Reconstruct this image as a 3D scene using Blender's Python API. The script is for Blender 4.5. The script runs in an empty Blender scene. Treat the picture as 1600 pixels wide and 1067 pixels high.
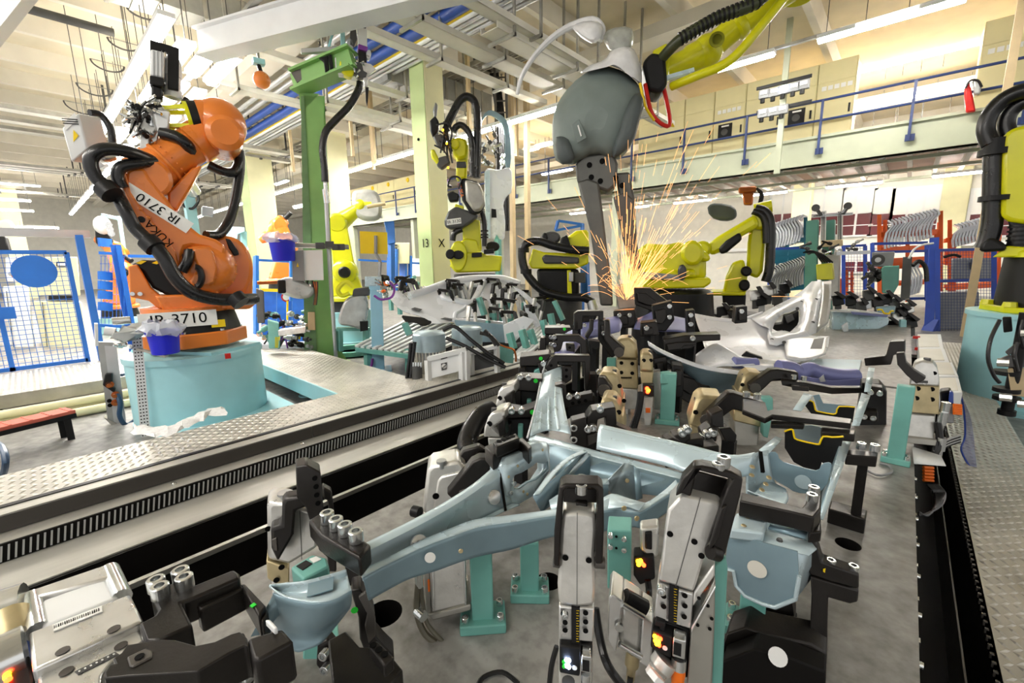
import bpy, bmesh, math, random
from mathutils import Vector as V, Matrix, Quaternion
R = random.Random(7)
SC = bpy.context.scene
COL = SC.collection

# ------------------------------------------------------------ camera (1600 x 1067, two vanishing points)
FPX = 677.637; CX, CY = 800.0, 533.5
AX = V((0.74414054, -0.1084597, -0.65915958))     # world X seen in camera (right, up, forward)
AY = V((0.66780574, 0.14594787, 0.72988678))
AZ = V((-0.01703963, 0.98332889, -0.18103574))
EYE = V((0, 0, 1.6))
CR = V((AX[0], AY[0], AZ[0])); CU = V((AX[1], AY[1], AZ[1])); CF = V((AX[2], AY[2], AZ[2]))
cam = bpy.data.cameras.new('camera'); cam.sensor_width = 36; cam.lens = 36 * FPX / 1600; cam.clip_start = 0.05; cam.clip_end = 300
camo = bpy.data.objects.new('camera', cam); COL.objects.link(camo)
m3 = Matrix((CR, CU, -CF)).transposed()
camo.matrix_world = Matrix.Translation(EYE) @ m3.to_4x4()
SC.camera = camo
# ------------------------------------------------------------ world, exposure
w = bpy.data.worlds.new('hall_ambient'); SC.world = w; w.use_nodes = True
w.node_tree.nodes['Background'].inputs[0].default_value = (1.0, 0.98, 0.95, 1)
w.node_tree.nodes['Background'].inputs[1].default_value = 0.42
SC.view_settings.view_transform = 'Standard'; SC.view_settings.look = 'None'
SC.view_settings.gamma = 1; SC.view_settings.use_curve_mapping = False
SC.view_settings.exposure = 1.25
TUBE_POWER = 42.0
SC.cycles.use_denoising = True
SC.cycles.max_bounces = 6; SC.cycles.diffuse_bounces = 3; SC.cycles.glossy_bounces = 3
SC.cycles.transparent_max_bounces = 12; SC.cycles.transmission_bounces = 4
SC.cycles.sample_clamp_indirect = 6; SC.cycles.caustics_reflective = False; SC.cycles.caustics_refractive = False

# ------------------------------------------------------------ placing helpers: a sight line met with a real plane
def ray(px, py):
    return (CR * (px - CX) - CU * (py - CY) + CF * FPX)
def PZ(px, py, z):
    d = ray(px, py); return EYE + d * ((z - EYE.z) / d.z)
def PX(px, py, x):
    d = ray(px, py); return EYE + d * (x / d.x)
def PY(px, py, y):
    d = ray(px, py); return EYE + d * (y / d.y)
UH = V((CR.x, CR.y, 0)).normalized()          # level direction to the right of the view
FH = V((CF.x, CF.y, 0)).normalized()          # level direction away from the viewer
def PP(px, py, p0, n=None):
    n = n or FH; d = ray(px, py); return EYE + d * ((V(p0) - EYE).dot(n) / d.dot(n))
def PD(px, py, dep):                           # at a given depth in front of the camera
    return EYE + ray(px, py) * (dep / FPX)
def tr(pts, p0, n=None): return [PP(a, b, p0, n) for a, b in pts]

# ------------------------------------------------------------ mesh collector
class M:
    def __init__(s): s.v = []; s.f = []
    def add(s, vs, fs):
        o = len(s.v); s.v += [V(p) for p in vs]; s.f += [[i + o for i in f] for f in fs]; return s
    def bx(s, x0, x1, y0, y1, z0, z1):
        return s.add([(x0,y0,z0),(x1,y0,z0),(x1,y1,z0),(x0,y1,z0),(x0,y0,z1),(x1,y0,z1),(x1,y1,z1),(x0,y1,z1)],
                     [(3,2,1,0),(4,5,6,7),(0,1,5,4),(1,2,6,5),(2,3,7,6),(3,0,4,7)])
    def box(s, c, sz, u=None, w_=None):        # c centre, sz sizes along u, (z x u), w_
        c = V(c); u = V(u).normalized() if u else V((1,0,0)); w_ = V(w_).normalized() if w_ else V((0,0,1))
        t = w_.cross(u).normalized(); u = t.cross(w_).normalized()
        a, b, d = u*(sz[0]/2), t*(sz[1]/2), w_*(sz[2]/2)
        P = [c-a-b-d, c+a-b-d, c+a+b-d, c-a+b-d, c-a-b+d, c+a-b+d, c+a+b+d, c-a+b+d]
        return s.add(P, [(3,2,1,0),(4,5,6,7),(0,1,5,4),(1,2,6,5),(2,3,7,6),(3,0,4,7)])
    def bar(s, p0, p1, wx, wy, up=None):       # rectangular bar between two points
        p0 = V(p0); p1 = V(p1); d = p1 - p0; up = V(up) if up else (V((0,0,1)) if abs(d.normalized().z) < .9 else V((0,1,0)))
        t = d.cross(up).normalized(); u2 = t.cross(d).normalized()
        a, b = t*(wx/2), u2*(wy/2)
        return s.add([p0-a-b,p0+a-b,p0+a+b,p0-a+b,p1-a-b,p1+a-b,p1+a+b,p1-a+b],
                     [(3,2,1,0),(4,5,6,7),(0,1,5,4),(1,2,6,5),(2,3,7,6),(3,0,4,7)])
    def lathe(s, p, d, prof, n=20):            # prof: (distance along d, radius)
        p = V(p); d = V(d).normalized(); a = d.orthogonal().normalized(); b = d.cross(a)
        vs = []; fs = []; k = len(prof)
        for t, r in prof:
            for i in range(n):
                q = 2*math.pi*i/n; vs.append(p + d*t + (a*math.cos(q) + b*math.sin(q))*max(r, 1e-4))
        for j in range(k-1):
            for i in range(n):
                i2 = (i+1) % n; fs.append((j*n+i, j*n+i2, (j+1)*n+i2, (j+1)*n+i))
        fs.append(tuple(range(n))[::-1]); fs.append(tuple(range((k-1)*n, k*n)))
        return s.add(vs, fs)
    def cyl(s, p0, p1, r, r1=None, n=14):
        p0 = V(p0); p1 = V(p1); L = (p1-p0).length
        return s.lathe(p0, p1-p0, [(0, r), (L, r if r1 is None else r1)], n)
    def tube(s, path, r, n=8, sm=4):
        P = [V(p) for p in path]
        if sm > 1 and len(P) > 2:
            Q = []
            for i in range(len(P)-1):
                a = P[max(i-1,0)]; b = P[i]; c = P[i+1]; d = P[min(i+2,len(P)-1)]
                for k in range(sm):
                    t = k/sm; Q.append(.5*((2*b)+(c-a)*t+(2*a-5*b+4*c-d)*t*t+(3*b-a-3*c+d)*t**3))
            Q.append(P[-1]); P = Q
        vs = []; fs = []; prev = None
        rr = r if callable(r) else (lambda t: r)
        for i, p in enumerate(P):
            d = (P[min(i+1,len(P)-1)] - P[max(i-1,0)]).normalized()
            if prev is None: a = d.orthogonal().normalized()
            else: a = (prev - d*prev.dot(d)); a = a.normalized() if a.length > 1e-6 else d.orthogonal().normalized()
            prev = a; b = d.cross(a); q = rr(i/max(1,len(P)-1))
            for k in range(n):
                t = 2*math.pi*k/n; vs.append(p + (a*math.cos(t)+b*math.sin(t))*q)
        for j in range(len(P)-1):
            for k in range(n):
                k2 = (k+1) % n; fs.append((j*n+k, j*n+k2, (j+1)*n+k2, (j+1)*n+k))
        fs.append(tuple(range(n))[::-1]); fs.append(tuple(range((len(P)-1)*n, len(P)*n)))
        return s.add(vs, fs)
    def slab(s, pts, vec):                     # outline extruded along vec
        P = [V(p) for p in pts]; vec = V(vec); n = len(P)
        nn = V((0,0,0))
        for i in range(n): nn += P[i].cross(P[(i+1) % n])
        if nn.dot(vec) > 0: P.reverse()
        vs = P + [p + vec for p in P]
        fs = [tuple(range(n)), tuple(range(n, 2*n))[::-1]] + [((i+1) % n, i, n+i, n+(i+1) % n) for i in range(n)]
        return s.add(vs, fs)
    def grid(s, rows, close=False):
        n = len(rows[0]); vs = [V(p) for r in rows for p in r]; fs = []
        for j in range(len(rows)-1):
            for i in range(n if close else n-1):
                i2 = (i+1) % n; fs.append((j*n+i, j*n+i2, (j+1)*n+i2, (j+1)*n+i))
        return s.add(vs, fs)
    def ball(s, c, r, nu=14, nv=8, sc=(1,1,1)):
        c = V(c); rows = []
        for j in range(nv+1):
            th = math.pi*j/nv; th = min(max(th, .02), math.pi-.02)
            rows.append([c + V((sc[0]*r*math.sin(th)*math.cos(2*math.pi*i/nu), sc[1]*r*math.sin(th)*math.sin(2*math.pi*i/nu), sc[2]*r*math.cos(th))) for i in range(nu)])
        return s.grid(rows, True)
    def obj(s, name, mat, parent=None, bev=0, solid=0, sub=0, flat=False, sharp=38, kind=None):
        me = bpy.data.meshes.new(name)
        mi = PM.get(parent.name) if parent else None
        vs = [mi @ p for p in s.v] if mi else s.v
        me.from_pydata([tuple(p) for p in vs], [], s.f); me.validate()
        bm = bmesh.new(); bm.from_mesh(me); bmesh.ops.recalc_face_normals(bm, faces=bm.faces); bm.to_mesh(me); bm.free()
        if not flat:
            me.polygons.foreach_set('use_smooth', [True]*len(me.polygons)); me.set_sharp_from_angle(angle=math.radians(sharp))
        me.materials.append(mat)
        o = bpy.data.objects.new(name, me); COL.objects.link(o)
        if parent:
            o.parent = parent
            if mi: PM[o.name] = mi
        if solid:
            d = o.modifiers.new('thickness', 'SOLIDIFY'); d.thickness = solid; d.offset = 0
        if sub:
            d = o.modifiers.new('smooth', 'SUBSURF'); d.levels = sub; d.render_levels = sub
        if bev:
            d = o.modifiers.new('edge', 'BEVEL'); d.width = bev; d.segments = 2; d.limit_method = 'ANGLE'; d.angle_limit = math.radians(40)
        if kind: o['kind'] = kind
        return o
PM = {}
def thing(name, label, cat, loc=(0,0,0), group=None, rz=0):
    o = bpy.data.objects.new(name, None); COL.objects.link(o); o.empty_display_size = .1
    o.location = loc; o.rotation_euler = (0,0,rz); o['label'] = label; o['category'] = cat
    if group: o['group'] = group
    m = Matrix.Translation(V(loc)) @ Matrix.Rotation(rz, 4, 'Z'); PM[o.name] = m.inverted()
    return o
def tag(o, label, cat, group=None, kind=None):
    o['label'] = label; o['category'] = cat
    if group: o['group'] = group
    if kind: o['kind'] = kind
    return o
def struct(o): o['kind'] = 'structure'; return o
def kids(o): return [c for c in bpy.data.objects if c.parent == o]
def dup(root, loc=None, rz=None, label=None, group=None, scale=None):
    tab = {}
    for c in bpy.data.objects:
        if c.parent: tab.setdefault(c.parent.name, []).append(c)
    def cp(o, par):
        n = o.copy(); COL.objects.link(n); n.parent = par
        for c in tab.get(o.name, []): cp(c, n)
        return n
    r = cp(root, None)
    if loc is not None: r.location = loc
    if rz is not None: r.rotation_euler = (0,0,rz)
    if label: r['label'] = label
    if group: r['group'] = group
    if scale: r.scale = (scale,)*3
    return r
def inst(src, name, mat4, parent=None, world=True):   # same mesh again, as a part
    o = bpy.data.objects.new(name, src if isinstance(src, bpy.types.Mesh) else src.data); COL.objects.link(o)
    if parent:
        o.parent = parent; mi = PM.get(parent.name)
        if mi and world: mat4 = mi @ mat4
    o.matrix_local = mat4; return o
def at(p, d=(0,0,1), s=1, x=None):                    # matrix: local Z along d at p
    d = V(d).normalized(); x = V(x) if x else d.orthogonal(); x = (x - d*x.dot(d)).normalized(); y = d.cross(x)
    m = Matrix((x*s, y*s, d*s)).transposed().to_4x4(); m.translation = V(p); return m
def text(body, size, p, right, up, mat, parent=None, name='lettering', ext=.0008):
    cu = bpy.data.curves.new(name, 'FONT'); cu.body = body; cu.size = size; cu.extrude = ext; cu.align_x = 'CENTER'; cu.align_y = 'CENTER'
    t = bpy.data.objects.new(name, cu); me = bpy.data.meshes.new_from_object(t); bpy.data.objects.remove(t)
    right = V(right).normalized(); up = V(up); up = (up - right*up.dot(right)).normalized(); n = right.cross(up)
    m = Matrix((right, up, n)).transposed().to_4x4(); m.translation = V(p)
    me.transform(m); 
    if parent and parent.name in PM: me.transform(PM[parent.name])
    me.materials.append(mat); o = bpy.data.objects.new(name, me); COL.objects.link(o)
    if parent: o.parent = parent
    return o

# ------------------------------------------------------------ materials
def lin(c):
    return tuple(((x/255)/12.92 if x/255 <= .04045 else ((x/255+.055)/1.055)**2.4) for x in c)
MATS = {}
def mat(name, rgb, rough=.5, metal=0.0, var=.12, scale=6.0, bump=0.0, bscale=60.0, emit=0, coat=0, alpha=1, stretch=None, rvar=.12, trans=0, spec=None):
    if name in MATS: return MATS[name]
    m = bpy.data.materials.new(name); m.use_nodes = True; nt = m.node_tree; N = nt.nodes; L = nt.links
    b = N['Principled BSDF']; c = lin(rgb)
    b.inputs['Roughness'].default_value = rough; b.inputs['Metallic'].default_value = metal
    b.inputs['Base Color'].default_value = (*c, 1)
    if spec is not None: b.inputs['Specular IOR Level'].default_value = spec
    if coat: b.inputs['Coat Weight'].default_value = coat; b.inputs['Coat Roughness'].default_value = .12
    if alpha < 1: b.inputs['Alpha'].default_value = alpha
    if trans: b.inputs['Transmission Weight'].default_value = trans
    if emit:
        b.inputs['Emission Color'].default_value = (*c, 1); b.inputs['Emission Strength'].default_value = emit
    if var or bump:
        tc = N.new('ShaderNodeTexCoord'); src = tc.outputs['Object']
        if stretch:
            mp = N.new('ShaderNodeMapping'); mp.inputs['Scale'].default_value = stretch; L.new(src, mp.inputs[0]); src = mp.outputs[0]
    if var:
        n = N.new('ShaderNodeTexNoise'); n.inputs['Scale'].default_value = scale; n.inputs['Detail'].default_value = 5; L.new(src, n.inputs[0])
        r = N.new('ShaderNodeValToRGB'); r.color_ramp.elements[0].position = .3; r.color_ramp.elements[1].position = .72
        r.color_ramp.elements[0].color = tuple(x*(1-var*1.5) for x in c) + (1,); r.color_ramp.elements[1].color = tuple(min(1, x*(1+var)) for x in c) + (1,)
        L.new(n.outputs['Fac'], r.inputs[0]); L.new(r.outputs[0], b.inputs['Base Color'])
        if rvar:
            mr = N.new('ShaderNodeMapRange'); mr.inputs['To Min'].default_value = max(.05, rough-rvar); mr.inputs['To Max'].default_value = min(1, rough+rvar)
            L.new(n.outputs['Fac'], mr.inputs['Value']); L.new(mr.outputs[0], b.inputs['Roughness'])
    if bump:
        n2 = N.new('ShaderNodeTexNoise'); n2.inputs['Scale'].default_value = bscale; n2.inputs['Detail'].default_value = 3; L.new(src, n2.inputs[0])
        bp = N.new('ShaderNodeBump'); bp.inputs['Strength'].default_value = bump; bp.inputs['Distance'].default_value = .01
        L.new(n2.outputs['Fac'], bp.inputs['Height']); L.new(bp.outputs[0], b.inputs['Normal'])
    MATS[name] = m; return m
K = dict(
 alu=mat('cast_aluminium', (224,223,218), .32, .6, .14, 14, .06, 90),
 alub=mat('brushed_aluminium', (226,226,224), .3, .8, .06, 20),
 brass_alu=mat('stained_aluminium', (196,180,140), .42, .6, .22, 9, .05, 70),
 chrome=mat('zinc_bolt', (225,228,228), .22, .95, .05, 30),
 black=mat('black_oxide_steel', (40,37,35), .34, .5, .2, 9, .04, 120),
 blk=mat('satin_black', (22,22,23), .45, 0, .1, 8, spec=.3),
 rubber=mat('black_rubber', (20,20,22), .38, 0, .1, 10),
 hose=mat('hose_black', (22,22,24), .3, 0, .08, 10),
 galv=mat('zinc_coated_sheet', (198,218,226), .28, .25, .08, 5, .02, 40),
 galvd=mat('zinc_coated_sheet_deep', (138,164,176), .34, .3, .12, 5, .02, 40),  # darker copy of galv: shade of bent webs put into the colour
 teal=mat('teal_paint', (116,180,170), .42, 0, .1, 7),
 sky=mat('sky_blue_paint', (158,208,232), .4, 0, .06, 3),
 aqua=mat('aqua_paint', (166,218,226), .4, 0, .06, 3),
 orange=mat('orange_paint', (230,128,46), .3, 0, .06, 3, coat=.3),
 yellow=mat('robot_yellow', (228,226,10), .34, 0, .06, 3, coat=.2),
 yel2=mat('sign_yellow', (252,214,0), .45, 0, .04),
 cream=mat('cream_enamel', (232,222,172), .5, 0, .04, 2),
 colgreen=mat('column_green', (188,206,146), .6, 0, .06, 2),
 colcream=mat('column_cream', (226,222,180), .6, 0, .05, 2),
 postgreen=mat('post_green', (138,188,108), .42, 0, .08, 3),
 blue=mat('fence_blue', (44,118,214), .42, 0, .06, 4),
 navy=mat('navy_paint', (44,62,112), .45, 0, .08, 4),
 fblue=mat('deep_blue', (30,66,160), .45, 0, .08, 4),
 white=mat('white_enamel', (236,238,238), .42, 0, .03, 3),
 offw=mat('off_white', (232,229,218), .5, 0, .05, 3),
 panel=mat('body_panel_white', (228,231,236), .28, .1, .03, 2),
 lilac=mat('lilac_primer', (128,132,184), .36, .15, .08, 4),
 grey=mat('mid_grey', (140,142,144), .5, 0, .08, 4),
 dgrey=mat('dark_grey', (78,78,78), .5, .1, .12, 4),
 steel=mat('worn_steel', (176,174,166), .4, .55, .18, 4, .05, 60),
 dsteel=mat('dark_steel', (92,88,84), .42, .45, .15, 4),
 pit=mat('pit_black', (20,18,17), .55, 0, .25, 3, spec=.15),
 redp=mat('red_plastic', (206,30,24), .4), rorange=mat('rack_orange', (244,104,28), .42, 0, .06, 3),
 rteal=mat('rack_teal', (24,110,134), .45, 0, .08, 3), bench=mat('bench_red', (206,104,84), .55, 0, .1, 6),
 bucket=mat('bucket_blue', (26,34,206), .4, 0, .03), green=mat('green_dot', (40,220,60), .5, 0, 0),
 purple=mat('purple_cable', (130,60,160), .4, 0, .04), orcable=mat('orange_cable', (250,120,24), .4, 0, .03),
 maroon=mat('window_maroon', (96,26,36), .4, 0, .15, 2), ink=mat('ink_black', (12,12,12), .7, 0, 0, spec=.1),
 paper=mat('paper_white', (244,244,240), .6, 0, 0), ceil=mat('ceiling_concrete', (236,226,202), .75, 0, .08, 1.2),
 rib=mat('ceiling_rib', (242,236,222), .7, 0, .05, 1.5),
 foil=mat('silver_cover_cloth', (196,200,198), .3, .35, .2, 5, .5, 9),
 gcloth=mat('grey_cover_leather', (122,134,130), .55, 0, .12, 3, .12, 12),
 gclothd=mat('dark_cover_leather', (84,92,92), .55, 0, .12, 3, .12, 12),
 gun=mat('gun_arm_grey', (96,96,92), .42, .4, .12, 5),
 pipeblue=mat('pipe_blue', (30,74,158), .45), pipeyel=mat('pipe_yellow', (240,210,30), .45),
 copper=mat('copper', (190,110,60), .35, .9, .1), tube=mat('lamp_tube', (255,250,242), .5, 0, 0, emit=TUBE_POWER),
 slots=mat('lamp_top_slots', (255,244,222), .5, 0, 0, emit=TUBE_POWER*.16),
 ledr=mat('led_red', (255,50,16), .4, 0, 0, emit=9), ledy=mat('led_amber', (255,170,20), .4, 0, 0, emit=7),
 ledb=mat('led_blue', (190,210,255), .4, 0, 0, emit=14), spark=mat('hot_spark', (255,184,112), .4, 0, 0, emit=.9),
 tan=mat('tan_board', (208,186,146), .6, 0, .05), silver=mat('silver_duct', (200,202,204), .35, .6, .06, 4),
 slat=mat('ribbed_grey', (170,172,170), .4, .5, .1, 5), gbox=mat('cabinet_teal', (88,150,136), .45, 0, .08, 3),
)
# ============================================================ THE HALL
def concrete(name, a, b, rough, sc=1.3, bump=.05):
    m = mat(name, a, rough, 0, 0); nt = m.node_tree; N = nt.nodes; L = nt.links; bs = N['Principled BSDF']
    tc = N.new('ShaderNodeTexCoord'); n1 = N.new('ShaderNodeTexNoise'); n1.inputs['Scale'].default_value = sc; n1.inputs['Detail'].default_value = 8; n1.inputs['Roughness'].default_value = .62
    n2 = N.new('ShaderNodeTexNoise'); n2.inputs['Scale'].default_value = sc*14; n2.inputs['Detail'].default_value = 6
    mx = N.new('ShaderNodeMath'); mx.operation = 'MULTIPLY'; r = N.new('ShaderNodeValToRGB')
    r.color_ramp.elements[0].position = .12; r.color_ramp.elements[0].color = (*lin(a), 1); r.color_ramp.elements[1].position = .36; r.color_ramp.elements[1].color = (*lin(b), 1)
    L.new(tc.outputs['Object'], n1.inputs[0]); L.new(tc.outputs['Object'], n2.inputs[0]); L.new(n1.outputs['Fac'], mx.inputs[0]); L.new(n2.outputs['Fac'], mx.inputs[1])
    L.new(mx.outputs[0], r.inputs[0]); L.new(r.outputs[0], bs.inputs['Base Color'])
    bp = N.new('ShaderNodeBump'); bp.inputs['Strength'].default_value = bump*4; bp.inputs['Distance'].default_value = .004; L.new(n2.outputs['Fac'], bp.inputs['Height']); L.new(bp.outputs[0], bs.inputs['Normal'])
    return m
K['floor'] = concrete('floor_concrete', (92,92,90), (150,148,144), .42, .8)
K['plate'] = concrete('jig_plate_steel', (112,110,106), (160,158,154), .36, 1.6)
K['tread'] = mat('tread_aluminium', (206,203,194), .34, .35, .12, 5)
K['ledge'] = mat('ledge_steel', (188,186,178), .42, .45, .12, 3, .05, 50, stretch=(3,.4,3))
K['kerb'] = mat('kerb_steel', (84,80,77), .42, .4, .08, 2, stretch=(3,.3,3))

fl = M()
fl.bx(-48, -2.995, -6, 30, -.05, 0)           # hall floor left of the shuttle pit
fl.bx(.86, 14, -6, 30, -.05, 0)
fl.bx(-2.995, .86, 9.5, 30, -.05, 0); fl.bx(-2.995, -1.55, 5.5, 9.5, -.05, 0)
struct(fl.obj('floor', K['floor']))
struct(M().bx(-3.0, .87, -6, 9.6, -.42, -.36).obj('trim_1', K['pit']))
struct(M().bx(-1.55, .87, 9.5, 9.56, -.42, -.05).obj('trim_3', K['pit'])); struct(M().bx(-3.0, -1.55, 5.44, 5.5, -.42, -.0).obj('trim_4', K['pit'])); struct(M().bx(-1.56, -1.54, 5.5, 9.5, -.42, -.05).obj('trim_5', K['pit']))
# back wall far behind the mezzanine, left end wall
wb = M().bx(-48, 14, 24, 24.3, 0, 7); WB = struct(wb.obj('wall_back', K['offw']))
WL = struct(M().bx(-48.3, -48, -6, 24, 0, 7).obj('wall_left', K['offw']))
# ceiling slab with its ribs
CE = struct(M().bx(-48, 14, -6, 24, 7.0, 7.2).obj('ceiling', K['ceil']))
ribm = None
for k in range(29):
    x = -46.2 + 2.1*k
    if abs(x) < .01: continue
    rb = M().slab([(x-.11, -6, 7), (x-.07, -6, 6.62), (x+.07, -6, 6.62), (x+.11, -6, 7)], (0, 30, 0)).obj('rib', K['rib'], CE)
for y in (4.4, 9.9, 19.0):
    M().bx(-48, 14, y, y+.55, 6.35, 6.62).obj('cross_beam', K['rib'], CE)
# small round fixing points on the slab
fx = M()
for k in range(14):
    for q in range(7): fx.lathe((-45.2+2.1*k, -.8+1.3*q, 6.99), (0,0,-1), [(0,.05),(.02,.05)], 8)
fx.obj('fixing_points', K['dgrey'], CE, kind='stuff')

# ---- columns of the hall
def column(px, py, dep, w_, label, n='colgreen'):
    p = PD(px, py, dep); t = thing('hall_column', label, 'column', (p.x, p.y, 0), 'hall columns')
    M().bx(p.x-w_/2, p.x+w_/2, p.y-w_/2, p.y+w_/2, 0, 6.4).obj('shaft', K['colcream'], t, bev=.02)
    M().bx(p.x-w_/2-.005, p.x+w_/2-.02, p.y-w_/2-.015, p.y-w_/2-.0, 0, 6.4).obj('front_face', K[n], t)
    M().bx(p.x-w_/2-.25, p.x+w_/2+.25, p.y-w_/2-.25, p.y+w_/2+.25, 6.0, 6.36).obj('capital', K['rib'], t)
    return t, p
c1, cp = column(675, 300, 10.2, .52, 'pale green column marked 13 X behind the yellow robot')
text('13', .28, (cp.x+.02, cp.y-.292, 2.05), (1,0,0), (0,0,1), K['ink'], c1, 'numerals')
text('X', .28, (cp.x+.272, cp.y+.0, 2.05), (0,1,0), (0,0,1), K['ink'], c1, 'letter')
M().lathe((cp.x-.02, cp.y-.29, 4.35), (0,-1,0), [(0,.03),(.02,.03)], 10).obj('anchor_hole', K['ink'], c1)
c2, cp2 = column(407, 330, 18, .95, 'pale green column left of the tall green post')
c3, cp3 = column(523, 300, 15.2, .76, 'pale green column just behind the tall green post')
c4, cp4 = column(15, 330, 24, .8, 'pale column at the far left end of the hall')
c5, cp5 = column(1488, 330, 16.6, .75, 'cream column in front of the back windows at right', 'colcream')
c6, cp6 = column(1252, 340, 17.5, .6, 'narrow cream column beside the teal panel rack', 'colcream')
# thin steel hangers between ceiling and lamps
hp = [(455,230,14),(582,200,13),(583,250,14),(232,240,20),(545,160,12),(735,240,10.5),(805,60,12)]
for px, py, d in hp:
    p = PD(px, py, d); tag(M().bx(p.x-.04, p.x+.04, p.y-.04, p.y+.04, 4.6, 7).obj('ceiling_hanger', K['tan']), 'slim tan steel hanger dropping from the ceiling', 'hanger', 'steel ceiling hangers')

# ---- mezzanine with its railing and switch cabinets
MY = 13.3; MX0, MX1 = -26.5, 8.0
mz = thing('mezzanine', 'grey-green steel mezzanine deck carrying cream switch cabinets', 'mezzanine', (-8, MY, 0))
mg = mat('mezzanine_green', (188,194,170), .5, 0, .06, 2)
M().bx(MX0, MX1, MY, MY+.25, 3.80, 4.46).obj('edge_beam', mg, mz)
M().bx(MX0, MX1, MY-.06, MY+.3, 3.80, 3.86).obj('lower_flange', mg, mz)
M().bx(MX0, MX1, MY-.06, MY+.3, 4.40, 4.46).obj('upper_flange', mg, mz)
M().bx(MX0, MX1, MY+.25, MY+6, 4.2, 4.3).obj('deck', K['tan'], mz)
pk = mat('deck_pinkish', (196,168,150), .6, 0, .2, .7)
M().bx(MX0, MX1, MY+.25, MY+6, 4.18, 4.2).obj('deck_soffit', pk, mz)
for k in range(62):
    x = MX0 + .4 + k*.55
    if x < MX1: M().bx(x-.05, x+.05, MY+.3, MY+6, 4.02, 4.18).obj('joist', K['offw'], mz)
for y in (MY+2, MY+4, MY+5.9): M().bx(MX0, MX1, y-.06, y+.06, 3.94, 4.02).obj('girder', mg, mz)
for x in (-25, -19, -13, -7.5): M().bx(x-.12, x+.12, MY+.3, MY+.54, 0, 3.8).obj('support_post', mg, mz)
rl = thing('railing', 'navy blue steel railing along the mezzanine edge', 'railing', (-8, MY, 4.46))
for z in (5.22, 4.78): M().cyl((MX0, MY-.1, z), (MX1, MY-.1, z), .028, n=8).obj('rail', K['navy'], rl)
x = MX0+.3
while x < MX1:
    M().bar((x, MY-.1, 4.02), (x, MY-.1, 5.24), .05, .05).obj('post', K['navy'], rl)
    M().bx(x-.06, x+.1, MY-.09, MY-.06, 4.02, 4.16).obj('foot_plate', K['navy'], rl); x += 1.62
def cab(x0, x1, top, label, y=14.2, win=True, dial=False, grp='mezzanine switch cabinets'):
    t = thing('switch_cabinet', label, 'cabinet', ((x0+x1)/2, y, 4.3), grp)
    M().bx(x0, x1, y, y+.7, 4.305, top).obj('body', K['cream'], t, bev=.01)
    M().bx(x0+.015, x1-.015, y-.02, y, 4.4, top-.5).obj('door', K['cream'], t, bev=.006)
    M().bx(x0+.015, x1-.015, y-.02, y, top-.47, top-.03).obj('top_door', K['cream'], t, bev=.006)
    M().bx(x1-.1, x1-.06, y-.05, y-.02, 5.1, 5.3).obj('handle', K['blk'], t)
    if win:
        for k in range(5): M().bx(x0+.1+k*.13, x0+.2+k*.13, y-.03, y-.018, top-.66, top-.56).obj('label_plate', K['paper'], t)
    if dial:
        q = M().bx(x0+.15, x0+.52, y-.05, y-.018, 5.0, 5.4).obj('switch_plate', K['blk'], t)
        M().lathe((x0+.33, y-.05, 5.18), (0,-1,0), [(0,.09),(.03,.09)], 12).obj('dial', K['dgrey'], q); M().bx(x0+.24, x0+.44, y-.06, y-.05, 5.32, 5.36).obj('caption', K['paper'], q)
    return t
edges = [PY(a, 150, 14.2).x for a in (1000, 1072, 1118, 1167, 1225, 1276, 1336)]
labs = ['half hidden by the gun cover', 'behind the spark shower', 'with black rotary switch above the railing', 'behind the hanging switch panel at left',
        'behind the hanging switch panel with a rotary switch', 'at the right end of the long row']
for k in range(6): cab(edges[k], edges[k+1]-.01, 6.36, 'cream switch cabinet ' + labs[k], dial=k in (2, 4), win=k in (2, 5))
cab(PY(1530,100,14.2).x, PY(1585,100,14.2).x, 6.36, 'cream switch cabinet left of the right hand pair')
cab(PY(1586,100,14.2).x, PY(1640,100,14.2).x, 6.36, 'cream switch cabinet cut by the right picture edge')
ee = [PY(a, 290, 14.2).x for a in (545, 567, 590, 616, 651)]
for k in range(4):
    t = cab(ee[k], ee[k+1]-.02, 6.1, 'cream switch cabinet left of the 13 X column, %s from the left' % ['first','second','third','fourth'][k], win=False)
    M().lathe(((ee[k]+ee[k+1])/2+.3, 14.17, 5.9), (0,-1,0), [(0,.12),(.04,.1)], 10).obj('yellow_switch', K['yel2'], t)
# hanging panel of small switches (four rows of grey units)
sp = thing('switch_station', 'dark panel of small grey switch units on a pole above the railing', 'panel', (PY(1215,170,12.6).x, 12.6, 3.4))
a0 = PY(1213, 268, 12.6); M().bx(a0.x-.06, a0.x+.06, 12.62, 12.7, 3.6, 7).obj('pole', mg, sp)
for r_, y0 in enumerate((125, 162)):
    A = PY(1182, y0+18, 12.6); B = PY(1268, y0, 12.6)
    M().bx(A.x, B.x, 12.58, 12.62, A.z+.02, A.z+.09).obj('rail', K['blk'], sp)
for (px, py) in ((1195,148),(1211,145),(1226,141),(1242,137),(1257,133),(1193,178),(1209,175),(1224,172)):
    p = PY(px, py, 12.6); u = M().bx(p.x-.11, p.x+.11, 12.5, 12.6, p.z-.1, p.z+.1).obj('switch_unit', K['grey'], sp, bev=.01)
    M().bx(p.x-.07, p.x+.07, 12.48, 12.5, p.z-.02, p.z+.06).obj('caption', K['ledb'] if px == 1226 else K['paper'], u)
    M().lathe((p.x-.02, 12.52, p.z-.1), (0,0,-1), [(0,.05),(.1,.05)], 8).obj('lamp_socket', K['blk'], u)

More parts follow.
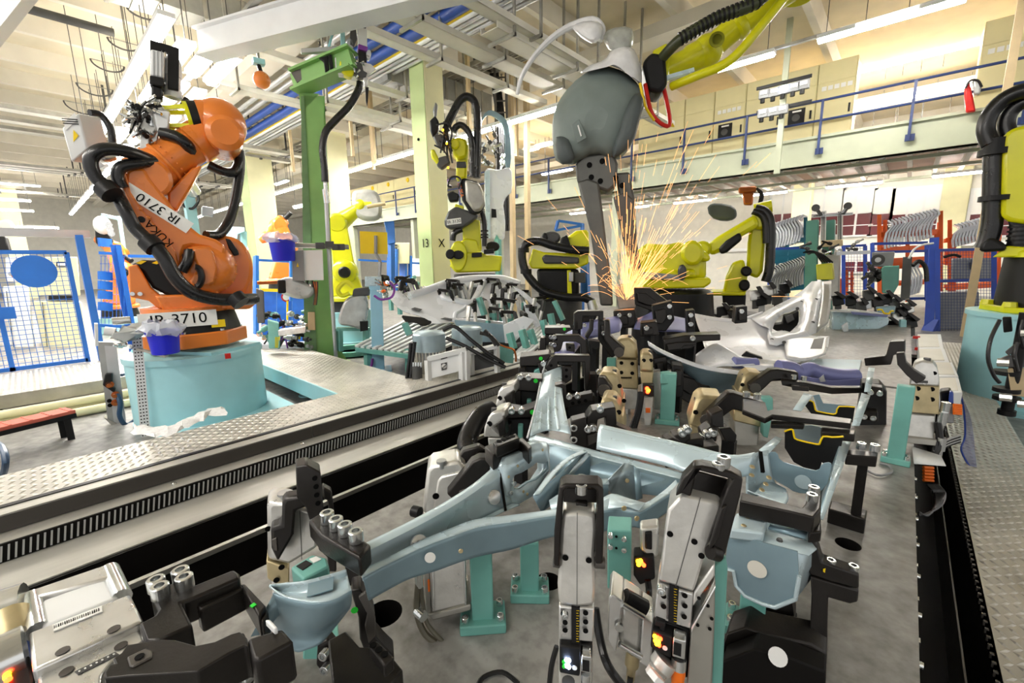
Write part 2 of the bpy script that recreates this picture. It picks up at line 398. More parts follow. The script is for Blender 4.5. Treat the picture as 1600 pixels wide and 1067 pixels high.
# ---- back wall windows
def window(k, px0, px1, y0, y1, panes):
    a = PY(px0, y0, 23.95); b = PY(px1, y1, 23.95)
    o = struct(M().bx(a.x-.06, b.x+.06, 23.86, 24, b.z-.08, a.z+.08).obj('window_%d' % k, K['white']))
    w1 = (b.x-a.x)/panes
    for i in range(panes):
        M().bx(a.x+i*w1+.04, a.x+(i+1)*w1-.04, 23.84, 23.87, b.z+(a.z-b.z)*.48, a.z).obj('blind', K['paper'], o)
        M().bx(a.x+i*w1+.04, a.x+(i+1)*w1-.04, 23.84, 23.87, b.z, b.z+(a.z-b.z)*.46).obj('pane', K['maroon'], o)
    M().bx(a.x-.05, b.x+.05, 23.82, 23.86, b.z+(a.z-b.z)*.2, b.z+(a.z-b.z)*.22).obj('glazing_bar', K['white'], o)
for k, (x0, x1, n) in enumerate(((1207,1240,2),(1262,1312,2),(1318,1360,2),(1366,1388,1),(1398,1462,3),(1520,1552,1),(1560,1610,1))): window(k+1, x0, x1, 298, 366, n)
for k, (x0, x1, n) in enumerate(((1318,1360,2),(1366,1388,1))): window(k+8, x0, x1, 392, 424, n)
struct(M().bx(-20, 14, 23.8, 24, 1.9, 2.05).obj('trim_2', K['white']))

# ---- strip lamps (housing, tube), rows along the hall
lp = thing('strip_lamp', 'x', 'lamp', (0,0,0), 'strip lamps')
M().bx(-.74, .74, -.11, .11, 0, .07).obj('housing', K['white'], lp)
M().slab([(-.72,-.09,0),(-.72,-.05,-.05),(-.72,.05,-.05),(-.72,.09,0)], (1.44,0,0)).obj('tube', K['tube'], lp)
M().bx(-.7, .7, -.035, .035, .07, .076).obj('top_slots', K['slots'], lp)
wm_ = bpy.data.meshes.new('wire'); w0 = M().bx(-.006,.006,-.006,.006,0,1); wm_.from_pydata([tuple(q) for q in w0.v], [], w0.f); wm_.materials.append(K['dgrey'])
first = [False]; lp0 = lp
def lamp(x, y, z, label, grp, rz=0):
    o = dup(lp0)
    o.location = (x, y, z); o['label'] = label; o['group'] = grp
    o.rotation_euler.z = rz
    top = 6.61 if z > 4.3 else 4.01
    for s in (-.6, .6):
        c = inst(wm_, 'suspension_wire', Matrix.Translation((s, 0, .07)) @ Matrix.Diagonal((1,1,top-z-.07,1)), o, world=False)
for k in range(24): lamp(-6.9-1.5*k, 8.62, 5.0, 'white strip lamp in the long row crossing the middle of the hall', 'middle lamp row')
for k in range(15):
    lamp(-9.2-2.1*k, 2.55, 5.0, 'bright strip lamp in the glaring row above the orange robot', 'glaring lamp row')
for k in range(8): lamp(-9.4-1.5*k, 2.0, 5.3, 'added strip lamp filling out the glare by the orange robot', 'added glare row')  # parallel row added to fill out the lamp glare
z1 = 5.8; r0 = ray(1318, 52); yy = r0.y/r0.z*(z1-1.6)
for a, b in ((1102, 1200), (1318, 1385), (1386, 1452)):
    p = PY((a+b)/2, 52-.276*((a+b)/2-1318), yy); lamp(p.x, yy, z1, 'glowing strip lamp hanging high at upper right', 'upper right lamps')
for a in (1370, 1430, 1490):
    p = PY(a, 111-.243*(a-1344), 17.5); lamp(p.x, 17.5, p.z, 'strip lamp behind the mezzanine railing, upper row', 'mezzanine upper lamps')
for a in (1370, 1420, 1470):
    p = PY(a, 168-.2*(a-1340), 18.6); lamp(p.x, 18.6, p.z, 'strip lamp behind the mezzanine railing, middle row', 'mezzanine middle lamps')
for a in (1360, 1400, 1440, 1480):
    p = PY(a, 208-.17*(a-1340), 19.6); lamp(p.x, 19.6, p.z, 'strip lamp behind the mezzanine railing, lowest row', 'mezzanine lowest lamps')
for px, py in ((820,236),(840,229),(860,224),(870,268)):
    p = PY(px, py, 15.2); lamp(p.x, 15.2, p.z, 'strip lamp left of the hanging weld gun cover', 'lamps by the weld gun')
for px, py in ((440,285),(470,322),(500,318)):
    p = PD(px, py, 22); lamp(p.x, p.y, p.z, 'small distant strip lamp behind the green post', 'distant lamps')
for px, py in ((30,288),(15,312),(60,355),(400,388),(20,328)):
    p = PD(px, py, 22); lamp(p.x, p.y, p.z, 'small distant strip lamp at the left end of the hall', 'far left lamps', math.pi/2)
for k in range(7): lamp(-12+1.9*k, -3.0, 5.2, 'strip lamp in the row behind the viewer', 'rear lamp row')
for k in range(4):  # extra lamps added beside the row to imitate its broad glare
    for s in (-.32, .32): lamp(-9.4-2.1*k, 2.55+s, 5.0, 'added strip lamp widening the glare above the orange robot', 'added glare lamps')
for k in range(7): lamp(-12+2.6*k, 18.6, 3.9, 'added strip lamp under the mezzanine deck lighting the back wall', 'added back wall lamps')  # lamps added under the deck to light the back wall
for c in kids(lp0): bpy.data.objects.remove(c)
bpy.data.objects.remove(lp0)
# lamp carrier rails
M_ = lambda *a: tag(M().bx(*a).obj('lamp_rail', K['steel']), 'x', 'rail', 'lamp carrier rails')
M_(-43, -6, 8.64, 8.74, 5.075, 5.13)['label'] = 'long grey carrier rail above the middle lamp row'
M_(-37, -5, 2.58, 2.66, 5.075, 5.13)['label'] = 'grey carrier rail above the glaring lamp row'
M_(-5.5, 4, yy+.02, yy+.1, z1+.075, z1+.13)['label'] = 'grey carrier rail above the upper right lamps'

# ---- services under the ceiling: pipe bundle along X, trays along Y
def runx(name, px, py, z, r, m, label, x0=-40, x1=2, n=10):
    d = ray(px, py); y = d.y/d.z*(z-1.6)
    return tag(M().cyl((x0, y, z), (x1, y, z), r, n=n).obj(name, m), label, 'pipe', 'overhead pipe bundle')
runx('service_pipe', 588, 62, 6.1, .10, K['pipeblue'], 'thick blue overhead pipe, upper of two')
runx('service_pipe', 590, 88, 6.0, .11, K['pipeblue'], 'thick blue overhead pipe, lower of two')
runx('service_pipe', 612, 86, 5.95, .05, K['pipeyel'], 'thin yellow overhead gas pipe')
for k, (px, py) in enumerate(((618,90),(624,94),(632,97),(640,101))): runx('service_pipe', px, py, 5.9, .045, K['white'] if k % 2 == 0 else K['silver'], 'thin pale overhead pipe, number %d below the yellow pipe' % (k+1))
for k, (px, py) in enumerate(((566,30),(574,45))): runx('service_pipe', px, py, 6.15, .06, K['silver'], 'grey overhead pipe beside the blue pipes, %s one' % ('upper','lower')[k])
def tray(px, py, z, y0, y1, w_, label, m='offw', perf=False):
    d = ray(px, py); x = d.x/d.z*(z-1.6); t = thing('cable_tray', label, 'cable tray', (x, (y0+y1)/2, z), 'cable trays')
    M().bx(x-w_/2, x+w_/2, y0, y1, z, z+.012).obj('tray_floor', K[m], t)
    for s in (-1, 1): M().bx(x+s*w_/2-.01, x+s*w_/2+.01, y0, y1, z, z+.1).obj('tray_side', K['offw'], t)
    yk = y0+.3
    while yk < y1:
        M().bx(x-w_/2-.12, x+w_/2+.12, yk-.025, yk+.025, z-.05, z-.002).obj('bracket', K['steel'], t)
        M().bx(x+w_/2+.08, x+w_/2+.12, yk-.02, yk+.02, z-.05, 7).obj('hanger', K['steel'], t); yk += 1.8
    return t
tray(640, 80, 5.3, 3.6, 9, .22, 'plain strip tray under the blue pipes')
tray(700, 62, 5.2, 4.2, 9.5, .34, 'wide perforated tray at top centre', 'offw')
tray(455, 100, 5.4, 2.6, 9, .22, 'plain strip tray left of the weld gun post')
tray(770, 25, 5.3, 4.2, 10, .22, 'plain strip tray right of the wide perforated tray')
tray(500, 160, 5.0, 4.5, 12, .25, 'strip tray crossing behind the green post')
tray(380, 145, 5.2, 3.2, 12, .3, 'strip tray beside the glare of the lamp row')
tray(850, 95, 5.2, 5.5, 12.5, .36, 'perforated tray left of the weld gun cover', 'offw')
for k, (px, py) in enumerate(((620,170),(560,190),(430,210),(350,250),(520,215),(300,255))):
    d = ray(px, py); z = 6.3; y = d.y/d.z*4.7
    t = thing('ladder_tray', 'cable ladder running across the hall, %s from the camera' % ['first','second','third','fourth','fifth','sixth'][k], 'cable tray', (-20, y, z), 'cable ladders')
    for s in (-.2, .2): M().bx(-44, -7, y+s-.015, y+s+.015, z, z+.1).obj('side_rail', K['steel'], t)
    rg = M()
    for q in range(60): rg.bx(-43.8+.6*q, -43.75+.6*q, y-.2, y+.2, z+.02, z+.05)
    rg.obj('rungs', K['steel'], t, kind='stuff')
    for q in range(12): M().bx(-42+3*q, -41.95+3*q, y+.2, y+.24, z, 7).obj('hanger', K['dgrey'], t)
for k in range(9):
    x = -17-2.9*k; z = 5.5+.35*(k % 3); t = thing('cable_tray', 'long cable tray under the left ceiling, %s from the camera' % ['first','second','third','fourth','fifth','sixth','seventh','eighth','ninth'][k], 'cable tray', (x, 0, z), 'left hall trays')
    M().bx(x-.18, x+.18, -5.5, 8.2, z, z+.015).obj('tray_floor', K['offw'], t)
    for s in (-1, 1): M().bx(x+s*.18-.012, x+s*.18+.012, -5.5, 8.2, z, z+.1).obj('tray_side', K['steel'], t)
    for q in range(6): M().bx(x-.22, x-.18, -5+2.4*q, -4.95+2.4*q, z-.06, 6.62).obj('hanger', K['dgrey'], t); M().bx(x-.26, x+.26, -5.02+2.4*q, -4.94+2.4*q, z-.06, z-.002).obj('bracket', K['dgrey'], t)
# corrugated ducts near the ceiling, suspended pipe at left
for k, (px, py, z, y0, y1) in enumerate(((262, 5, 6.2, -3, 4.2), (615, 125, 5.9, 6.2, 9.6))):
    d = ray(px, py); x = d.x/d.z*(z-1.6); t = thing('ribbed_duct', ['ribbed grey duct near the ceiling at upper left', 'ribbed grey duct beside the green column head'][k], 'duct', (x, 0, z))
    M().bx(x-.3, x+.3, y0, y1, z-.16, z+.35).obj('duct_body', K['slat'], t)
    for q in range(int((y1-y0)/.32)): M().bx(x-.315, x+.315, y0+.1+.32*q, y0+.16+.32*q, z-.18, z+.36).obj('fold', K['steel'], t)
d = ray(130, 38); x = d.x/d.z*4.6
tag(M().cyl((x, -3, 6.2), (x, 1.9, 6.2), .075, n=12).obj('suspended_pipe', K['dgrey']), 'dark grey pipe hanging under the ceiling at upper left', 'pipe')
# half moon cable loops below the ribs
for k, (px, py, w_) in enumerate(((222,15,50),(193,65,46),(168,98,46),(148,135,42),(132,163,38))):
    z = 6.5; p = PZ(px, py, z); q = PZ(px+w_*.5, py+8, z); L = (q-p).length
    pts = [p + V((0, -L*math.cos(a), -L*.62*math.sin(a))) for a in [math.pi*i/8 for i in range(9)]]
    t = thing('cable_loop', 'half round cable loop hanging under the ceiling, %s from the top' % ['first','second','third','fourth','fifth'][k], 'cable', tuple(p), 'ceiling cable loops')
    M().tube(pts, .02, 6, 2).obj('cable', K['dgrey'], t); M().bar(pts[0], pts[-1], .02, .02).obj('cross_wire', K['steel'], t)
p = PY(1518, 160, MY-.16); t = thing('hose_bag', 'red hose bag with crumpled foil hung on the mezzanine railing', 'bag', (p.x, p.y, p.z-.5))
M().slab([PY(a,b,MY-.135) for a,b in ((1506,140),(1514,130),(1519,150),(1524,176),(1509,178),(1506,155))], (0,-.12,0)).obj('bag', K['redp'], t, bev=.03)
M().slab([PY(a,b,MY-.135) for a,b in ((1518,128),(1528,128),(1533,138),(1530,150),(1521,150))], (0,-.14,0)).obj('foil', K['foil'], t, bev=.03)
M().tube([PY(a,b,MY-.3) for a,b in ((1508,138),(1516,126),(1528,126),(1534,136))], .02, 6).obj('strap', K['blk'], t)
p = PY(1572, 150, 12.2); tag(M().bx(p.x-.06, p.x+.06, 12.14, 12.26, 0, 6.6).obj('steel_upright', K['tan']), 'tan steel upright left of the hoses of the right robot', 'post')
# thin suspension wires
for k, (px, py) in enumerate(((105,40),(130,80),(155,60),(195,40),(247,30),(113,130),(200,150),(325,40))):
    p = PZ(px, py, 6.5); tag(M().bar((p.x,p.y,4.3),(p.x,p.y,7), .012,.012).obj('suspension_wire', K['dgrey']), 'thin wire hanging from the left ceiling ribs', 'wire', 'suspension wires')
# white crane beam passing high in front
A = PD(318, 70, 6.6); B = PD(800, -58, 4.6)
t = thing('crane_beam', 'broad white box beam slanting across the top of the hall', 'beam', tuple(A))
M().bar(A, B, .16, .34).obj('web', K['white'], t); M().bar(A+V((0,0,-.18)), B+V((0,0,-.18)), .3, .03).obj('lower_flange', K['white'], t); M().bar(A+V((0,0,.18)), B+V((0,0,.18)), .3, .03).obj('upper_flange', K['white'], t)
A = PD(-30, 60, 4); B = PD(50, -40, 4)
tag(M().bar(A, B, .12, .2).obj('ceiling_strut', K['white']), 'pale beam end cutting the upper left picture corner', 'beam')

# ============================================================ FLOOR LEVEL STRUCTURES
# left tread, kerb, ledges of the shuttle pit (all run along Y)
Y0, Y1 = -2.6, 5.4
def lug_field(x0, x1, y0, y1, z, step, ln, wd, hh):
    g = M(); i = 0; y = y0+step/2
    while y < y1:
        x = x0+step/2 + (0 if i % 2 else 0); j = 0
        while x < x1:
            s = 1 if (i+j) % 2 else -1; c_, s_ = math.cos(s*.785), math.sin(s*.785)
            a = V((c_, s_, 0))*ln/2; b = V((-s_, c_, 0))*wd/2; o = V((x, y, z))
            g.add([o-a, o-b, o+a, o+b, o+V((0,0,hh))], [(0,1,4),(1,2,4),(2,3,4),(3,0,4)]); x += step; j += 1
        y += step; i += 1
    return g
TL = thing('tread_walkway', 'bright chequer plate walkway beside the shuttle pit at left', 'walkway', (-3.9, 2, 0))
M().bx(-4.2, -3.64, Y0, Y1, .27, .3).obj('plate', K['tread'], TL); M().bx(-4.2, -3.64, Y0, Y1, .0, .27).obj('support', K['dgrey'], TL)
lug_field(-4.2, -3.64, Y0, Y1, .3, .045, .055, .015, .007).obj('chequer_lugs', K['tread'], TL, kind='stuff', flat=True)
KB = thing('pit_kerb', 'dark steel kerb with pale stepped ledges along the shuttle pit', 'kerb', (-3.4, 2, 0))
M().bx(-3.64, -3.60, Y0, Y1, .2, .306).obj('rubber_strip', K['rubber'], KB)
M().bx(-3.60, -3.50, Y0, Y1, .0, .3).obj('kerb_top', K['ledge'], KB)
for k in range(4):
    y = Y0 + k*2.0; M().bx(-3.50, -3.488, y+.004, y+1.996, .205, .296).obj('kerb_face', K['kerb'], KB)
M().bx(-3.50, -3.36, Y0, Y1, .0, .2).obj('upper_ledge', K['ledge'], KB)
for k in range(9): M().lathe((-3.42, Y0+.6+k*.82, .2), (0,0,1), [(0,.014),(.012,.014),(.016,.009)], 10).obj('bolt', K['chrome'], KB)
M().bx(-3.36, -3.345, Y0, Y1, .1, .2).obj('brush_back', K['pit'], KB)
gm = bpy.data.meshes.new('brush_tooth'); tm = M().bar((0,0,0), (.0,.014,.082), .006, .008)
gm.from_pydata([tuple(v) for v in tm.v], [], tm.f); gm.materials.append(K['silver'])
n = 0; y = -1.05; rest = M()
while y < Y1:
    if n < 240 and y > -.75: inst(gm, 'brush_tooth', Matrix.Translation((-3.338, y, .11)), KB); n += 1
    else: rest.bar((-3.338, y, .11), (-3.338, y+.014, .192), .006, .008)
    y += .026
rest.obj('brush_teeth', K['silver'], KB, kind='stuff')
M().bx(-3.345, -3.0, Y0, Y1, -.3, .1).obj('lower_ledge', K['ledge'], KB, bev=.004)
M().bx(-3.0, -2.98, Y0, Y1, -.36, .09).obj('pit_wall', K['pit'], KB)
gr_ = thing('guide_rail', 'narrow bright guide rail standing in the shuttle pit', 'rail', (-2.76, 1.4, -.36)); M().bx(-2.775, -2.745, Y0, Y1, .0, .03).obj('rail_head', K['steel'], gr_); M().bx(-2.768, -2.752, Y0, Y1, -.36, 0).obj('rail_web', K['pit'], gr_)

# cross walkway toward the left robot cell, legs and pit floor below
CW = thing('cross_walkway', 'raised chequer plate walkway branching off behind the orange robot', 'walkway', (-6, 2.4, 0))
M().bx(-10.5, -4.2, 1.98, 2.82, .27, .3).obj('plate', K['tread'], CW); M().bx(-10.5, -4.2, 1.96, 1.98, .12, .3).obj('side_beam', K['aqua'], CW); M().bx(-10.5, -4.2, 2.8, 2.82, .12, .27).obj('rear_beam', K['aqua'], CW)
lug_field(-10.5, -4.2, 1.98, 2.82, .3, .045, .05, .014, .004).obj('chequer_lugs', K['tread'], CW, kind='stuff', flat=True)
for x in (-5.4, -7.2, -9.2):
    l = M().cyl((x, 2.15, .01), (x, 2.15, .27), .035).obj('leg', K['aqua'], CW); M().lathe((x, 2.15, 0), (0,0,1), [(0,.1),(.015,.1)], 14).obj('foot', K['aqua'], l)
PF = thing('side_platform', 'long low grey platform with ribbed top in front of the blue fence', 'platform', (-7.5, 0, 0))
M().bx(-8.5, -6.98, -3, 1.6, .27, .3).obj('plate', K['tread'], PF); M().bx(-6.98, -6.96, -3, 1.6, .16, .3).obj('front_beam', K['steel'], PF)
lug_field(-8.4, -6.98, -1.2, 1.6, .3, .05, .055, .014, .004).obj('chequer_lugs', K['tread'], PF, kind='stuff', flat=True)
for y in (-2.2, -.4, 1.2): M().bx(-7.1, -7.02, y-.04, y+.04, 0, .27).obj('leg', K['blk'], PF)
for k, (x, z, r) in enumerate(((-6.75, .14, .05), (-6.62, .05, .05), (-6.9, .05, .04))):
    tag(M().cyl((x, -3, z), (x, 1.9, z), r, n=10).obj('floor_pipe', K['colcream']), ['upper cream pipe running under the platform edge', 'lower cream pipe lying on the floor by the platform', 'thin cream pipe close under the platform'][k], 'pipe', 'cream floor pipes')
# right tread
TR = thing('tread_walkway', 'long chequer plate walkway along the right side of the jig', 'walkway', (.6, 4, 0))
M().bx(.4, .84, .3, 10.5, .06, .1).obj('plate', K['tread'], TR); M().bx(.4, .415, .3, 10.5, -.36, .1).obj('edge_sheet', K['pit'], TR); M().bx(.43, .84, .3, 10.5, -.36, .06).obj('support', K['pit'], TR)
lug_field(.42, .83, .8, 10.5, .1, .038, .048, .013, .008).obj('chequer_lugs', K['tread'], TR, kind='stuff', flat=True)
el = M(); y = 1.2
while y < 7: el.box((.4, y, .095), (.012, .012, .02)); y += .05
el.obj('edge_teeth', K['dsteel'], TR, kind='stuff')
tag(M().bx(.345, .352, .6, 9, -.30, -.05).obj('cable_guard', K['dsteel']), 'thin dark metal strip in the gap beside the right walkway', 'strip')
# ============================================================ tracing helpers
def chaikin(pts, n=2, closed=True):
    for _ in range(n):
        q = []; m = len(pts)
        for i in range(m if closed else m-1):
            a = pts[i]; b = pts[(i+1) % m]
            q.append(tuple(.75*x+.25*y for x, y in zip(a, b))); q.append(tuple(.25*x+.75*y for x, y in zip(a, b)))
        if not closed: q = [pts[0]] + q + [pts[-1]]
        pts = q
    return pts
def ell(cx, cy, rx, ry, n=18, a0=0, a1=2*math.pi):
    return [(cx+rx*math.cos(a0+(a1-a0)*i/n), cy+ry*math.sin(a0+(a1-a0)*i/n)) for i in range(n if a1-a0 > 6.2 else n+1)]
def sl(name, pts, p0, d, th, m, par, bev=.01, rnd=0, n=None, ext=None):
    nn = n or FH
    if rnd: pts = chaikin(pts, rnd)
    return M().slab(tr(pts, V(p0)+nn*d, nn), (ext or nn)*th).obj(name, m, par, bev=bev)
def hose(name, pts, p0, r, m, par, d=0, n=10, sm=5):
    P = [PP(q[0], q[1], V(p0)+FH*(q[2] if len(q) > 2 else d)) for q in pts]
    return M().tube(P, r, n, sm).obj(name, m, par)
def capsule(a, ra, b, rb, u, n=10):
    a = V(a); b = V(b); z = V((0,0,1)); d = (b-a); th = math.atan2(d.dot(z), d.dot(u)); P = []
    for i in range(n+1):
        t = th + math.pi/2 + math.pi*i/n; P.append(a + (u*math.cos(t)+z*math.sin(t))*ra)
    for i in range(n+1):
        t = th - math.pi/2 + math.pi*i/n; P.append(b + (u*math.cos(t)+z*math.sin(t))*rb)
    return P
def boltring(c, ax, r, n, size, par, m='chrome'):
    ax = V(ax).normalized(); a = ax.orthogonal().normalized(); b = ax.cross(a); g = M()
    for i in range(n):
        t = 2*math.pi*i/n; p = V(c) + (a*math.cos(t)+b*math.sin(t))*r; g.lathe(p, ax, [(0,size),(size*.9,size),(size*1.1,size*.6)], 6)
    return g.obj('bolt_ring', K[m], par, kind='stuff')

# ============================================================ ORANGE ROBOT CELL
D0 = PZ(325, 668, 0); D0.z = 0; dirn = D0.normalized()
P0 = dirn*(D0.length+.61)                     # pedestal axis
def setview(px):                              # let FH / UH follow the sight line to a column of the picture
    global FH, UH
    d = ray(px, CY); FH = V((d.x, d.y, 0)).normalized(); UH = V((FH.y, -FH.x, 0))
setview(322)
PED = thing('robot_pedestal', 'round light aqua pedestal under the orange robot', 'pedestal', tuple(P0))
ZT = PP(322, 540, P0).z - .02
M().lathe(P0, (0,0,1), [(0,.62),(.02,.62),(.02,.61),(ZT-.06,.61),(ZT-.06,.625),(ZT,.625)], 48).obj('drum', K['aqua'], PED)
M().box(P0+V((.25,.1,.015)), (1.42,1.25,.03)).obj('floor_plate', K['aqua'], PED)
for k in range(4):
    p = P0+V((.98, -.45+.28*k, .03)); M().lathe(p, (0,0,1), [(0,.02),(.05,.02),(.05,.012),(.09,.012)], 8).obj('anchor_bolt', K['chrome'], PED)
M().bar(P0+V((-.46,-.23,ZT+.01)), P0+V((.46,.27,ZT+.01)), .62, .04).obj('top_plate', K['aqua'], PED)
q = PP(356, 556, P0-dirn*.62, dirn); M().box(q, (.05,.04,.05), UH).obj('red_button', K['redp'], PED)
ZB = PP(322, 533, P0).z
RB = thing('industrial_robot', 'orange six axis robot marked IR 3710 on an aqua pedestal', 'robot', (P0.x, P0.y, ZB))
zf = PP(322, 512, P0).z; zc = PP(322, 483, P0).z
rb = (PP(402, 520, P0)-PP(235, 520, P0)).length/2
fp = [(math.cos(a), math.sin(a)) for a in [math.pi/8+math.pi/4*i for i in range(8)]]
M().slab([P0+V((c_*rb*1.04, s_*rb*1.04, ZB)) for c_, s_ in fp], (0,0,zf-ZB)).obj('base_flange', K['orange'], RB, bev=.015)
for i, (c_, s_) in enumerate(fp): M().lathe(P0+V((c_*rb*.9, s_*rb*.9, zf)), (0,0,1), [(0,.025),(.02,.025)], 8).obj('flange_bolt', K['chrome'], RB)
M().lathe(P0+V((0,0,zf)), (0,0,1), [(0,rb*.93),(zc-zf,rb*.83)], 40).obj('base_cone', K['blk'], RB)
nb = dirn*-1; sd = nb.cross(V((0,0,1)))*-1
c0 = PP(280, 499, P0-dirn*rb*.9, dirn)
pl_ = M().box(c0+nb*.012, (.62,.008,.155), UH).obj('name_plate', K['paper'], RB)
text('IR 3710', .145, c0+nb*.018, UH, (0,0,1), K['ink'], pl_)
c0 = PP(341, 505, P0-dirn*rb*.9, dirn); M().box(c0+nb*.012, (.12,.008,.075), UH).obj('yellow_label', K['yel2'], RB)
# carousel
sl('carousel_plate', [(249,477),(245,468),(240,462),(300,460),(396,462),(400,475),(390,483),(255,486)], P0, -.3, .62, K['orange'], RB, .02)
M().lathe(P0+V((0,0,zc)), (0,0,1), [(0,rb*.86),(.05,rb*.86)], 40).obj('carousel_ring', K['orange'], RB)
sl('rear_bracket', [(200,416),(214,413),(222,425),(236,450),(252,463),(290,470),(290,482),(247,482),(232,470),(203,464)], P0, -.26, .12, K['orange'], RB, .012)
sl('rear_bracket', [(200,416),(214,413),(222,425),(236,450),(252,463),(290,470),(290,482),(247,482),(232,470),(203,464)], P0, .2, .1, K['orange'], RB, .012)
for x_ in (207, 219): M().lathe(PP(x_, 459, P0-FH*.26), -FH, [(0,.02),(.02,.02)], 8).obj('bracket_bolt', K['chrome'], RB)
cb = sl('counterbalance', [(203,414),(222,406),(262,407),(300,420),(305,462),(270,466),(238,450),(222,425)], P0, -.22, .4, K['blk'], RB, .03)
for x_ in (212, 237): sl('warning_stripe', [(x_,411),(x_+9,407),(x_+17,408),(x_+8,413)], P0, -.232, .01, K['yel2'], cb, 0)
# shoulder housing (rear) and gearbox (front)
sl('shoulder_housing', ell(352, 420, 44, 52, 28), P0, -.1, .5, K['orange'], RB, .04)
sl('shoulder_foot', [(320,440),(396,420),(394,468),(330,470)], P0, -.06, .4, K['orange'], RB, .03)
S0 = PP(322, 418, P0-FH*.35)
M().lathe(S0, FH, [(-.06,.14),(-.04,.20),(.02,.26),(.1,.275),(.3,.28)], 32).obj('shoulder_gearbox', K['orange'], RB)
boltring(S0+FH*.03, -FH, .262, 18, .012, RB, 'orange')
sl('gear_cover', [(300,388),(325,385),(334,395),(340,420),(336,442),(318,448),(302,446),(296,440),(310,418),(303,404)], P0, -.44, .06, K['orange'], RB, .02)
M().tube(tr(ell(305,433,10,16,10,-1.6,1.6), P0-FH*.47), .03, 8).obj('motor_boot', K['hose'], RB)
sl('shoulder_strap', [(352,372),(360,374),(372,392),(374,398),(366,400),(358,388)], P0, -.16, .05, K['blk'], RB, .01)
# link arm: two cheeks with the pale flat between
arm = [(196,268),(206,262),(226,262),(236,280),(262,312),(282,342),(312,366),(338,374),(352,384),(352,400),(334,398),(326,388),(300,384),(290,386),(286,396),(284,430),(274,422),(262,402),(240,376),(222,352),(204,322),(193,296)]
sl('link_arm', arm, P0, -.38, .26, K['orange'], RB, .03)
sl('link_arm_rib', [(193,296),(196,268),(204,300),(224,330),(250,360),(274,392),(284,430),(274,424),(258,400),(238,374),(220,352),(204,324)], P0, -.41, .05, K['orange'], RB, .012)
for x_, y_ in ((219,326),(232,340)): M().ball(PP(x_, y_, P0-FH*.42), .02, 10, 6).obj('arm_stud', K['orange'], RB)
M().lathe(PP(221, 343, P0-FH*.405), -FH, [(0,.03),(.012,.03)], 12).obj('arm_hole', K['blk'], RB)
A = PP(248, 326, P0-FH*.39); dA = (PP(272, 342, P0-FH*.39)-PP(219, 305, P0-FH*.39)); uA = -dA.normalized()
dd = (PP(276,341,P0-FH*.39)-PP(219,305,P0-FH*.39)).normalized()
lb = M().box(A-FH*.0, (.56,.006,.12), dd, FH.cross(dd)).obj('arm_plate', K['paper'], RB)
text('IR 3710', .115, A-FH*.006, -dd, FH.cross(dd), K['ink'], lb)
B = PP(249, 365, P0-FH*.43); text('KUKA', .10, B, -(PP(259,373,P0)-PP(237,352,P0)), FH.cross((PP(259,373,P0)-PP(237,352,P0))), K['ink'], RB, 'maker_lettering')
# arm window and hose clamp
sl('arm_recess', [(284,398),(292,388),(312,390),(308,404),(296,412),(285,412)], P0, -.392, .02, K['blk'], RB, .004)
# elbow and forearm
E0 = PP(228, 272, P0-FH*.14); W0 = PP(322, 213, P0-FH*.1)
M().lathe(PP(232, 276, P0-FH*.36), FH, [(0,.15),(.03,.18),(.45,.18),(.48,.15)], 24).obj('elbow_joint', K['orange'], RB)
fd = (W0-E0).normalized(); L = (W0-E0).length
M().lathe(E0-fd*.12, fd, [(0,.10),(.06,.19),(.2,.21),(L*.42,.2),(L*.44,.215),(L*.47,.215),(L*.48,.185),(L*.92,.175),(L*.94,.195),(L*.98,.195),(L+.14,.19)], 32).obj('forearm', K['orange'], RB)
boltring(E0+fd*(L*.36), fd, .2, 20, .01, RB, 'orange'); boltring(E0+fd*(L*.86), fd, .185, 20, .01, RB, 'orange')
sl('forearm_web', [(262,300),(300,262),(316,258),(300,290),(276,330),(262,322)], P0, -.25, .2, K['orange'], RB, .02)
W1 = PP(343, 194, P0-FH*.1)
M().ball(W1, .245, 24, 14).obj('wrist_housing', K['orange'], RB)
M().lathe(PP(352, 206, P0-FH*.38), FH, [(0,.12),(.04,.17),(.5,.18),(.55,.12)], 24).obj('wrist_gear', K['orange'], RB)
T0 = PP(318, 186, P0-FH*.12); td = (PP(262, 186, P0-FH*.12)-PP(330, 186, P0-FH*.12)).normalized()
M().lathe(T0-td*.12, td, [(0,.16),(.1,.18),(.16,.18)], 24).obj('wrist_flange', K['orange'], RB)
M().lathe(T0+td*.04, td, [(0,.17),(.07,.17)], 24).obj('flange_ring', K['blk'], RB)
M().lathe(T0+td*.11, td, [(0,.16),(.035,.16)], 24).obj('adapter_disc', K['yellow'], RB)
for s_ in ((.11,.09),(-.11,.09),(.11,-.09),(-.11,-.09)):
    M().bar(T0+td*.13+FH*s_[0]+V((0,0,s_[1])), T0+td*.42+FH*s_[0]*.6+V((0,0,s_[1]*.8)), .035, .035).obj('adapter_strut', K['yellow'], RB)
M().box(T0+td*.44, (.06,.2,.22), td).obj('adapter_block', K['yellow'], RB, bev=.01)
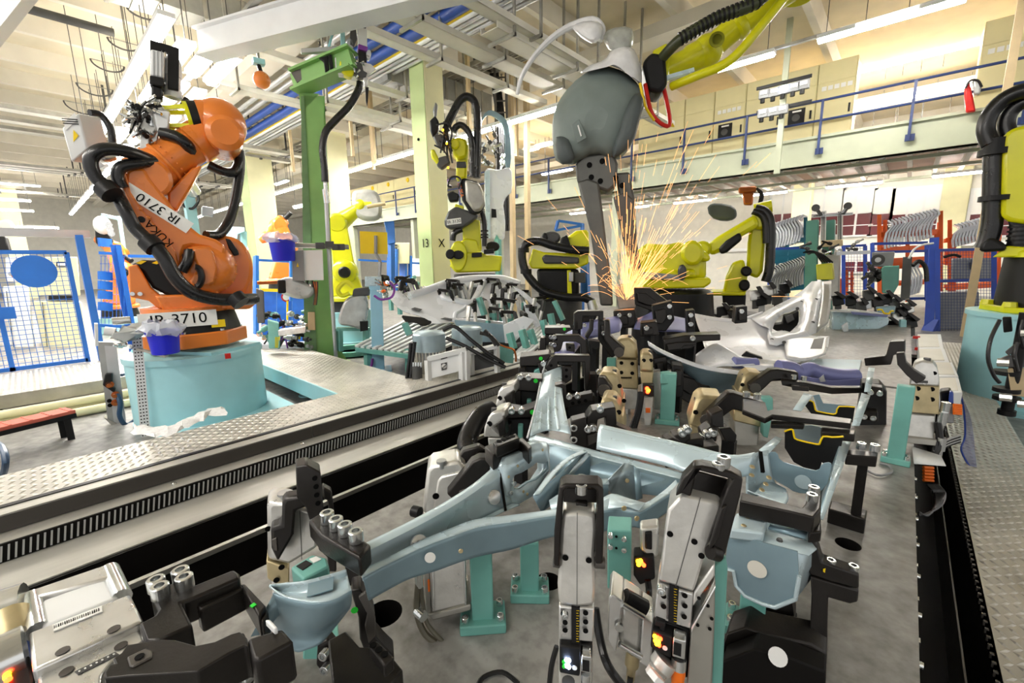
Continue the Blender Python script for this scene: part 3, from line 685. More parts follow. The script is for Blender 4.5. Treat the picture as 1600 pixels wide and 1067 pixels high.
# black dress hoses on the robot
hz = P0-FH*.5
hose('dress_hose', [(265,262,-.2),(235,250,-.3),(195,236,-.45),(160,234,-.5),(142,248,-.5),(147,272,-.5),(165,292,-.5),(182,302,-.5)], P0, .055, K['hose'], RB)
hose('dress_hose', [(182,302,-.5),(197,330,-.55),(213,358,-.55),(240,382,-.6)], P0, .055, K['hose'], RB)
hose('dress_hose', [(240,382,-.6),(258,405,-.62),(275,435,-.62),(300,457,-.6),(335,467,-.55),(372,468,-.5),(398,467,-.35)], P0, .062, K['hose'], RB)
hose('dress_hose', [(242,252,-.3),(210,256,-.4),(188,262,-.42),(184,278,-.42),(192,294,-.42)], P0, .05, K['hose'], RB)
hose('dress_hose', [(252,208,-.25),(275,214,-.3),(292,226,-.3),(300,240,-.2)], P0, .055, K['hose'], RB)
hose('dress_hose', [(366,232,.1),(374,250,.1),(366,268,.05),(348,268,0),(326,258,0)], P0, .05, K['hose'], RB)
hose('dress_hose', [(374,235,.1),(375,262,.1),(368,310,.05),(358,345,0),(342,366,-.1),(322,368,-.2)], P0, .05, K['hose'], RB)
hose('dress_hose', [(378,240,.14),(371,300,.1),(355,340,.05)], P0, .025, K['hose'], RB)
for (x_, y_) in ((175,298),(242,381),(376,467)):
    c_ = PP(x_, y_, P0-FH*.58); M().lathe(c_-UH*.05-V((0,0,-.03)), V((.5,.4,-.7)), [(0,.085),(.1,.085)], 14).obj('hose_clamp', K['blk'], RB)
hose('dress_hose', [(296,392,-.43),(293,408,-.46),(284,424,-.46)], P0, .045, K['hose'], RB)

# welding gun held by the orange robot
G0 = PP(225, 200, P0-FH*.15)
GN = thing('weld_gun', 'servo spot weld gun held by the orange robot with chrome fittings', 'weld gun', tuple(G0))
sl('mounting_plate', [(234,61),(280,75),(279,141),(262,138),(262,84),(256,78),(256,100),(234,100)], P0, -.16, .05, K['blk'], GN, .008)
sl('servo_motor', [(235,76),(257,81),(256,122),(234,117)], P0, -.22, .16, K['white'], GN, .015)
for x_ in (240,246,252): sl('cooling_groove', [(x_,79),(x_+1,79),(x_+1,120),(x_,119)], P0, -.225, .008, K['grey'], GN, 0)
sl('motor_cap', [(234,117),(256,122),(255,136),(233,130)], P0, -.23, .18, K['blk'], GN, .01)
C1 = PP(270, 90, P0-FH*.05); C2 = PP(270, 138, P0-FH*.05)
M().lathe(C1, C2-C1, [(0,.05),(.04,.07),(.1,.07),(.1,.075),(.18,.075),(.18,.065),(.3,.065),(.3,.075),(.38,.075),(.38,.06),((C2-C1).length,.06)], 20).obj('encoder_cylinder', K['white'], GN)
sl('encoder_band', [(262,102),(279,104),(279,116),(262,114)], P0, -.14, .1, K['blk'], GN, .01)
sl('spindle_housing', [(236,131),(254,136),(254,156),(236,152)], P0, -.2, .14, K['blk'], GN, .02)
sl('cast_frame', [(224,168),(240,158),(262,164),(266,178),(252,196),(242,214),(224,220),(208,208),(206,190)], P0, -.22, .2, K['alu'], GN, .03)
sl('transformer_block', [(238,170),(266,174),(264,200),(246,206)], P0, -.28, .1, K['white'], GN, .015)
sl('lower_arm', [(218,210),(234,213),(232,234),(218,233)], P0, -.26, .12, K['alub'], GN, .01)
sl('lower_arm', [(238,206),(250,204),(244,228),(232,232)], P0, -.2, .1, K['alub'], GN, .01)
M().cyl(PP(225, 232, P0-FH*.2), PP(225, 252, P0-FH*.2), .022).obj('electrode', K['chrome'], GN)
sl('electrode_holder', [(232,240),(240,238),(242,256),(234,258)], P0, -.22, .06, K['copper'], GN, .006)
for k in range(26):
    p = PP(R.uniform(200,246), R.uniform(156,214), P0-FH*R.uniform(.2,.3))
    M().lathe(p, V((R.uniform(-1,1),R.uniform(-1,1),R.uniform(-1,1))), [(0,.022),(.03,.022),(.03,.014),(.075,.014)], 8).obj('fitting', K['chrome'] if k % 3 else K['blk'], GN)
for k in range(9):
    a = PP(R.uniform(200,215), R.uniform(185,215), P0-FH*.25); b = PP(R.uniform(236,256), R.uniform(148,170), P0-FH*.25)
    M().tube([a, (a+b)/2+V((-.1,0,.05))-FH*.06, b], .011, 6).obj('coolant_hose', K['alub'] if k % 2 else K['hose'], GN)
hose('power_cable', [(285,158,-.1),(296,166,-.1),(302,176,-.1)], P0, .06, K['hose'], GN)
# white transformer box behind the gun
TB = thing('transformer_box', 'tilted white electrical box with yellow warning triangle beside the weld gun', 'box', tuple(PP(137,240,P0)))
f = tr([(96,200),(121,176),(137,233),(111,254)], P0-FH*.3); ex = PP(158,183,P0-FH*.1)-PP(121,176,P0-FH*.3)
bo = M().slab(f, ex).obj('housing', K['white'], TB, bev=.012)
nf = (f[1]-f[0]).cross(f[3]-f[0]).normalized(); nf = -nf if nf.dot(FH) > 0 else nf
cc = (f[0]+f[1]+f[2]+f[3])/4; ux = (f[1]-f[0]).normalized(); uy = (f[0]-f[3]).normalized()
M().slab([cc+nf*.004-ux*.02-uy*.02, cc+nf*.004+ux*.012+uy*.06, cc+nf*.004+ux*.045-uy*.01], nf*.003).obj('warning_triangle', K['yel2'], bo)
M().slab([cc+nf*.004-ux*.06+uy*.1, cc+nf*.004+ux*.07+uy*.1, cc+nf*.004+ux*.07+uy*.16, cc+nf*.004-ux*.06+uy*.16], nf*.003).obj('text_label', K['paper'], bo)
for k in range(3): M().box(cc+nf*.009+ux*.005+uy*(.112+.018*k), (.1,.003,.007), ux, uy).obj('print_line', K['ink'], bo)
hose('feed_hose', [(140,176,-.1),(158,180,-.05),(172,200,-.05),(176,224,-.05)], P0, .03, K['hose'], TB)
hose('feed_hose', [(148,232,-.3),(160,248,-.3),(178,246,-.25)], P0, .03, K['alub'], TB)
M().tube([PP(150,250,P0-FH*.2), PP(162,262,P0-FH*.2)], .05, 8).obj('gland', K['alub'], TB)

# around the pedestal: perforated upright, buckets, covered fitting, valve panel
F1p = PZ(228, 682, 0.0); n1 = dirn
ups = thing('perforated_upright', 'white perforated steel upright beside the aqua pedestal', 'upright', tuple(F1p))
up_top = PP(212, 505, F1p, n1)
M().bar(F1p, up_top, .075, .01, up=n1).obj('strip', K['white'], ups)
g = M()
for k in range(34):
    for s_ in (-.022, 0, .022):
        c_ = F1p.lerp(up_top, (k+.5)/34)+UH*s_; g.lathe(c_-n1*.005, -n1, [(0,.0065),(.003,.0065)], 6)
g.obj('punched_holes', K['ink'], ups, kind='stuff')
BP = PP(256, 530, P0-dirn*.75, dirn)
def bucket(c, r, h, label, bag=True):
    t = thing('waste_bucket', label, 'bucket', (c.x, c.y, c.z-h/2))
    M().lathe(c-V((0,0,h/2)), (0,0,1), [(0,r*.82),(.01,r*.84),(h*.86,r*.97),(h*.87,r*1.06),(h*.97,r*1.06),(h*.97,r*.95),(.03,r*.78)], 28).obj('pail', K['bucket'], t)
    if bag:
        rows = []
        for j in range(5):
            rr = r*(1.02+.1*j) if j < 3 else r*(1.25-.3*(j-2))
            zz = h/2+(-.05+.03*j if j < 3 else .0+.02*j)
            rows.append([c+V((math.cos(i*math.pi/12)*rr*(1+R.uniform(-.2,.3)), math.sin(i*math.pi/12)*rr*(1+R.uniform(-.2,.3)), zz+R.uniform(-.02,.03))) for i in range(24)])
        M().grid(rows, True).obj('bag', K['bagf'], t)
    return t
K['bagf'] = mat('clear_bag', (225,230,240), .25, 0, .05, 8, alpha=.6)
bucket(BP-V((0,0,.02)), .125, .22, 'blue waste bucket with plastic bag in front of the orange robot base')
M().bar(PP(215,545,F1p,n1), BP+V((0,0,-.16)), .03, .02).obj('bucket_arm', K['steel'], ups)
CV = thing('covered_fitting', 'chrome pipe fitting wrapped in crumpled white foil beside the bucket', 'fitting', tuple(PP(205,528,F1p)))
rows = []
for j in range(6):
    t_ = j/5; rows.append([PP(185+14*j, 516+R.uniform(-4,4), F1p-FH*.1)+V((math.cos(i*.628)*.05*R.uniform(.6,1.4), math.sin(i*.628)*.08, math.sin(i*.628)*.05*R.uniform(.6,1.4)))*(1.2-abs(t_-.4)) for i in range(10)])
M().grid(rows, True).obj('foil_wrap', K['foil'], CV)
M().cyl(PP(176,502,F1p), PP(204,500,F1p), .035, n=12).obj('pipe', K['chrome'], CV); M().cyl(PP(163,517,F1p), PP(180,519,F1p), .04, n=12).obj('perforated_sleeve', K['white'], CV)
M().bar(PP(150,505,F1p), PP(151,540,F1p), .05, .02).obj('angle', K['white'], CV)
for k in range(10): M().lathe(PP(R.uniform(186,212), R.uniform(524,542), F1p-FH*.05), V((R.uniform(-1,1),R.uniform(-1,1),.3)), [(0,.02),(.04,.02),(.04,.01),(.07,.01)], 8).obj('fitting', K['chrome'], CV)
VPp = PZ(180, 662, 0); vn = FH
VP = thing('valve_board', 'grey bent sheet panel with brass valve and blue hose', 'panel', tuple(VPp))
sl('sheet', [(152,535),(163,539),(178,660),(168,654)], VPp, 0, .012, K['slat'], VP, 0)
sl('sheet', [(163,539),(182,541),(198,668),(178,660)], VPp, 0, .012, K['silver'], VP, 0)
sl('sheet_top', [(152,534),(176,535),(183,541),(163,540)], VPp, -.005, .03, K['slat'], VP, 0)
sl('base', [(162,652),(178,660),(202,670),(186,676)], VPp, -.02, .1, K['steel'], VP, 0)
sl('valve_body', [(164,584),(175,584),(175,604),(180,608),(178,614),(160,602)], VPp, -.06, .06, K['blk'], VP, .01)
for x_, y_ in ((172,600),(181,616),(181,628)): M().lathe(PP(x_,y_,VPp-FH*.03), -FH, [(0,.035),(.03,.035),(.03,.02),(.09,.02)], 8).obj('brass_fitting', K['copper'], VP)
for x_, y_ in ((171,626),(172,633)): M().lathe(PP(x_,y_,VPp-FH*.0), -FH, [(0,.02),(.01,.02)], 10).obj('port', K['ink'], VP)
hose('hose', [(183,616,-.08),(188,630,-.12),(187,650,-.12),(197,664,-.08),(212,656,0),(222,650,.1)], VPp, .022, K['pipehose'] if 'pipehose' in K else mat('hose_bluegrey', (40,72,104), .35), VP)
hose('hose', [(190,586,.05),(205,580,.2),(214,572,.4)], VPp, .015, MATS['hose_bluegrey'], VP)
# bench step
a = PZ(-30, 700, 0); bz = .3
B1 = PZ(118, 640, .28); B0 = PZ(0, 668, .28)
BN = thing('step_bench', 'low step bench with salmon red slatted top on black legs', 'bench', (B0.x, B0.y, 0))
dv = (B1-B0).normalized(); pv = V((-dv.y, dv.x, 0)); pv = pv if pv.dot(FH) > 0 else -pv
st = B1-dv*2.2
M().slab([st, B1, B1+pv*.2, st+pv*.2], (0,0,-.035)).obj('top', K['bench'], BN, bev=.006)
M().slab([st+V((0,0,-.035)), B1+V((0,0,-.035)), B1+pv*.2+V((0,0,-.035)), st+pv*.2+V((0,0,-.035))], (0,0,-.04)).obj('frame', K['blk'], BN)
for k in (.06, 1.35, 2.1):
    for s_ in (.03, .17): M().bar(B1-dv*k+pv*s_+V((0,0,-.07)), V(((B1-dv*k+pv*s_).x, (B1-dv*k+pv*s_).y, 0)), .05, .05).obj('leg', K['blk'], BN)
for k in range(16): M().slab([B1-dv*(.03+k*.13)+V((0,0,.001)), B1-dv*(.05+k*.13)+V((0,0,.001)), B1-dv*(.05+k*.13)+pv*.2+V((0,0,.001)), B1-dv*(.03+k*.13)+pv*.2+V((0,0,.001))], (0,0,.004)).obj('slat', K['bench'], BN)
tag(M().tube([PZ(-8,690,.3), PZ(4,700,.32), PZ(9,722,.25), PZ(2,745,.1), PZ(-20,752,.05)], .02, 8).obj('air_hose', MATS['hose_bluegrey']), 'blue grey air hose looping in at the left picture edge', 'hose')
# crumpled white sealing around the pedestal foot
gr = []
pth = [(208+8*i_, 668+7*math.sin(i_*.33)-(0 if i_ < 9 else (i_-9)*2.6)+R.uniform(-2,2)) for i_ in range(19)]
for (x_, y_) in pth:
    c_ = PZ(x_, y_, .3); gr.append([c_+V((R.uniform(-.03,.03), R.uniform(-.02,.02), 0))+dirn*-(i-2)*.07+V((0,0,[.0,.02,.03,.02,.0][i]*R.uniform(.2,1.3)+.004)) for i in range(5)])
wm = mat('white_grout', (240,240,240), .8, 0, .08, 30, .6, 40)
tag(M().grid(gr).obj('grout_spill', wm), 'lumpy white grout along the foot of the aqua pedestal', 'grout')
g = M()
for k in range(60):
    c_ = PZ(R.uniform(160,300), R.uniform(684,712), .3)
    if -4.15 < c_.x < -3.7: g.ball(c_+V((0,0,.004)), R.uniform(.004,.012), 6, 4)
tag(g.obj('grout_crumbs', wm), 'white grout crumbs scattered on the left walkway', 'grout', kind='stuff')

setview(90)
# ============================================================ BLUE FENCE AND WHITE MACHINES
FX = -8.55
FN = thing('mesh_fence', 'blue framed wire mesh fence panel with a blue round plate', 'fence', (FX, .2, .3))
def fz(px, py): return PX(px, py, FX)
yb = fz(137, 560).y; y0 = fz(-60, 500).y; zt = fz(60, 394).z; zb = .33
for z in (zt, zb): M().bar((FX, y0, z), (FX, yb, z), .05, .05).obj('frame_bar', K['blue'], FN)
for y in (y0, fz(2,500).y, yb): M().bar((FX, y, zb-.03), (FX, y, zt), .05, .05).obj('frame_post', K['blue'], FN)
g = M(); y = y0
while y < yb: g.bar((FX, y, zb), (FX, y, zt), .006, .006); y += .062
z = zb
while z < zt: g.bar((FX, y0, z), (FX, yb, z), .006, .006); z += .062
g.obj('wire_mesh', K['blue'], FN, kind='stuff')
c_ = fz(54, 424); M().lathe(c_+V((.03,0,0)), (1,0,0), [(0,.21),(.012,.21)], 32).obj('round_plate', K['blue'], FN)
a = fz(-10, 497); M().bx(FX+.02, FX+.06, a.y-.1, fz(25,490).y, a.z-.02, a.z+.13).obj('lock_plate', K['blue'], FN)
tp = thing('fence_post', 'tall blue steel fence post beside the wire mesh panel', 'post', (FX, fz(146,570).y, .0))
M().bx(FX-.06, FX+.08, fz(142,500).y, fz(154,500).y, 0, fz(143,368).z).obj('shaft', K['blue'], tp); M().bx(FX-.15, FX+.2, fz(142,500).y-.1, fz(154,500).y+.1, 0, .02).obj('foot_plate', K['blue'], tp)
M().bar((FX, y0, fz(60,364).z), (FX, fz(140,366).y, fz(60,364).z), .12, .1).obj('header_rail', K['silver'], tp)
# second bay beyond the post
t = thing('fence_bay', 'blue fence bay with lock plates behind the orange robot', 'fence', (FX, fz(190,540).y, 0))
for px in (192, 200):
    p = PD(px, 470, 7.6); M().bar((p.x, p.y, 0), (p.x, p.y, 2.0), .07, .07).obj('frame_post', K['blue'], t)
a = PD(154, 400, 7.3); b = PD(192, 400, 7.6)
for py in (395, 378, 430, 445, 460, 478, 508):
    A = PD(154, py, 7.3); B = PD(190 if py in (395, 508) else 174, py+2, 7.5); M().bar(A, B, .04, .05 if py in (395,508) else .14).obj('lock_plate', K['blue'], t)
for k in range(7): M().bar(PD(158+6*k, 520, 7.5), PD(158+6*k, 400, 7.5), .008, .008).obj('mesh_wire', K['blue'], t)
for k in range(10): M().bar(PD(156, 400+12*k, 7.4), PD(198, 400+12*k, 7.6), .008, .008).obj('mesh_wire', K['blue'], t)
t = thing('fence_run', 'low blue fence rails running behind the orange robot to the green post', 'fence', tuple(PD(400,520,8.4)-V((0,0,.6))))
for (x0, y0_, x1, y1_, d0, d1) in ((200,400,320,402,7.8,8.6),(398,406,460,409,8.8,9.2),(560,406,700,414,11,12.5),(398,440,412,442,8.7,8.8)):
    M().bar(PD(x0,y0_,d0), PD(x1,y1_,d1), .05, .05).obj('rail', K['blue'], t)
for (x, y0_, y1_, d, w_) in ((400,400,560,8.7,.16),(455,408,470,9,.06),(617,390,455,11.5,.2),(630,400,450,11.8,.28),(641,400,450,11.8,.1),(608,402,450,11.2,.12),(697,400,440,12.4,.2)):
    M().bar(PD(x,y1_,d), PD(x,y0_,d), w_, .06).obj('post', K['blue'], t)
t = thing('blue_screen', 'solid blue panel screen behind the green post', 'screen', tuple(PD(445,530,9.2)))
for k in range(3): M().slab([PD(409+24*k, 455, 9.2), PD(432+24*k, 456, 9.2), PD(432+24*k, 545, 9.2), PD(409+24*k, 540, 9.2)], FH*.03).obj('panel', mat('screen_blue', (28,100,196), .4), t)
M().bar(PD(408, 453, 9.15), PD(480, 455, 9.15), .03, .06).obj('yellow_rail', K['yel2'], t)
q = PD(447, 464, 9.1); M().lathe(q, -FH, [(0,.1),(.01,.1)], 20).obj('round_sign', K['redp'], t); M().lathe(q-FH*.01, -FH, [(0,.07),(.004,.07)], 20).obj('round_sign_face', K['paper'], t)
M().bar(PD(449,470,9.1), PD(449,500,9.1), .03, .03).obj('sign_pole', K['yel2'], t)
# white machines behind the mesh
def mach(pts, d, ex, label, m='offw'):
    p = PD(*pts[-1], d); t = thing('machine_cabinet', label, 'cabinet', tuple(p)); M().slab([PD(a_, b_, d) for a_, b_ in pts], FH*ex).obj('body', K[m], t, bev=.02); return t
t = mach([(56,402),(121,401),(126,462),(58,462)], 9.3, .5, 'off white upper machine cabinet with square handle behind the fence', 'colcream')
M().slab([PD(*q, 9.28) for q in ((88,409),(104,409),(104,416),(88,416))], -FH*.03).obj('handle', K['blk'], t); M().slab([PD(*q, 9.24) for q in ((90,411),(102,411),(102,415),(90,415))], -FH*.01).obj('handle_grip', K['paper'], t)
t = mach([(52,470),(128,472),(138,552),(70,556)], 9.15, .6, 'cream machine cabinet on castors with cable shadows behind the fence', 'colcream')
M().slab([PD(*q, 9.14) for q in ((76,462),(118,462),(118,469),(76,469))], FH*.4).obj('dark_slot', K['blk'], t)
M().bar(PD(66,472,9.13), PD(75,556,9.13), .015, .01).obj('door_gap', K['ink'], t)
for (x, y) in ((76,562),(128,560),(100,562)): M().lathe(PD(x, y, 9.0), UH, [(0,.06),(.05,.06)], 14).obj('castor', K['blk'], t)
t = mach([(4,448),(44,446),(54,546),(20,550)], 9.2, .5, 'white machine cabinet at the left edge behind the fence', 'white')
M().bar(PD(10,455,9.18), PD(22,548,9.18), .012, .01).obj('door_gap', K['ink'], t)
t = mach([(8,402),(55,400),(55,440),(10,440)], 9.5, .4, 'white upper machine box with valves at the left edge behind the fence', 'white')
for k in range(6): M().lathe(PD(18+5*k, 428+3*(k % 2), 9.4), -FH, [(0,.05),(.08,.05)], 8).obj('valve', K['copper'] if k % 2 else K['grey'], t)
# ============================================================ generic robot made of its joints
def robot(label, P0, zb, S, E, Wp, T, m, rb=.45, r=(.26,.2,.17,.12), n=None, lat=.0, name='industrial_robot', cbal=True, cone=True, hoses=()):
    n = n or FH; u = V((n.y, -n.x, 0)); P0 = V(P0); S, E, Wp, T = map(V, (S, E, Wp, T)); Z = V((0,0,1))
    t = thing(name, label, 'robot', (P0.x, P0.y, zb))
    if cone: M().lathe((P0.x,P0.y,zb), Z, [(0,rb*.95),(.22,rb*.85)], 32).obj('base_cone', K['blk'], t); z1_ = zb+.22
    else: z1_ = zb
    M().lathe((P0.x,P0.y,z1_), Z, [(0,rb),(.06,rb*1.02),(.1,rb*.95)], 32).obj('carousel', m, t)
    c = V((P0.x,P0.y,z1_+.1)); h = max(.05, S.z-c.z)
    M().slab([c-u*rb*.8-n*.22, c+u*rb*.8-n*.22, S+u*r[0]*.9-n*.22-Z*.05, S-u*r[0]*.9-n*.22-Z*.05], n*.44).obj('shoulder_frame', m, t, bev=.03)
    M().lathe(S-n*.32, n, [(0,r[0]*.6),(.05,r[0]*.9),(.12,r[0]),(.56,r[0]),(.62,r[0]*.8)], 28).obj('shoulder_joint', m, t)
    boltring(S-n*.26, -n, r[0]*.85, 14, .014, t, 'chrome')
    M().lathe(S-n*.5, n, [(0,r[0]*.35),(.03,r[0]*.45),(.2,r[0]*.45)], 16).obj('shoulder_motor', K['blk'], t)
    M().slab(capsule(S-n*(.2), r[0]*.8, E-n*.2, r[1]*.9, u), n*.22).obj('link_arm', m, t, bev=.03)
    if cbal: M().cyl(S+n*.2-u*.05, S+n*.2-u*.05+(E-S)*.6+u*.1, .11).obj('counterbalance', K['blk'], t)
    M().lathe(E-n*.26, n, [(0,r[1]*.8),(.04,r[1]),(.48,r[1]),(.52,r[1]*.8)], 24).obj('elbow_joint', m, t)
    fd = (Wp-E).normalized(); L = (Wp-E).length; b = E+n*.02-fd*.28
    M().lathe(b, fd, [(0,r[2]*.6),(.05,r[2]),(.3,r[2]*1.08),(.5,r[2]*.95),(L+.1,r[3]*1.05),(L+.22,r[3])], 24).obj('forearm', m, t)
    for k in (-1, 0, 1): M().cyl(b-fd*.22+n*.1*k, b+n*.1*k, .06, n=12).obj('axis_motor', K['blk'], t)
    M().ball(Wp+n*.02, r[3]*1.35, 18, 10).obj('wrist', m, t)
    td = (T-Wp).normalized()
    M().lathe(Wp+n*.02, td, [(0,r[3]*1.1),((T-Wp).length*.75,r[3]),((T-Wp).length*.76,r[3]*.9),((T-Wp).length,r[3]*.9)], 20).obj('tool_flange', m, t)
    for pts, rr in hoses: M().tube(pts, rr, 10, 5).obj('dress_hose', K['hose'], t)
    return t
def pedestal(P, z1_, r_, label, m='aqua'):
    t = thing('robot_pedestal', label, 'pedestal', (P.x, P.y, 0))
    M().lathe((P.x,P.y,0), (0,0,1), [(0,r_*1.25),(.03,r_*1.25),(.03,r_),(z1_-.05,r_),(z1_-.05,r_*1.04),(z1_,r_*1.04)], 40).obj('drum', K[m], t); return t

# ============================================================ GREEN GUN POST GROUP
setview(512); GP = PZ(512, 572, 0); nG = FH
gp = thing('gun_post', 'tall green steel H beam post carrying a fixed weld gun', 'post', tuple(GP))
def g_(px, py, d=0): return PP(px, py, GP+nG*d)
M().slab([g_(492,566), g_(524,566), g_(505,150), g_(472,150)], nG*.02).obj('flange', K['postgreen'], gp)
M().slab([g_(507,566,.01), g_(510,566,.01), g_(491,150,.01), g_(488,150,.01)], nG*.22).obj('web', K['postgreen'], gp)
M().slab([g_(494,566,.2), g_(526,566,.2), g_(507,150,.2), g_(474,150,.2)], nG*.02).obj('flange', K['postgreen'], gp)
M().slab([g_(476,566,-.02), g_(496,566,-.02), g_(475,150,-.02), g_(470,150,-.02)], nG*.12).obj('side_channel', mat('post_green_dull', (104,140,92), .45), gp)
M().slab([g_(524,560,-.01), g_(524,535,-.01), g_(550,574,-.01), g_(524,572,-.01)], nG*.02).obj('gusset', K['postgreen'], gp)
M().box(GP+V((0,0,.01)), (.7,.5,.02), UH).obj('foot_plate', K['postgreen'], gp)
# head beam
A = PP(462, 130, GP); B = PP(552, 92, GP-nG*.5)
M().bar(A, B, .16, .2).obj('head_web', K['postgreen'], gp); M().bar(A+V((0,0,.12)), B+V((0,0,.12)), .3, .03).obj('head_flange', K['postgreen'], gp); M().bar(A+V((0,0,-.12)), B+V((0,0,-.12)), .3, .03).obj('head_flange', K['postgreen'], gp)
M().slab([A+UH*.03+V((0,0,-.12)), A+UH*.3+V((0,0,-.1)), A+UH*.03+V((0,0,-.4))], nG*.02).obj('head_gusset', K['postgreen'], gp)
M().bar(g_(460,122,-.1), g_(500,97,-.25), .02, .14).obj('head_end_rail', K['dsteel'], gp)
gw = PP(555, 100, GP-nG*.45)
wg = thing('weld_gun', 'fixed servo weld gun with yellow cover on the green post', 'weld gun', tuple(gw))
def w_(name, pts, d, th, m, bev=.008, rnd=0): return sl(name, pts, gw, d, th, K[m], wg, bev, rnd)
w_('motor_cap', [(554,33),(560,25),(572,30),(572,44),(559,40)], -.02, .12, 'blk'); w_('servo_motor', [(559,40),(573,43),(574,74),(560,70)], 0, .12, 'white'); w_('motor_band', [(560,68),(575,73),(574,80),(559,76)], -.01, .14, 'purple')
w_('bracket_plate', [(548,38),(555,34),(558,60),(552,74),(546,70)], .02, .06, 'dgrey'); w_('yellow_cover', [(531,92),(540,88),(553,98),(554,114),(548,121),(536,115),(530,104)], -.04, .14, 'yellow', .02, 1)
w_('white_flange', [(523,90),(531,85),(533,96),(532,112),(540,117),(530,116),(524,110)], 0, .12, 'white'); w_('spindle', [(560,78),(572,82),(573,98),(566,108),(560,98)], 0, .1, 'blk')
w_('gun_frame', [(554,98),(570,96),(576,106),(572,120),(560,122),(552,112)], -.02, .1, 'dgrey'); w_('lower_arm', [(567,110),(575,110),(575,134),(569,136)], 0, .06, 'alub'); w_('hinge', [(565,96),(580,100),(588,108),(578,116),(568,110)], -.03, .06, 'alu')
w_('electrode', [(571,136),(576,136),(575,158),(574,166),(572,158)], .01, .04, 'blk', .004); w_('side_motor', [(540,62),(550,58),(554,72),(546,80)], .02, .08, 'silver', .01, 1); w_('encoder', [(571,80),(579,76),(581,86),(575,96)], 0, .07, 'silver', .01, 1)
for k in range(10): M().lathe(PP(R.uniform(553,578), R.uniform(84,120), gw-nG*.04), V((R.uniform(-1,1),-.5,R.uniform(-1,1))), [(0,.015),(.03,.015),(.03,.008),(.06,.008)], 8).obj('fitting', K['chrome'], wg)
t = thing('support_frame', 'pale aqua triangular bracket rising from the green post head', 'bracket', tuple(PP(530,95,gw)))
sl('upright', [(529,-20),(537,-20),(540,82),(533,82)], gw, .1, .1, K['aqua'], t); sl('brace', [(529,10),(533,10),(515,75),(511,75)], gw, .1, .06, K['aqua'], t); sl('cross_bar', [(470,75),(525,72),(525,80),(470,82)], gw, .05, .08, K['silver'], t)
sl('clamp', [(498,90),(512,86),(515,110),(508,112),(506,96)], gw, -.02, .05, K['blk'], t); sl('clamp', [(512,86),(518,84),(521,106),(516,108)], gw, -.02, .05, K['blk'], t)
hs = [(562,128),(560,140),(546,165),(524,188),(509,206),(504,232),(507,262),(508,284)]
ho = thing('cable_hose', 'thick black cable hose hanging from the fixed weld gun', 'hose', tuple(g_(508,284,-.1))); hose('hose_body', hs, GP, .05, K['hose'], ho, -.25); hose('end_fitting', [(508,284),(509,300)], GP, .03, K['chrome'], ho, -.22)
t = thing('conduit', 'bright steel conduit standing along the green post', 'conduit', tuple(g_(525,560,-.12))); hose('pipe', [(509,300),(514,400),(525,560)], GP, .03, K['silver'], t, -.2); M().cyl(g_(508,296,-.2), g_(511,318,-.2), .045).obj('coupling', K['chrome'], t)
# box, bar, bucket and foil covered gun hanging on the post
bx_ = thing('junction_box', 'light grey steel box with warning triangle on the green post', 'box', tuple(g_(480,440,-.3)))
M().slab([g_(456,392,-.45), g_(474,391,-.45), g_(476,439,-.45), g_(457,438,-.45)], nG*.03+UH*.0).obj('front_face', K['grey'], bx_)
M().slab([g_(456,392,-.42), g_(504,390,-.42), g_(506,438,-.42), g_(457,438,-.42)], nG*.25).obj('housing', K['white'], bx_, bev=.01)
M().slab([g_(463,417,-.46), g_(465,410,-.46), g_(467,417,-.46)], nG*.01).obj('warning_triangle', K['yel2'], bx_)
for k in range(5): M().tube([g_(472+4*k,438,-.35), g_(473+4*k,448,-.38), g_(478+4*k,446,-.35)], .012, 6).obj('gland_cable', K['chrome'] if k % 2 else K['hose'], bx_)
t = thing('bracket_bar', 'grey clamp bar reaching left from the green post', 'bar', tuple(g_(500,385,-.3))); M().cyl(g_(455,383,-.35), g_(545,386,-.35), .035).obj('bar', K['steel'], t)
for (x, y) in ((500,384),(515,382),(525,386),(532,386)): M().box(g_(x,y,-.36), (.12,.1,.09), UH).obj('clamp_block', K['dgrey'], t, bev=.008)
bucket(g_(442,391,-.45), .17, .3, 'blue waste bucket with white bag hung left of the green post')
t = thing('foil_gun', 'weld gun wrapped in silver foil below the grey box', 'weld gun', tuple(g_(455,460,-.3)))
M().slab(chaikin([g_(434,437,-.4), g_(450,432,-.4), g_(478,440,-.4), g_(495,452,-.4), g_(486,466,-.4), g_(465,468,-.4), g_(446,462,-.4), g_(436,458,-.4)], 2), nG*.3).obj('foil_cover', K['foil'], t, bev=.05); M().slab([g_(433,437,-.42), g_(446,437,-.42), g_(447,458,-.42), g_(434,459,-.42)], nG*.2).obj('black_end', K['blk'], t, bev=.02); M().cyl(g_(402,442,-.35), g_(434,441,-.35), .025).obj('copper_arm', K['copper'], t)
for k in range(5): M().tube([g_(488+2*k,440,-.35), g_(492+k,455,-.38), g_(490+k,476,-.3)], .012, 6).obj('cable', K['copper'] if k % 2 else K['hose'], t)
tag(M().slab([g_(481,488,-.1), g_(492,488,-.1), g_(493,516,-.1), g_(481,516,-.1)], nG*.12).obj('terminal_box', K['tan'], bev=.008), 'small beige terminal box on the left side of the green post', 'box')
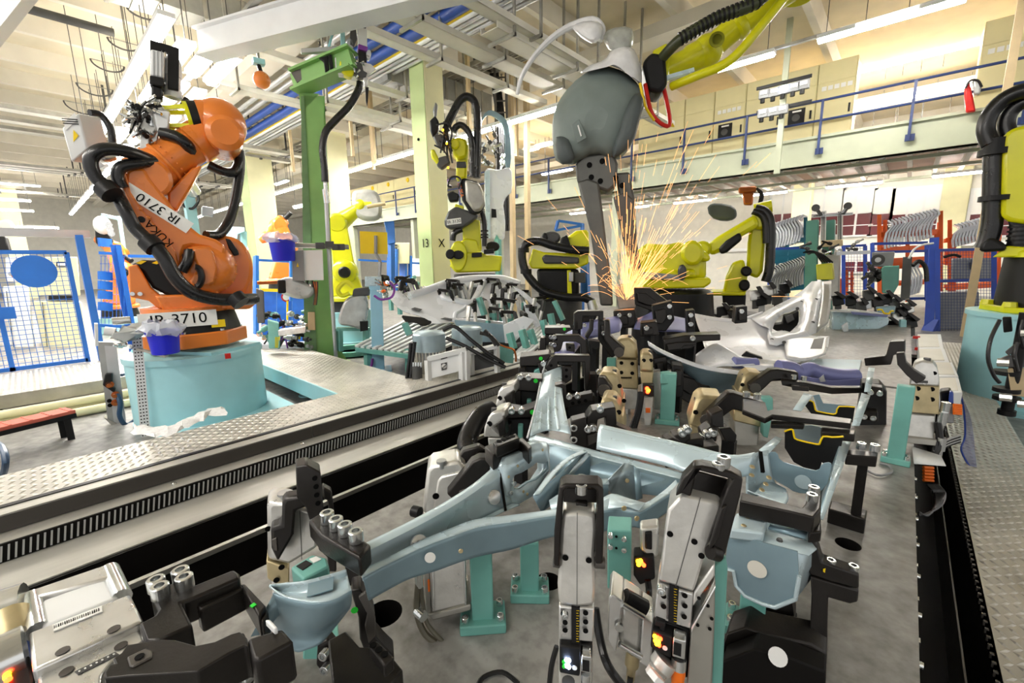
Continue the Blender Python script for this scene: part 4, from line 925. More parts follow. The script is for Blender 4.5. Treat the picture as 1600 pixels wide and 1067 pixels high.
# blue post, yellow sign, covered tool
setview(590); BP2 = PZ(590, 580, 0)
def b_(px, py, d=0): return PP(px, py, BP2+FH*d)
bp = thing('blue_stand', 'light blue square post with bolted foot and purple cable', 'post', tuple(BP2))
M().slab([b_(582,578), b_(601,578), b_(597,452), b_(578,452)], FH*.14).obj('shaft', K['sky'], bp, bev=.01); M().box(BP2+V((0,0,.012))+FH*.07, (.42,.36,.024), UH).obj('foot_plate', K['sky'], bp, bev=.006)
M().slab([b_(576,446), b_(594,446), b_(594,452), b_(577,452)], FH*.2).obj('cap_plate', K['sky'], bp)
M().slab([b_(570,432), b_(596,432), b_(596,448), b_(570,448)], FH*.15).obj('head_block', K['galv'], bp, bev=.01)
M().tube([b_(585,462,-.05), b_(596,468,-.1), b_(612,464,-.1), b_(616,450,-.1), b_(608,440,-.1)], .018, 8).obj('purple_cable', K['purple'], bp)
M().tube([b_(582,560,-.05), b_(580,572,-.06), b_(572,580,-.05)], .02, 8).obj('purple_cable', K['purple'], bp)
for k in range(9): M().lathe(b_(R.uniform(594,616), R.uniform(434,462), R.uniform(-.1,.1)), V((R.uniform(-1,1),-1,R.uniform(-1,1))), [(0,.025),(.05,.025),(.05,.012),(.1,.012)], 8).obj('fitting', K['chrome'] if k % 3 else K['orcable'], bp)
ys = thing('sign_board', 'plain yellow rectangular board on a bent grey bracket', 'sign', tuple(b_(586,430,.2)))
M().slab([b_(562,361,.2), b_(605,363,.2), b_(606,397,.2), b_(563,396,.2)], FH*.01).obj('board', K['yel2'], ys); M().bar(b_(587,368,.18), b_(587,395,.18), .06, .02).obj('bracket', K['grey'], ys); M().bar(b_(587,395,.18), b_(594,408,.15), .06, .02).obj('bracket', K['grey'], ys); M().bar(b_(594,408,.15), b_(593,432,.1), .06, .02).obj('bracket', K['grey'], ys)
fc = thing('covered_tool', 'tool draped in a silver cloth between green and blue posts', 'cover', tuple(b_(550,540,.4)))
M().slab(chaikin([b_(540,466,.2), b_(560,460,.2), b_(574,462,.2), b_(576,480,.2), b_(574,500,.2), b_(566,517,.2), b_(548,510,.2), b_(527,508,.2), b_(530,488,.2)], 1), FH*.35).obj('cloth', K['foil'], fc, bev=.07); M().slab([b_(562,502,.18), b_(575,502,.18), b_(575,516,.18), b_(563,518,.18)], FH*.1).obj('black_pad', K['blk'], fc)
M().slab([b_(552,452,.2), b_(578,448,.2), b_(578,462,.2), b_(550,464,.2)], FH*.2).obj('tool_body', K['dgrey'], fc, bev=.02); M().tube([b_(552,448,.2), b_(540,440,.2), b_(528,452,.2), b_(534,462,.2), b_(546,458,.2)], .035, 8).obj('yellow_hose', K['yellow'], fc)
t = thing('teal_base_frame', 'teal steel ring base behind the blue post', 'frame', tuple(b_(545,555,.6)))
M().lathe(PZ(550,556,.02)+FH*.3, (0,0,1), [(0,.42),(.08,.42),(.08,.34),(0,.34)], 32).obj('ring', K['teal'], t); M().bar(b_(531,548,.5), b_(530,514,.5), .12, .06).obj('leg', K['teal'], t); M().bar(b_(572,548,.5), b_(572,514,.5), .1, .06).obj('leg', K['teal'], t); M().bar(b_(526,514,.5), b_(578,514,.5), .1, .05).obj('head_bar', K['teal'], t)
# yellow robot behind the posts with a foil bag on its gun
YR = PD(545, 470, 9.2)
robot('yellow robot standing behind the tall green post', (YR.x,YR.y,0), YR.z-.2, PD(540,425,9.2), PD(528,350,9.2), PD(565,322,9.2), PD(590,318,9.2), K['yellow'], .42)
pedestal(V((YR.x,YR.y,0)), YR.z-.2, .45, 'aqua pedestal of the yellow robot behind the green post')
t = thing('foil_bag_gun', 'weld gun in a clear grey plastic bag on the robot behind the green post', 'weld gun', tuple(PD(578,330,9.1)))
M().slab(chaikin([PD(548,300,9.1), PD(560,294,9.1), PD(590,296,9.1), PD(598,320,9.1), PD(596,342,9.1), PD(572,345,9.1), PD(552,335,9.1)], 2), FH*.4).obj('bag', mat('grey_bag', (176,176,170), .4, 0, .2, 4, .4, 8), t, bev=.08)
M().cyl(PD(574,323,8.9), PD(602,318,8.9), .04).obj('gun_arm', K['tan'], t)
t = thing('blue_bracket', 'blue angled steel bracket to the right of the yellow board', 'bracket', tuple(PD(610,400,9.4)))
M().slab([PD(600,346,9.4), PD(616,345,9.4), PD(618,380,9.4), PD(606,382,9.4), PD(604,362,9.4)], FH*.2).obj('arm', K['blue'], t, bev=.02); M().bar(PD(611,378,9.5), PD(612,455,9.5), .14, .1).obj('post', K['blue'], t)
t = thing('air_unit', 'pale cooling unit with louvres beside the 13 X column', 'unit', tuple(PD(622,405,11.5))); M().slab([PD(607,379,11.5), PD(640,379,11.5), PD(640,412,11.5), PD(607,412,11.5)], FH*.5).obj('housing', K['colcream'], t, bev=.02)
for k in range(5): M().bar(PD(609,383+5*k,11.45), PD(621,383+5*k,11.45), .03, .04).obj('louvre', K['dgrey'], t)
tag(M().slab([PD(645,404,13), PD(700,404,13), PD(700,432,13), PD(645,432,13)], FH*.4).obj('white_cabinet', K['white'], bev=.02), 'low white cabinet at the foot of the 13 X column', 'cabinet')
setview(250)
# far orange robots and clutter at left
for k, (px, py, d, lab) in enumerate(((185,470,11,'orange robot far behind the blue fence with a black and white gripper'), (440,430,12.5,'orange robot behind the blue bucket by the green post'))):
    Z_ = PD(px, py, d)
    robot(lab, (Z_.x,Z_.y,0), Z_.z-.4, PD(px+8,py-45,d), PD(px-5,py-80 if k == 0 else py-78,d), PD(px-22,py-92 if k == 0 else py-60,d), PD(px-32,py-96 if k == 0 else py-55,d), K['orange'], .4)
    pedestal(V((Z_.x,Z_.y,0)), Z_.z-.4, .45, 'aqua pedestal of the ' + lab.split(' with')[0])
t = thing('gripper', 'black gripper with white dome and chrome cups behind the blue fence', 'gripper', tuple(PD(165,380,10.6)))
M().ball(PD(160,352,10.6), .22, 14, 8, (.8,.8,1)).obj('dome', K['white'], t); M().slab([PD(148,344,10.7), PD(165,356,10.7), PD(178,378,10.7), PD(165,388,10.7), PD(149,380,10.7)], FH*.3).obj('body', K['blk'], t, bev=.04)
for (x, y) in ((170,351),(172,358),(174,365)): M().lathe(PD(x,y,10.5), -FH, [(0,.07),(.05,.07),(.05,.03)], 12).obj('cup', K['chrome'], t)
t = thing('aqua_portal', 'light aqua portal frame far behind the fence', 'frame', tuple(PD(185,420,12))); M().bar(PD(160,336,12), PD(188,342,12), .08, .08).obj('beam', K['aqua'], t); M().bar(PD(186,338,12), V((PD(187,372,12).x,PD(187,372,12).y,0)), .1, .08).obj('post', K['aqua'], t)
t = thing('white_gun_unit', 'grey and white tool unit at the far left edge above the fence', 'tool', tuple(PD(10,390,9))); M().slab([PD(-5,345,9), PD(12,343,9), PD(24,357,9), PD(4,362,9)], FH*.3).obj('cover', K['offw'], t, bev=.03); M().slab([PD(-5,366,9), PD(8,370,9), PD(14,392,9), PD(-5,392,9)], FH*.3).obj('body', K['blk'], t, bev=.03)
# aqua post behind the orange robot with cable box
t = thing('aqua_post', 'light aqua post with cable reel behind the orange robot arm', 'post', tuple(V((PD(308,400,7.2).x, PD(308,400,7.2).y, 0))))
p = PD(308, 400, 7.2); M().bar((p.x,p.y,0), (p.x,p.y,PD(300,210,7.2).z), .16, .14).obj('shaft', K['aqua'], t); M().slab([PD(316,322,7.1), PD(334,324,7.1), PD(334,338,7.1), PD(316,336,7.1)], FH*.2).obj('box', K['grey'], t, bev=.01)
M().tube([PD(285,302,7), PD(286,320,7), PD(300,326,7), PD(310,314,7), PD(308,298,7)], .02, 8).obj('cable', K['hose'], t); M().lathe(PD(303,300,7), V((1,-.6,.6)), [(0,.1),(.22,.1)], 16).obj('reel', K['alub'], t)
t = thing('aqua_bracket_frame', 'light aqua bracket frame right of the orange robot shoulder', 'frame', tuple(PD(365,395,8.5))); M().slab([PD(355,354,8.5), PD(382,355,8.5), PD(383,362,8.5), PD(372,366,8.5), PD(371,374,8.5), PD(356,374,8.5)], FH*.15).obj('bracket', K['aqua'], t, bev=.01); M().bar(PD(380,362,8.6), PD(382,440,8.6), .1, .1).obj('post', K['aqua'], t)
# warning beacon hanging on the beam
t = thing('warning_beacon', 'orange dome beacon hanging near the glaring lamps', 'beacon', tuple(PD(409,125,6.5))); M().ball(PD(409,125,6.5), .12, 16, 10).obj('dome', K['orange'], t); M().box(PD(404,97,6.5), (.16,.12,.08), UH).obj('socket', K['aqua'], t, bev=.01); M().cyl(PD(404,102,6.5), PD(408,114,6.5), .03).obj('neck', K['blk'], t); M().bar(PD(404,94,6.5), V((PD(404,94,6.5).x, PD(404,94,6.5).y, 6.95)), .03, .03).obj('hanger', K['steel'], t)

setview(440)
# ============================================================ floor clutter: valve island left of the green post
for (x0, x1, y0_, y1_, d, lab, n_) in ((405,480,485,545,6.9,'valve island of hoses and chrome cylinders left of the green post',34),(600,660,430,470,9,'cluster of clamps on the far left of the white body side',22)):
    t = thing('valve_island', lab, 'machine', tuple(PD((x0+x1)/2, y1_, d)))
    for k in range(n_):
        a = PD(R.uniform(x0,x1), R.uniform(y0_,y1_), d+R.uniform(-.2,.2)); dv = V((R.uniform(-1,1),R.uniform(-1,1),R.uniform(-.4,.4))).normalized()
        L = R.uniform(.1,.28); M().lathe(a, dv, [(0,.03),(L*.3,.03),(L*.3,.045),(L*.7,.045),(L*.7,.02),(L,.02)], 10).obj('cylinder', K[R.choice(['chrome','blk','silver','dgrey','teal','blk'])], t)
    for k in range(8):
        a = PD(R.uniform(x0,x1), R.uniform(y0_,y1_), d); b = PD(R.uniform(x0,x1), R.uniform(y0_+20,y1_+5), d); M().tube([a, (a+b)/2+V((0,0,.12)), b], .014, 6).obj('hose', K[R.choice(['hose','purple','yel2','hose'])], t)
    M().slab([PD(x0,y1_,d), PD(x1,y1_,d), PD(x1,y1_-6,d), PD(x0,y1_-6,d)], FH*.4).obj('tray', K['silver'], t)
t = thing('docking_unit', 'yellow and aqua docking unit at the right of the orange robot pedestal', 'machine', tuple(PD(425,545,6.4)))
for pts, m_, th in (([(418,500),(436,505),(438,545),(420,545)],'teal',.2),([(428,525),(438,525),(436,545),(428,545)],'yellow',.1),([(432,515),(478,510),(478,520),(434,526)],'alu',.1),([(400,450),(412,455),(414,505),(402,505)],'dgrey',.15)): M().slab([PD(*q,6.4) for q in pts], FH*th).obj('block', K[m_], t, bev=.015)

setview(700)
# ============================================================ PUMPS
def pump(px, label, d, ptop):
    c = PD(px, 560, d); t = thing('hydraulic_pump', label, 'pump', (c.x, c.y, 0), 'hydraulic pumps')
    zt_ = PD(px, ptop, d).z; r_ = .185
    M().lathe((c.x,c.y,0), (0,0,1), [(0,.17),(zt_-.22,.17)], 28).obj('motor_body', K['grey'], t)
    for k in range(28):
        a = 2*math.pi*k/28; M().bar((c.x+math.cos(a)*.18,c.y+math.sin(a)*.18,.3), (c.x+math.cos(a)*.18,c.y+math.sin(a)*.18,zt_-.22), .008, .03, up=(math.cos(a),math.sin(a),0)).obj('cooling_fin', K['offw'], t)
    M().lathe((c.x,c.y,zt_-.24), (0,0,1), [(0,r_*1.05),(.01,r_*1.06),(.2,r_*1.05),(.225,r_*.9),(.23,r_*.55),(.235,r_*.5),(.235,.03)], 32).obj('fan_cowl', mat('cowl_bluegrey', (176,196,206), .35, .4), t)
    return t, c, zt_
p1, c1_, z1p = pump(672, 'grey ribbed motor pump on the left behind the walkway', 5.3, 515)
p2, c2_, z2p = pump(731, 'grey ribbed motor pump on the right behind the walkway', 5.6, 507)
for k, (pts, d, lab) in enumerate((([(667,566),(728,548),(729,612),(720,590),(672,602),(668,615)], 4.9, 'white guard frame with round emblem in front of the left pump'), ([(732,548),(778,538),(779,580),(770,590),(770,556),(735,563),(735,600),(731,606)], 5.1, 'white guard frame in front of the right pump'))):
    q = PD(*pts[0], d); t = thing('pump_guard', lab, 'guard', (q.x,q.y,0), 'pump guards')
    if k == 0:
        M().slab([PD(a,b,d) for a,b in ((667,564),(718,548),(719,580),(672,592))], FH*.03).obj('panel', K['white'], t, bev=.005)
        M().bar(PD(668,563,d), PD(671,622,d), .06, .05).obj('post', K['white'], t); M().bar(PD(721,550,d), PD(723,600,d), .07, .05).obj('post', K['white'], t); M().bar(PD(729,548,d), PD(730,598,d), .05, .05).obj('post', K['white'], t); M().bar(PD(668,561,d), PD(728,546,d), .06, .05).obj('top_rail', K['white'], t)
        e = M().slab([PD(a,b,d-.01) for a,b in ((689,568),(698,566),(698,577),(690,579))], FH*.006).obj('emblem_plate', K['dgrey'], t); M().lathe(PD(694,572,d-.015), -FH, [(0,.028),(.004,.028)], 20).obj('emblem_ring', K['paper'], e); M().bar(PD(691,575,d-.025), PD(697,570,d-.025), .012, .006).obj('emblem_bar', K['dgrey'], e)
        M().slab([PD(a,b,d-.01) for a,b in ((689,555),(699,552),(699,559),(689,562))], FH*.006).obj('type_plate', K['dgrey'], t)
    else:
        M().bar(PD(733,550,d), PD(778,540,d), .12, .04).obj('top_rail', K['white'], t); M().bar(PD(736,550,d), PD(737,600,d), .06, .05).obj('post', K['white'], t); M().bar(PD(776,540,d), PD(777,582,d), .05, .05).obj('post', K['white'], t); M().slab([PD(a,b,d+.1) for a,b in ((738,556),(772,548),(772,572),(738,580))], FH*.03).obj('dark_panel', K['dgrey'], t)
for k, pts in enumerate(([(642,536),(640,560),(636,590),(640,606)],[(648,534),(645,560),(641,596)],[(692,516),(710,510),(735,530),(760,550),(788,568)],[(697,528),(725,540),(760,560),(790,574)],[(750,520),(765,525),(775,540)],[(757,516),(772,530),(780,540)])):
    tag(M().tube([PD(a,b,5.0) for a,b in pts], .022, 8, 5).obj('hydraulic_hose', K['hose']), 'black hydraulic hose, %s around the pumps' % ['outer left','inner left','upper crossing','lower crossing','short inner right','short outer right'][k], 'hose', 'pump hoses')
t = thing('valve_block', 'small green valve block with gauge at the right end of the pumps', 'valve', tuple(PD(795,565,5.3))); M().slab([PD(a,b,5.3) for a,b in ((781,540),(803,548),(802,568),(782,566))], FH*.15).obj('block', K['teal'], t, bev=.01); M().tube([PD(780,538,5.2), PD(790,542,5.2), PD(802,546,5.2), PD(806,556,5.2), PD(806,565,5.2)], .012, 8).obj('pipe', K['copper'], t)
t = thing('grease_pot', 'small dark cylinder standing left of the left pump', 'cylinder', tuple(PD(652,595,5.0))); M().cyl(PD(652,598,5.0), PD(651,572,5.0), .06).obj('pot', K['dgrey'], t)
for k in range(4): M().cyl(PD(646+4*k,574,4.98), PD(646+4*k,566,4.98), .012).obj('nipple', K['chrome'], t)

# ============================================================ WHITE BODY SIDE ON ITS TILTED TABLE
tb = thing('slatted_table', 'grey jig table of parallel slats on a teal frame under the white body side', 'table', tuple(PD(640,560,6.5)))
TA = [PD(558,543,6.6), PD(662,552,5.9), PD(800,545,5.9), PD(860,470,8.2), PD(690,470,8.6)]
for k in range(12):
    q_ = k/11; a0_ = PD(557,541,6.6).lerp(PD(664,556,5.9), q_); b0_ = PD(640,498,8.0).lerp(PD(760,512,7.2), q_)
    M().bar(a0_, b0_, .06, .03).obj('slat', K['white'], tb)
for k in range(10):
    q_ = k/9; a0_ = PD(768,556,6.2).lerp(PD(812,562,5.8), q_); b0_ = PD(824,500,7.6).lerp(PD(880,508,7.0), q_)
    M().bar(a0_, b0_, .05, .03).obj('slat', K['white'], tb)
M().add([PD(556,545,6.65), PD(666,560,5.9), PD(812,566,5.8), PD(880,514,7.0), PD(640,502,8.1)], [(0,1,2,3,4)]).obj('under_tray', K['blk'], tb, solid=.02)  # black colour stands for the shade between the slats
M().bar(PD(557,546,6.6), PD(665,560,5.85), .05, .06).obj('teal_edge', K['teal'], tb)
for (x, y, d) in ((575,560,6.6),(640,565,6.2),(700,540,7.5)): M().bar(PD(x,y-20,d), V((PD(x,y,d).x,PD(x,y,d).y,0)), .1, .1).obj('leg', K['teal'], tb)
sd_ = thing('body_side_panel', 'large white car body side lying on the slatted jig table', 'car panel', tuple(PD(680,500,7.2)))
def bsd(px, py):                                # depth of the tilted sheet
    return 6.2 + (px-600)*.0035 + (555-py)*.012
def bsp(px, py): return PD(px, py, bsd(px, py))
outer = [(606,463),(618,470),(648,462),(700,441),(735,435),(790,436),(812,444),(800,446),(780,440),(757,441),(751,452),(745,464),(738,473),(728,476),(712,478),(700,482),(684,486),(676,494),(655,505),(668,497),(640,480),(625,474)]
def sheet(name, pts, m, par, th=.02, bev=0): return M().slab([bsp(*q) for q in pts], FH*th+V((0,0,-.01))).obj(name, m, par, bev=bev)
sheet('lower_skin', chaikin([(603,458),(622,474),(640,468),(672,460),(695,469),(716,472),(735,473),(722,483),(712,490),(710,498),(704,504),(674,506),(668,499),(652,492),(640,490),(630,486),(618,478)], 1, True), K['panel'], sd_)
sheet('skin_rear', chaikin([(640,466),(672,456),(694,466),(714,472),(736,474),(728,480),(690,486),(650,482)], 1), K['panel'], sd_, .022)
M().tube([bsp(*q) for q in ((640,462),(665,455),(700,442),(735,436),(770,435),(790,437),(812,444))], .075, 10, 4).obj('roof_rail', K['panel'], sd_)
M().tube([bsp(*q) for q in ((692,460),(697,454),(710,450),(726,447),(746,446))], .03, 8, 4).obj('window_frame', K['panel'], sd_)
M().tube([bsp(*q) for q in ((692,460),(694,466),(712,470),(736,473),(745,462),(752,447),(757,440))], .06, 10, 4).obj('pillar', K['panel'], sd_)
M().tube([bsp(*q) for q in ((710,502),(712,490),(722,484),(728,478))], .04, 8, 4).obj('door_frame', K['panel'], sd_)
M().tube([bsp(*q) for q in ((706,500),(720,501),(740,500),(770,504),(796,507))], .04, 8, 4).obj('sill_edge', K['panel'], sd_)
sheet('upper_skin', [(640,463),(668,453),(700,441),(735,436),(790,437),(812,445),(780,443),(757,442),(726,447),(708,451),(694,458),(692,464),(660,470),(645,474)], K['panel'], sd_, .02)
sheet('rear_quarter', [(738,474),(746,464),(757,442),(790,440),(812,446),(822,456),(800,470),(770,476),(760,492),(726,496),(712,500),(712,490),(724,482)], K['panel'], sd_, .02)
M().slab([PD(710,500,6.5), PD(797,508,6.4), PD(796,545,6.4), PD(748,538,6.5), PD(716,520,6.6)], FH*.03).obj('sill_panel', K['galvd'], sd_)
sheet('fender', chaikin([(603,456),(618,452),(634,462),(640,470),(630,478),(618,472)], 1), K['panel'], sd_, .02)
sheet('wheel_liner', chaikin([(625,492),(640,494),(662,496),(674,500),(674,506),(660,510),(648,503),(635,505)], 1), K['blk'], sd_, .03)
for pts in ([(642,485),(648,483),(660,486),(655,490)], [(688,501),(695,499),(708,501),(706,504)]): M().slab([bsp(a,b)+V((-.0,0,.03)) for a,b in pts], FH*.02).obj('felt_patch', K['dgrey'], sd_)
# small clamps over the body side: each is a clamp on its teal arm
def mini(px, py, d, label, s=1.0, grp='small clamps on the body side jig', arm=True):
    d = min(d, bsd(px, py)) - .12; c = PD(px, py, d); t = thing('small_clamp', label, 'clamp', tuple(c), grp)
    u = V((R.uniform(-1,1),R.uniform(-1,1),0)).normalized(); w = V((u.x*.3,u.y*.3,1)).normalized()
    M().box(c, (.05*s,.06*s,.18*s), u, w).obj('body', K[R.choice(['blk','alu','dgrey'])], t, bev=.006)
    M().bar(c+w*.08*s, c+w*.1*s+u*.2*s, .04*s, .045*s).obj('arm', K['black'], t); M().bar(c+w*.1*s+u*.2*s, c+w*.02*s+u*.2*s, .04*s, .04*s).obj('jaw', K['black'], t)
    M().cyl(c-w*.08*s, c-w*.24*s, .03*s).obj('cylinder', K['alu'], t)
    if arm: M().bar(c-w*.24*s, c-w*.24*s-V((0,0,.25*s)), .07*s, .05*s).obj('bracket', K['teal'], t)
pos = [(652,448,8.2),(640,442,8.4),(606,440,8.4),(628,446,8.2),(700,448,8.2),(712,455,8.0),(718,446,8.4),(727,452,8.2),(736,448,8.3),(706,462,7.8),(742,480,7.2),(732,487,7.0),(760,478,7.4),(772,468,7.6),(785,460,7.8),(790,475,7.4),(802,466,7.7),(810,478,7.3),(796,452,8.1),(812,452,8.1),(826,462,8),(834,474,7.6),(820,486,7.1),(786,492,6.9),(806,496,6.8),(822,500,6.7),(838,488,7.2),(848,478,7.6),(770,452,8),(780,444,8.3)]
for k, (x, y, d) in enumerate(pos): mini(x, y, d, 'small black clamp with teal bracket around the white body side', 1.05)
for k, (x0, y0_, x1, y1_, d) in enumerate(((632,505,640,523,6.7),(748,465,757,492,7.2),(780,550,790,562,6),(815,515,824,548,6.2),(828,515,838,545,6.3),(848,500,856,530,6.6),(796,520,803,545,6.2),(860,490,866,520,6.9),(866,470,880,500,7.4))):
    tag(M().bar(PD(x0,y0_,d), PD(x1,y1_,d), .09, .07).obj('teal_strut', K['teal'], bev=.006), 'teal strut of the body side jig, %s from the left' % ['first','third','fourth','sixth','seventh','eighth','fifth','ninth','tenth'][k], 'strut', 'teal struts of the body side jig')
for k, (pts, d) in enumerate(((((786,508),(818,494),(836,500),(830,506),(800,540),(790,540)),6.4), (((818,470),(836,490),(846,508),(838,512),(822,490)),6.9), (((800,446),(818,455),(846,478),(840,484),(815,462)),7.6))):
    tag(M().slab([PD(a,b,d) for a,b in pts], FH*.04).obj('jig_bracket_plate', K['panel'], bev=.006), 'white bracket plate at the right end of the body side jig, %s one' % ['lowest','middle','upper'][k], 'plate', 'white jig bracket plates')
# ============================================================ ROBOT IR 3130 HOLDING A DOOR PANEL
setview(742)
RP = PD(742, 428, 9.3)
rt = thing('industrial_robot', 'yellow robot marked IR 3130 in front of the 13 X column', 'robot', tuple(RP))
pedestal(V((RP.x, RP.y, 0)), RP.z-.16, .5, 'dark drum pedestal of the robot marked IR 3130', 'dgrey')
M().lathe(V((RP.x,RP.y,RP.z-.16)), (0,0,1), [(0,.48),(.16,.44)], 32).obj('base_cone', K['blk'], rt)
def r_(name, pts, d, th, m, bev=.03, rnd=0): return sl(name, pts, RP, d, th, K[m], rt, bev, rnd)
r_('carousel', [(702,415),(712,426),(782,424),(785,400),(760,398),(752,393),(718,395)], -.3, .6, 'yellow')
r_('shoulder_rib', ell(716,400,14,24,18), -.36, .25, 'yellow'); r_('shoulder_front', [(712,382),(728,372),(745,375),(752,395),(756,420),(712,422)], -.25, .5, 'yellow')
r_('shoulder_motor', ell(703,397,7,8,12), -.55, .3, 'blk', .02); r_('shoulder_motor', ell(716,398,9,7,12), -.45, .1, 'blk', .02); r_('rear_motor', ell(770,385,11,8,14), .0, .3, 'blk', .03)
for (x_, y_) in ((744,398),(763,393)): r_('bracket', [(x_-7,y_-3),(x_+9,y_-4),(x_+9,y_+3),(x_-7,y_+4)], -.4, .1, 'blk', .01)
r_('link_arm', [(724,392),(722,350),(730,340),(750,344),(753,392)], -.2, .35, 'yellow')
r_('elbow_cover', [(694,345),(700,330),(712,322),(735,330),(748,336),(738,346),(722,356),(704,357),(695,354)], -.5, .4, 'dgrey', .04)
r_('elbow_arm', [(707,330),(712,318),(725,322),(724,332)], -.46, .3, 'yellow', .02)
e = r_('name_plate', [(698,343),(720,340),(721,349),(698,352)], -.51, .01, 'paper', 0); text('IR 3130', .085, PP(709.5, 346.2, RP-FH*.52), PP(721,344,RP)-PP(698,347.5,RP), (0,0,1), K['ink'], e)
r_('side_cover', [(719,282),(724,277),(748,284),(756,300),(758,320),(752,332),(742,335),(734,332),(722,312)], -.62, .16, 'blk', .04); r_('side_shell', [(726,280),(748,285),(756,300),(758,318),(752,329),(741,331),(728,312)], -.72, .12, 'steel', .05)
text('KUKA', .1, PP(719.5, 297, RP-FH*.64), PP(721,306,RP)-PP(717,288,RP), FH.cross(PP(721,306,RP)-PP(717,288,RP))*-1, K['orcable'], rt, 'maker_lettering')
r_('forearm', [(712,280),(713,240),(716,220),(732,220),(731,245),(729,280)], -.4, .32, 'yellow', .05); r_('forearm_band', [(713,252),(728,252),(729,262),(713,262)], -.42, .36, 'dgrey', .02)
r_('wrist', [(704,222),(714,212),(728,216),(732,228),(730,246),(716,250),(708,240)], -.5, .42, 'yellow', .06); r_('wrist_disc', ell(710,224,8,9,16), -.58, .12, 'yellow', .03)
r_('motor_cluster', [(698,302),(708,298),(718,304),(716,314),(702,315)], -.55, .2, 'blk', .03)
for k in range(6): hose('loop_cable', [(706,292),(700,285+k),(704,278),(714,276),(720,282),(716,290+k)], RP, .018, K['hose' if k % 2 else 'purple'], rt, -.5-.03*k)
hose('dress_hose', [(745,278),(746,230),(746,185),(742,160),(730,151),(718,158),(708,176),(698,196)], RP, .075, K['hose'], rt, -.5)
hose('dress_hose', [(738,276),(738,230),(733,208),(722,196),(713,198),(708,206)], RP, .06, K['hose'], rt, -.55)
hose('dress_hose', [(707,376),(710,364),(722,358)], RP, .06, K['hose'], rt, -.4); hose('dress_hose', [(753,330),(757,350),(757,385)], RP, .05, K['hose'], rt, -.3)
for y_ in (362,368,372): M().lathe(PP(757,y_,RP-FH*.3), (0,0,1), [(0,.08),(.03,.08)], 12).obj('hose_clamp', K['blk'], rt)
gt = thing('gripper', 'black welding gripper with amber lights on the robot marked IR 3130', 'gripper', tuple(PP(690,240,RP)))
for pts, d, th, m in (([(676,172),(680,158),(684,163),(682,180),(678,184)],-.6,.08,'grey'),([(671,188),(680,180),(686,190),(684,206),(676,214),(672,204)],-.6,.2,'blk'),([(690,200),(698,188),(708,172),(716,168),(704,192),(696,208)],-.6,.14,'blk'),([(676,212),(690,208),(696,218),(692,234),(682,226)],-.6,.18,'dgrey'),([(684,246),(698,242),(704,254),(690,264),(682,258)],-.6,.18,'dgrey'),([(672,234),(678,232),(688,252),(684,258),(674,246)],-.6,.12,'yellow')):
    sl('gripper_block', pts, RP, d, th, K[m], gt, .03)
for k in range(16):
    a = PP(R.uniform(676,702), R.uniform(185,240), RP-FH*.6); b = PP(R.uniform(688,708), R.uniform(200,255), RP-FH*.62); M().tube([a, (a+b)/2+V((R.uniform(-.1,.1),0,R.uniform(-.1,.1))), b], .016, 6).obj('cable', K['hose'], gt)
for (x_, y_) in ((692,203),(698,224),(700,262)): M().ball(PP(x_,y_,RP-FH*.72), .02, 8, 6).obj('indicator', K['ledy'], gt)
# white-grey door panel standing behind that robot
dp = PD(775, 300, 10.4)
dr = thing('door_panel', 'tall pale grey body side panel with window opening beside the yellow robot', 'car panel', tuple(PD(775,385,9.6)))
M().slab(chaikin(tr([(757,268),(762,262),(780,266),(800,258),(801,300),(792,306),(786,318),(788,332),(790,352),(788,378),(770,374),(760,372),(757,320)], dp), 1), FH*.06).obj('skin', K['panel'], dr, bev=.02)
M().slab(chaikin(tr([(788,262),(789,215),(786,196),(778,186),(764,178),(756,184),(750,196),(748,192),(760,172),(772,172),(790,184),(797,200),(800,262)], dp), 1), FH*.06).obj('window_frame', K['galvd'], dr, bev=.02)
M().slab(tr([(768,326),(775,327),(776,340),(768,340)], dp-FH*.01), FH*.02).obj('lock_opening', K['blk'], dr); M().slab(tr([(771,378),(776,366),(783,378)], dp-FH*.01), FH*.02).obj('foot_bracket', K['teal'], dr)
M().slab(tr([(757,268),(765,266),(766,372),(760,372)], dp-FH*.03), FH*.05).obj('flange', K['galv'], dr); M().bar(PP(778,374,dp), V((PP(778,374,dp).x,PP(778,374,dp).y,0)), .12, .12).obj('stand', K['teal'], dr)
for k in range(16): M().lathe(PP(R.uniform(752,788), R.uniform(208,262), dp-FH*.2), V((R.uniform(-1,1),-.4,R.uniform(-1,1))), [(0,.05),(.1,.05),(.1,.02),(.25,.02)], 8).obj('suction_fitting', K[R.choice(['chrome','silver','dgrey'])], dr)
# cable ladder tower rising behind the panel
tw = thing('cable_tower', 'vertical cable ladder with black cables rising to the ceiling', 'cable ladder', tuple(PD(783,330,11)))
p = PD(775, 200, 11); q = PD(792, 200, 11)
for s_ in (p, q): M().bar((s_.x,s_.y,2.4), (s_.x,s_.y,7), .05, .04).obj('rail', K['dsteel'], tw)
for k in range(16): M().bar((p.x,p.y,2.6+.27*k), (q.x,q.y,2.6+.27*k), .03, .03).obj('rung', K['dsteel'], tw)
for k in range(4): M().tube([(p.lerp(q,.25+.16*k)).xy.to_3d()+V((0,0,2.4)), (p.lerp(q,.25+.16*k)).xy.to_3d()+V((0,0,4.9)), PD(766+3*k,105,11), PD(760+3*k,85,10.6)], .05, 8, 4).obj('cable', K['hose'], tw)
for px in (800, 824):
    p = PD(px, 300, 11.5); tag(M().bar((p.x,p.y,0), (p.x,p.y,7), .12, .12).obj('steel_upright', K['tan']), 'tan steel upright right of the cable tower, %s one' % ('nearer' if px == 800 else 'farther'), 'post')

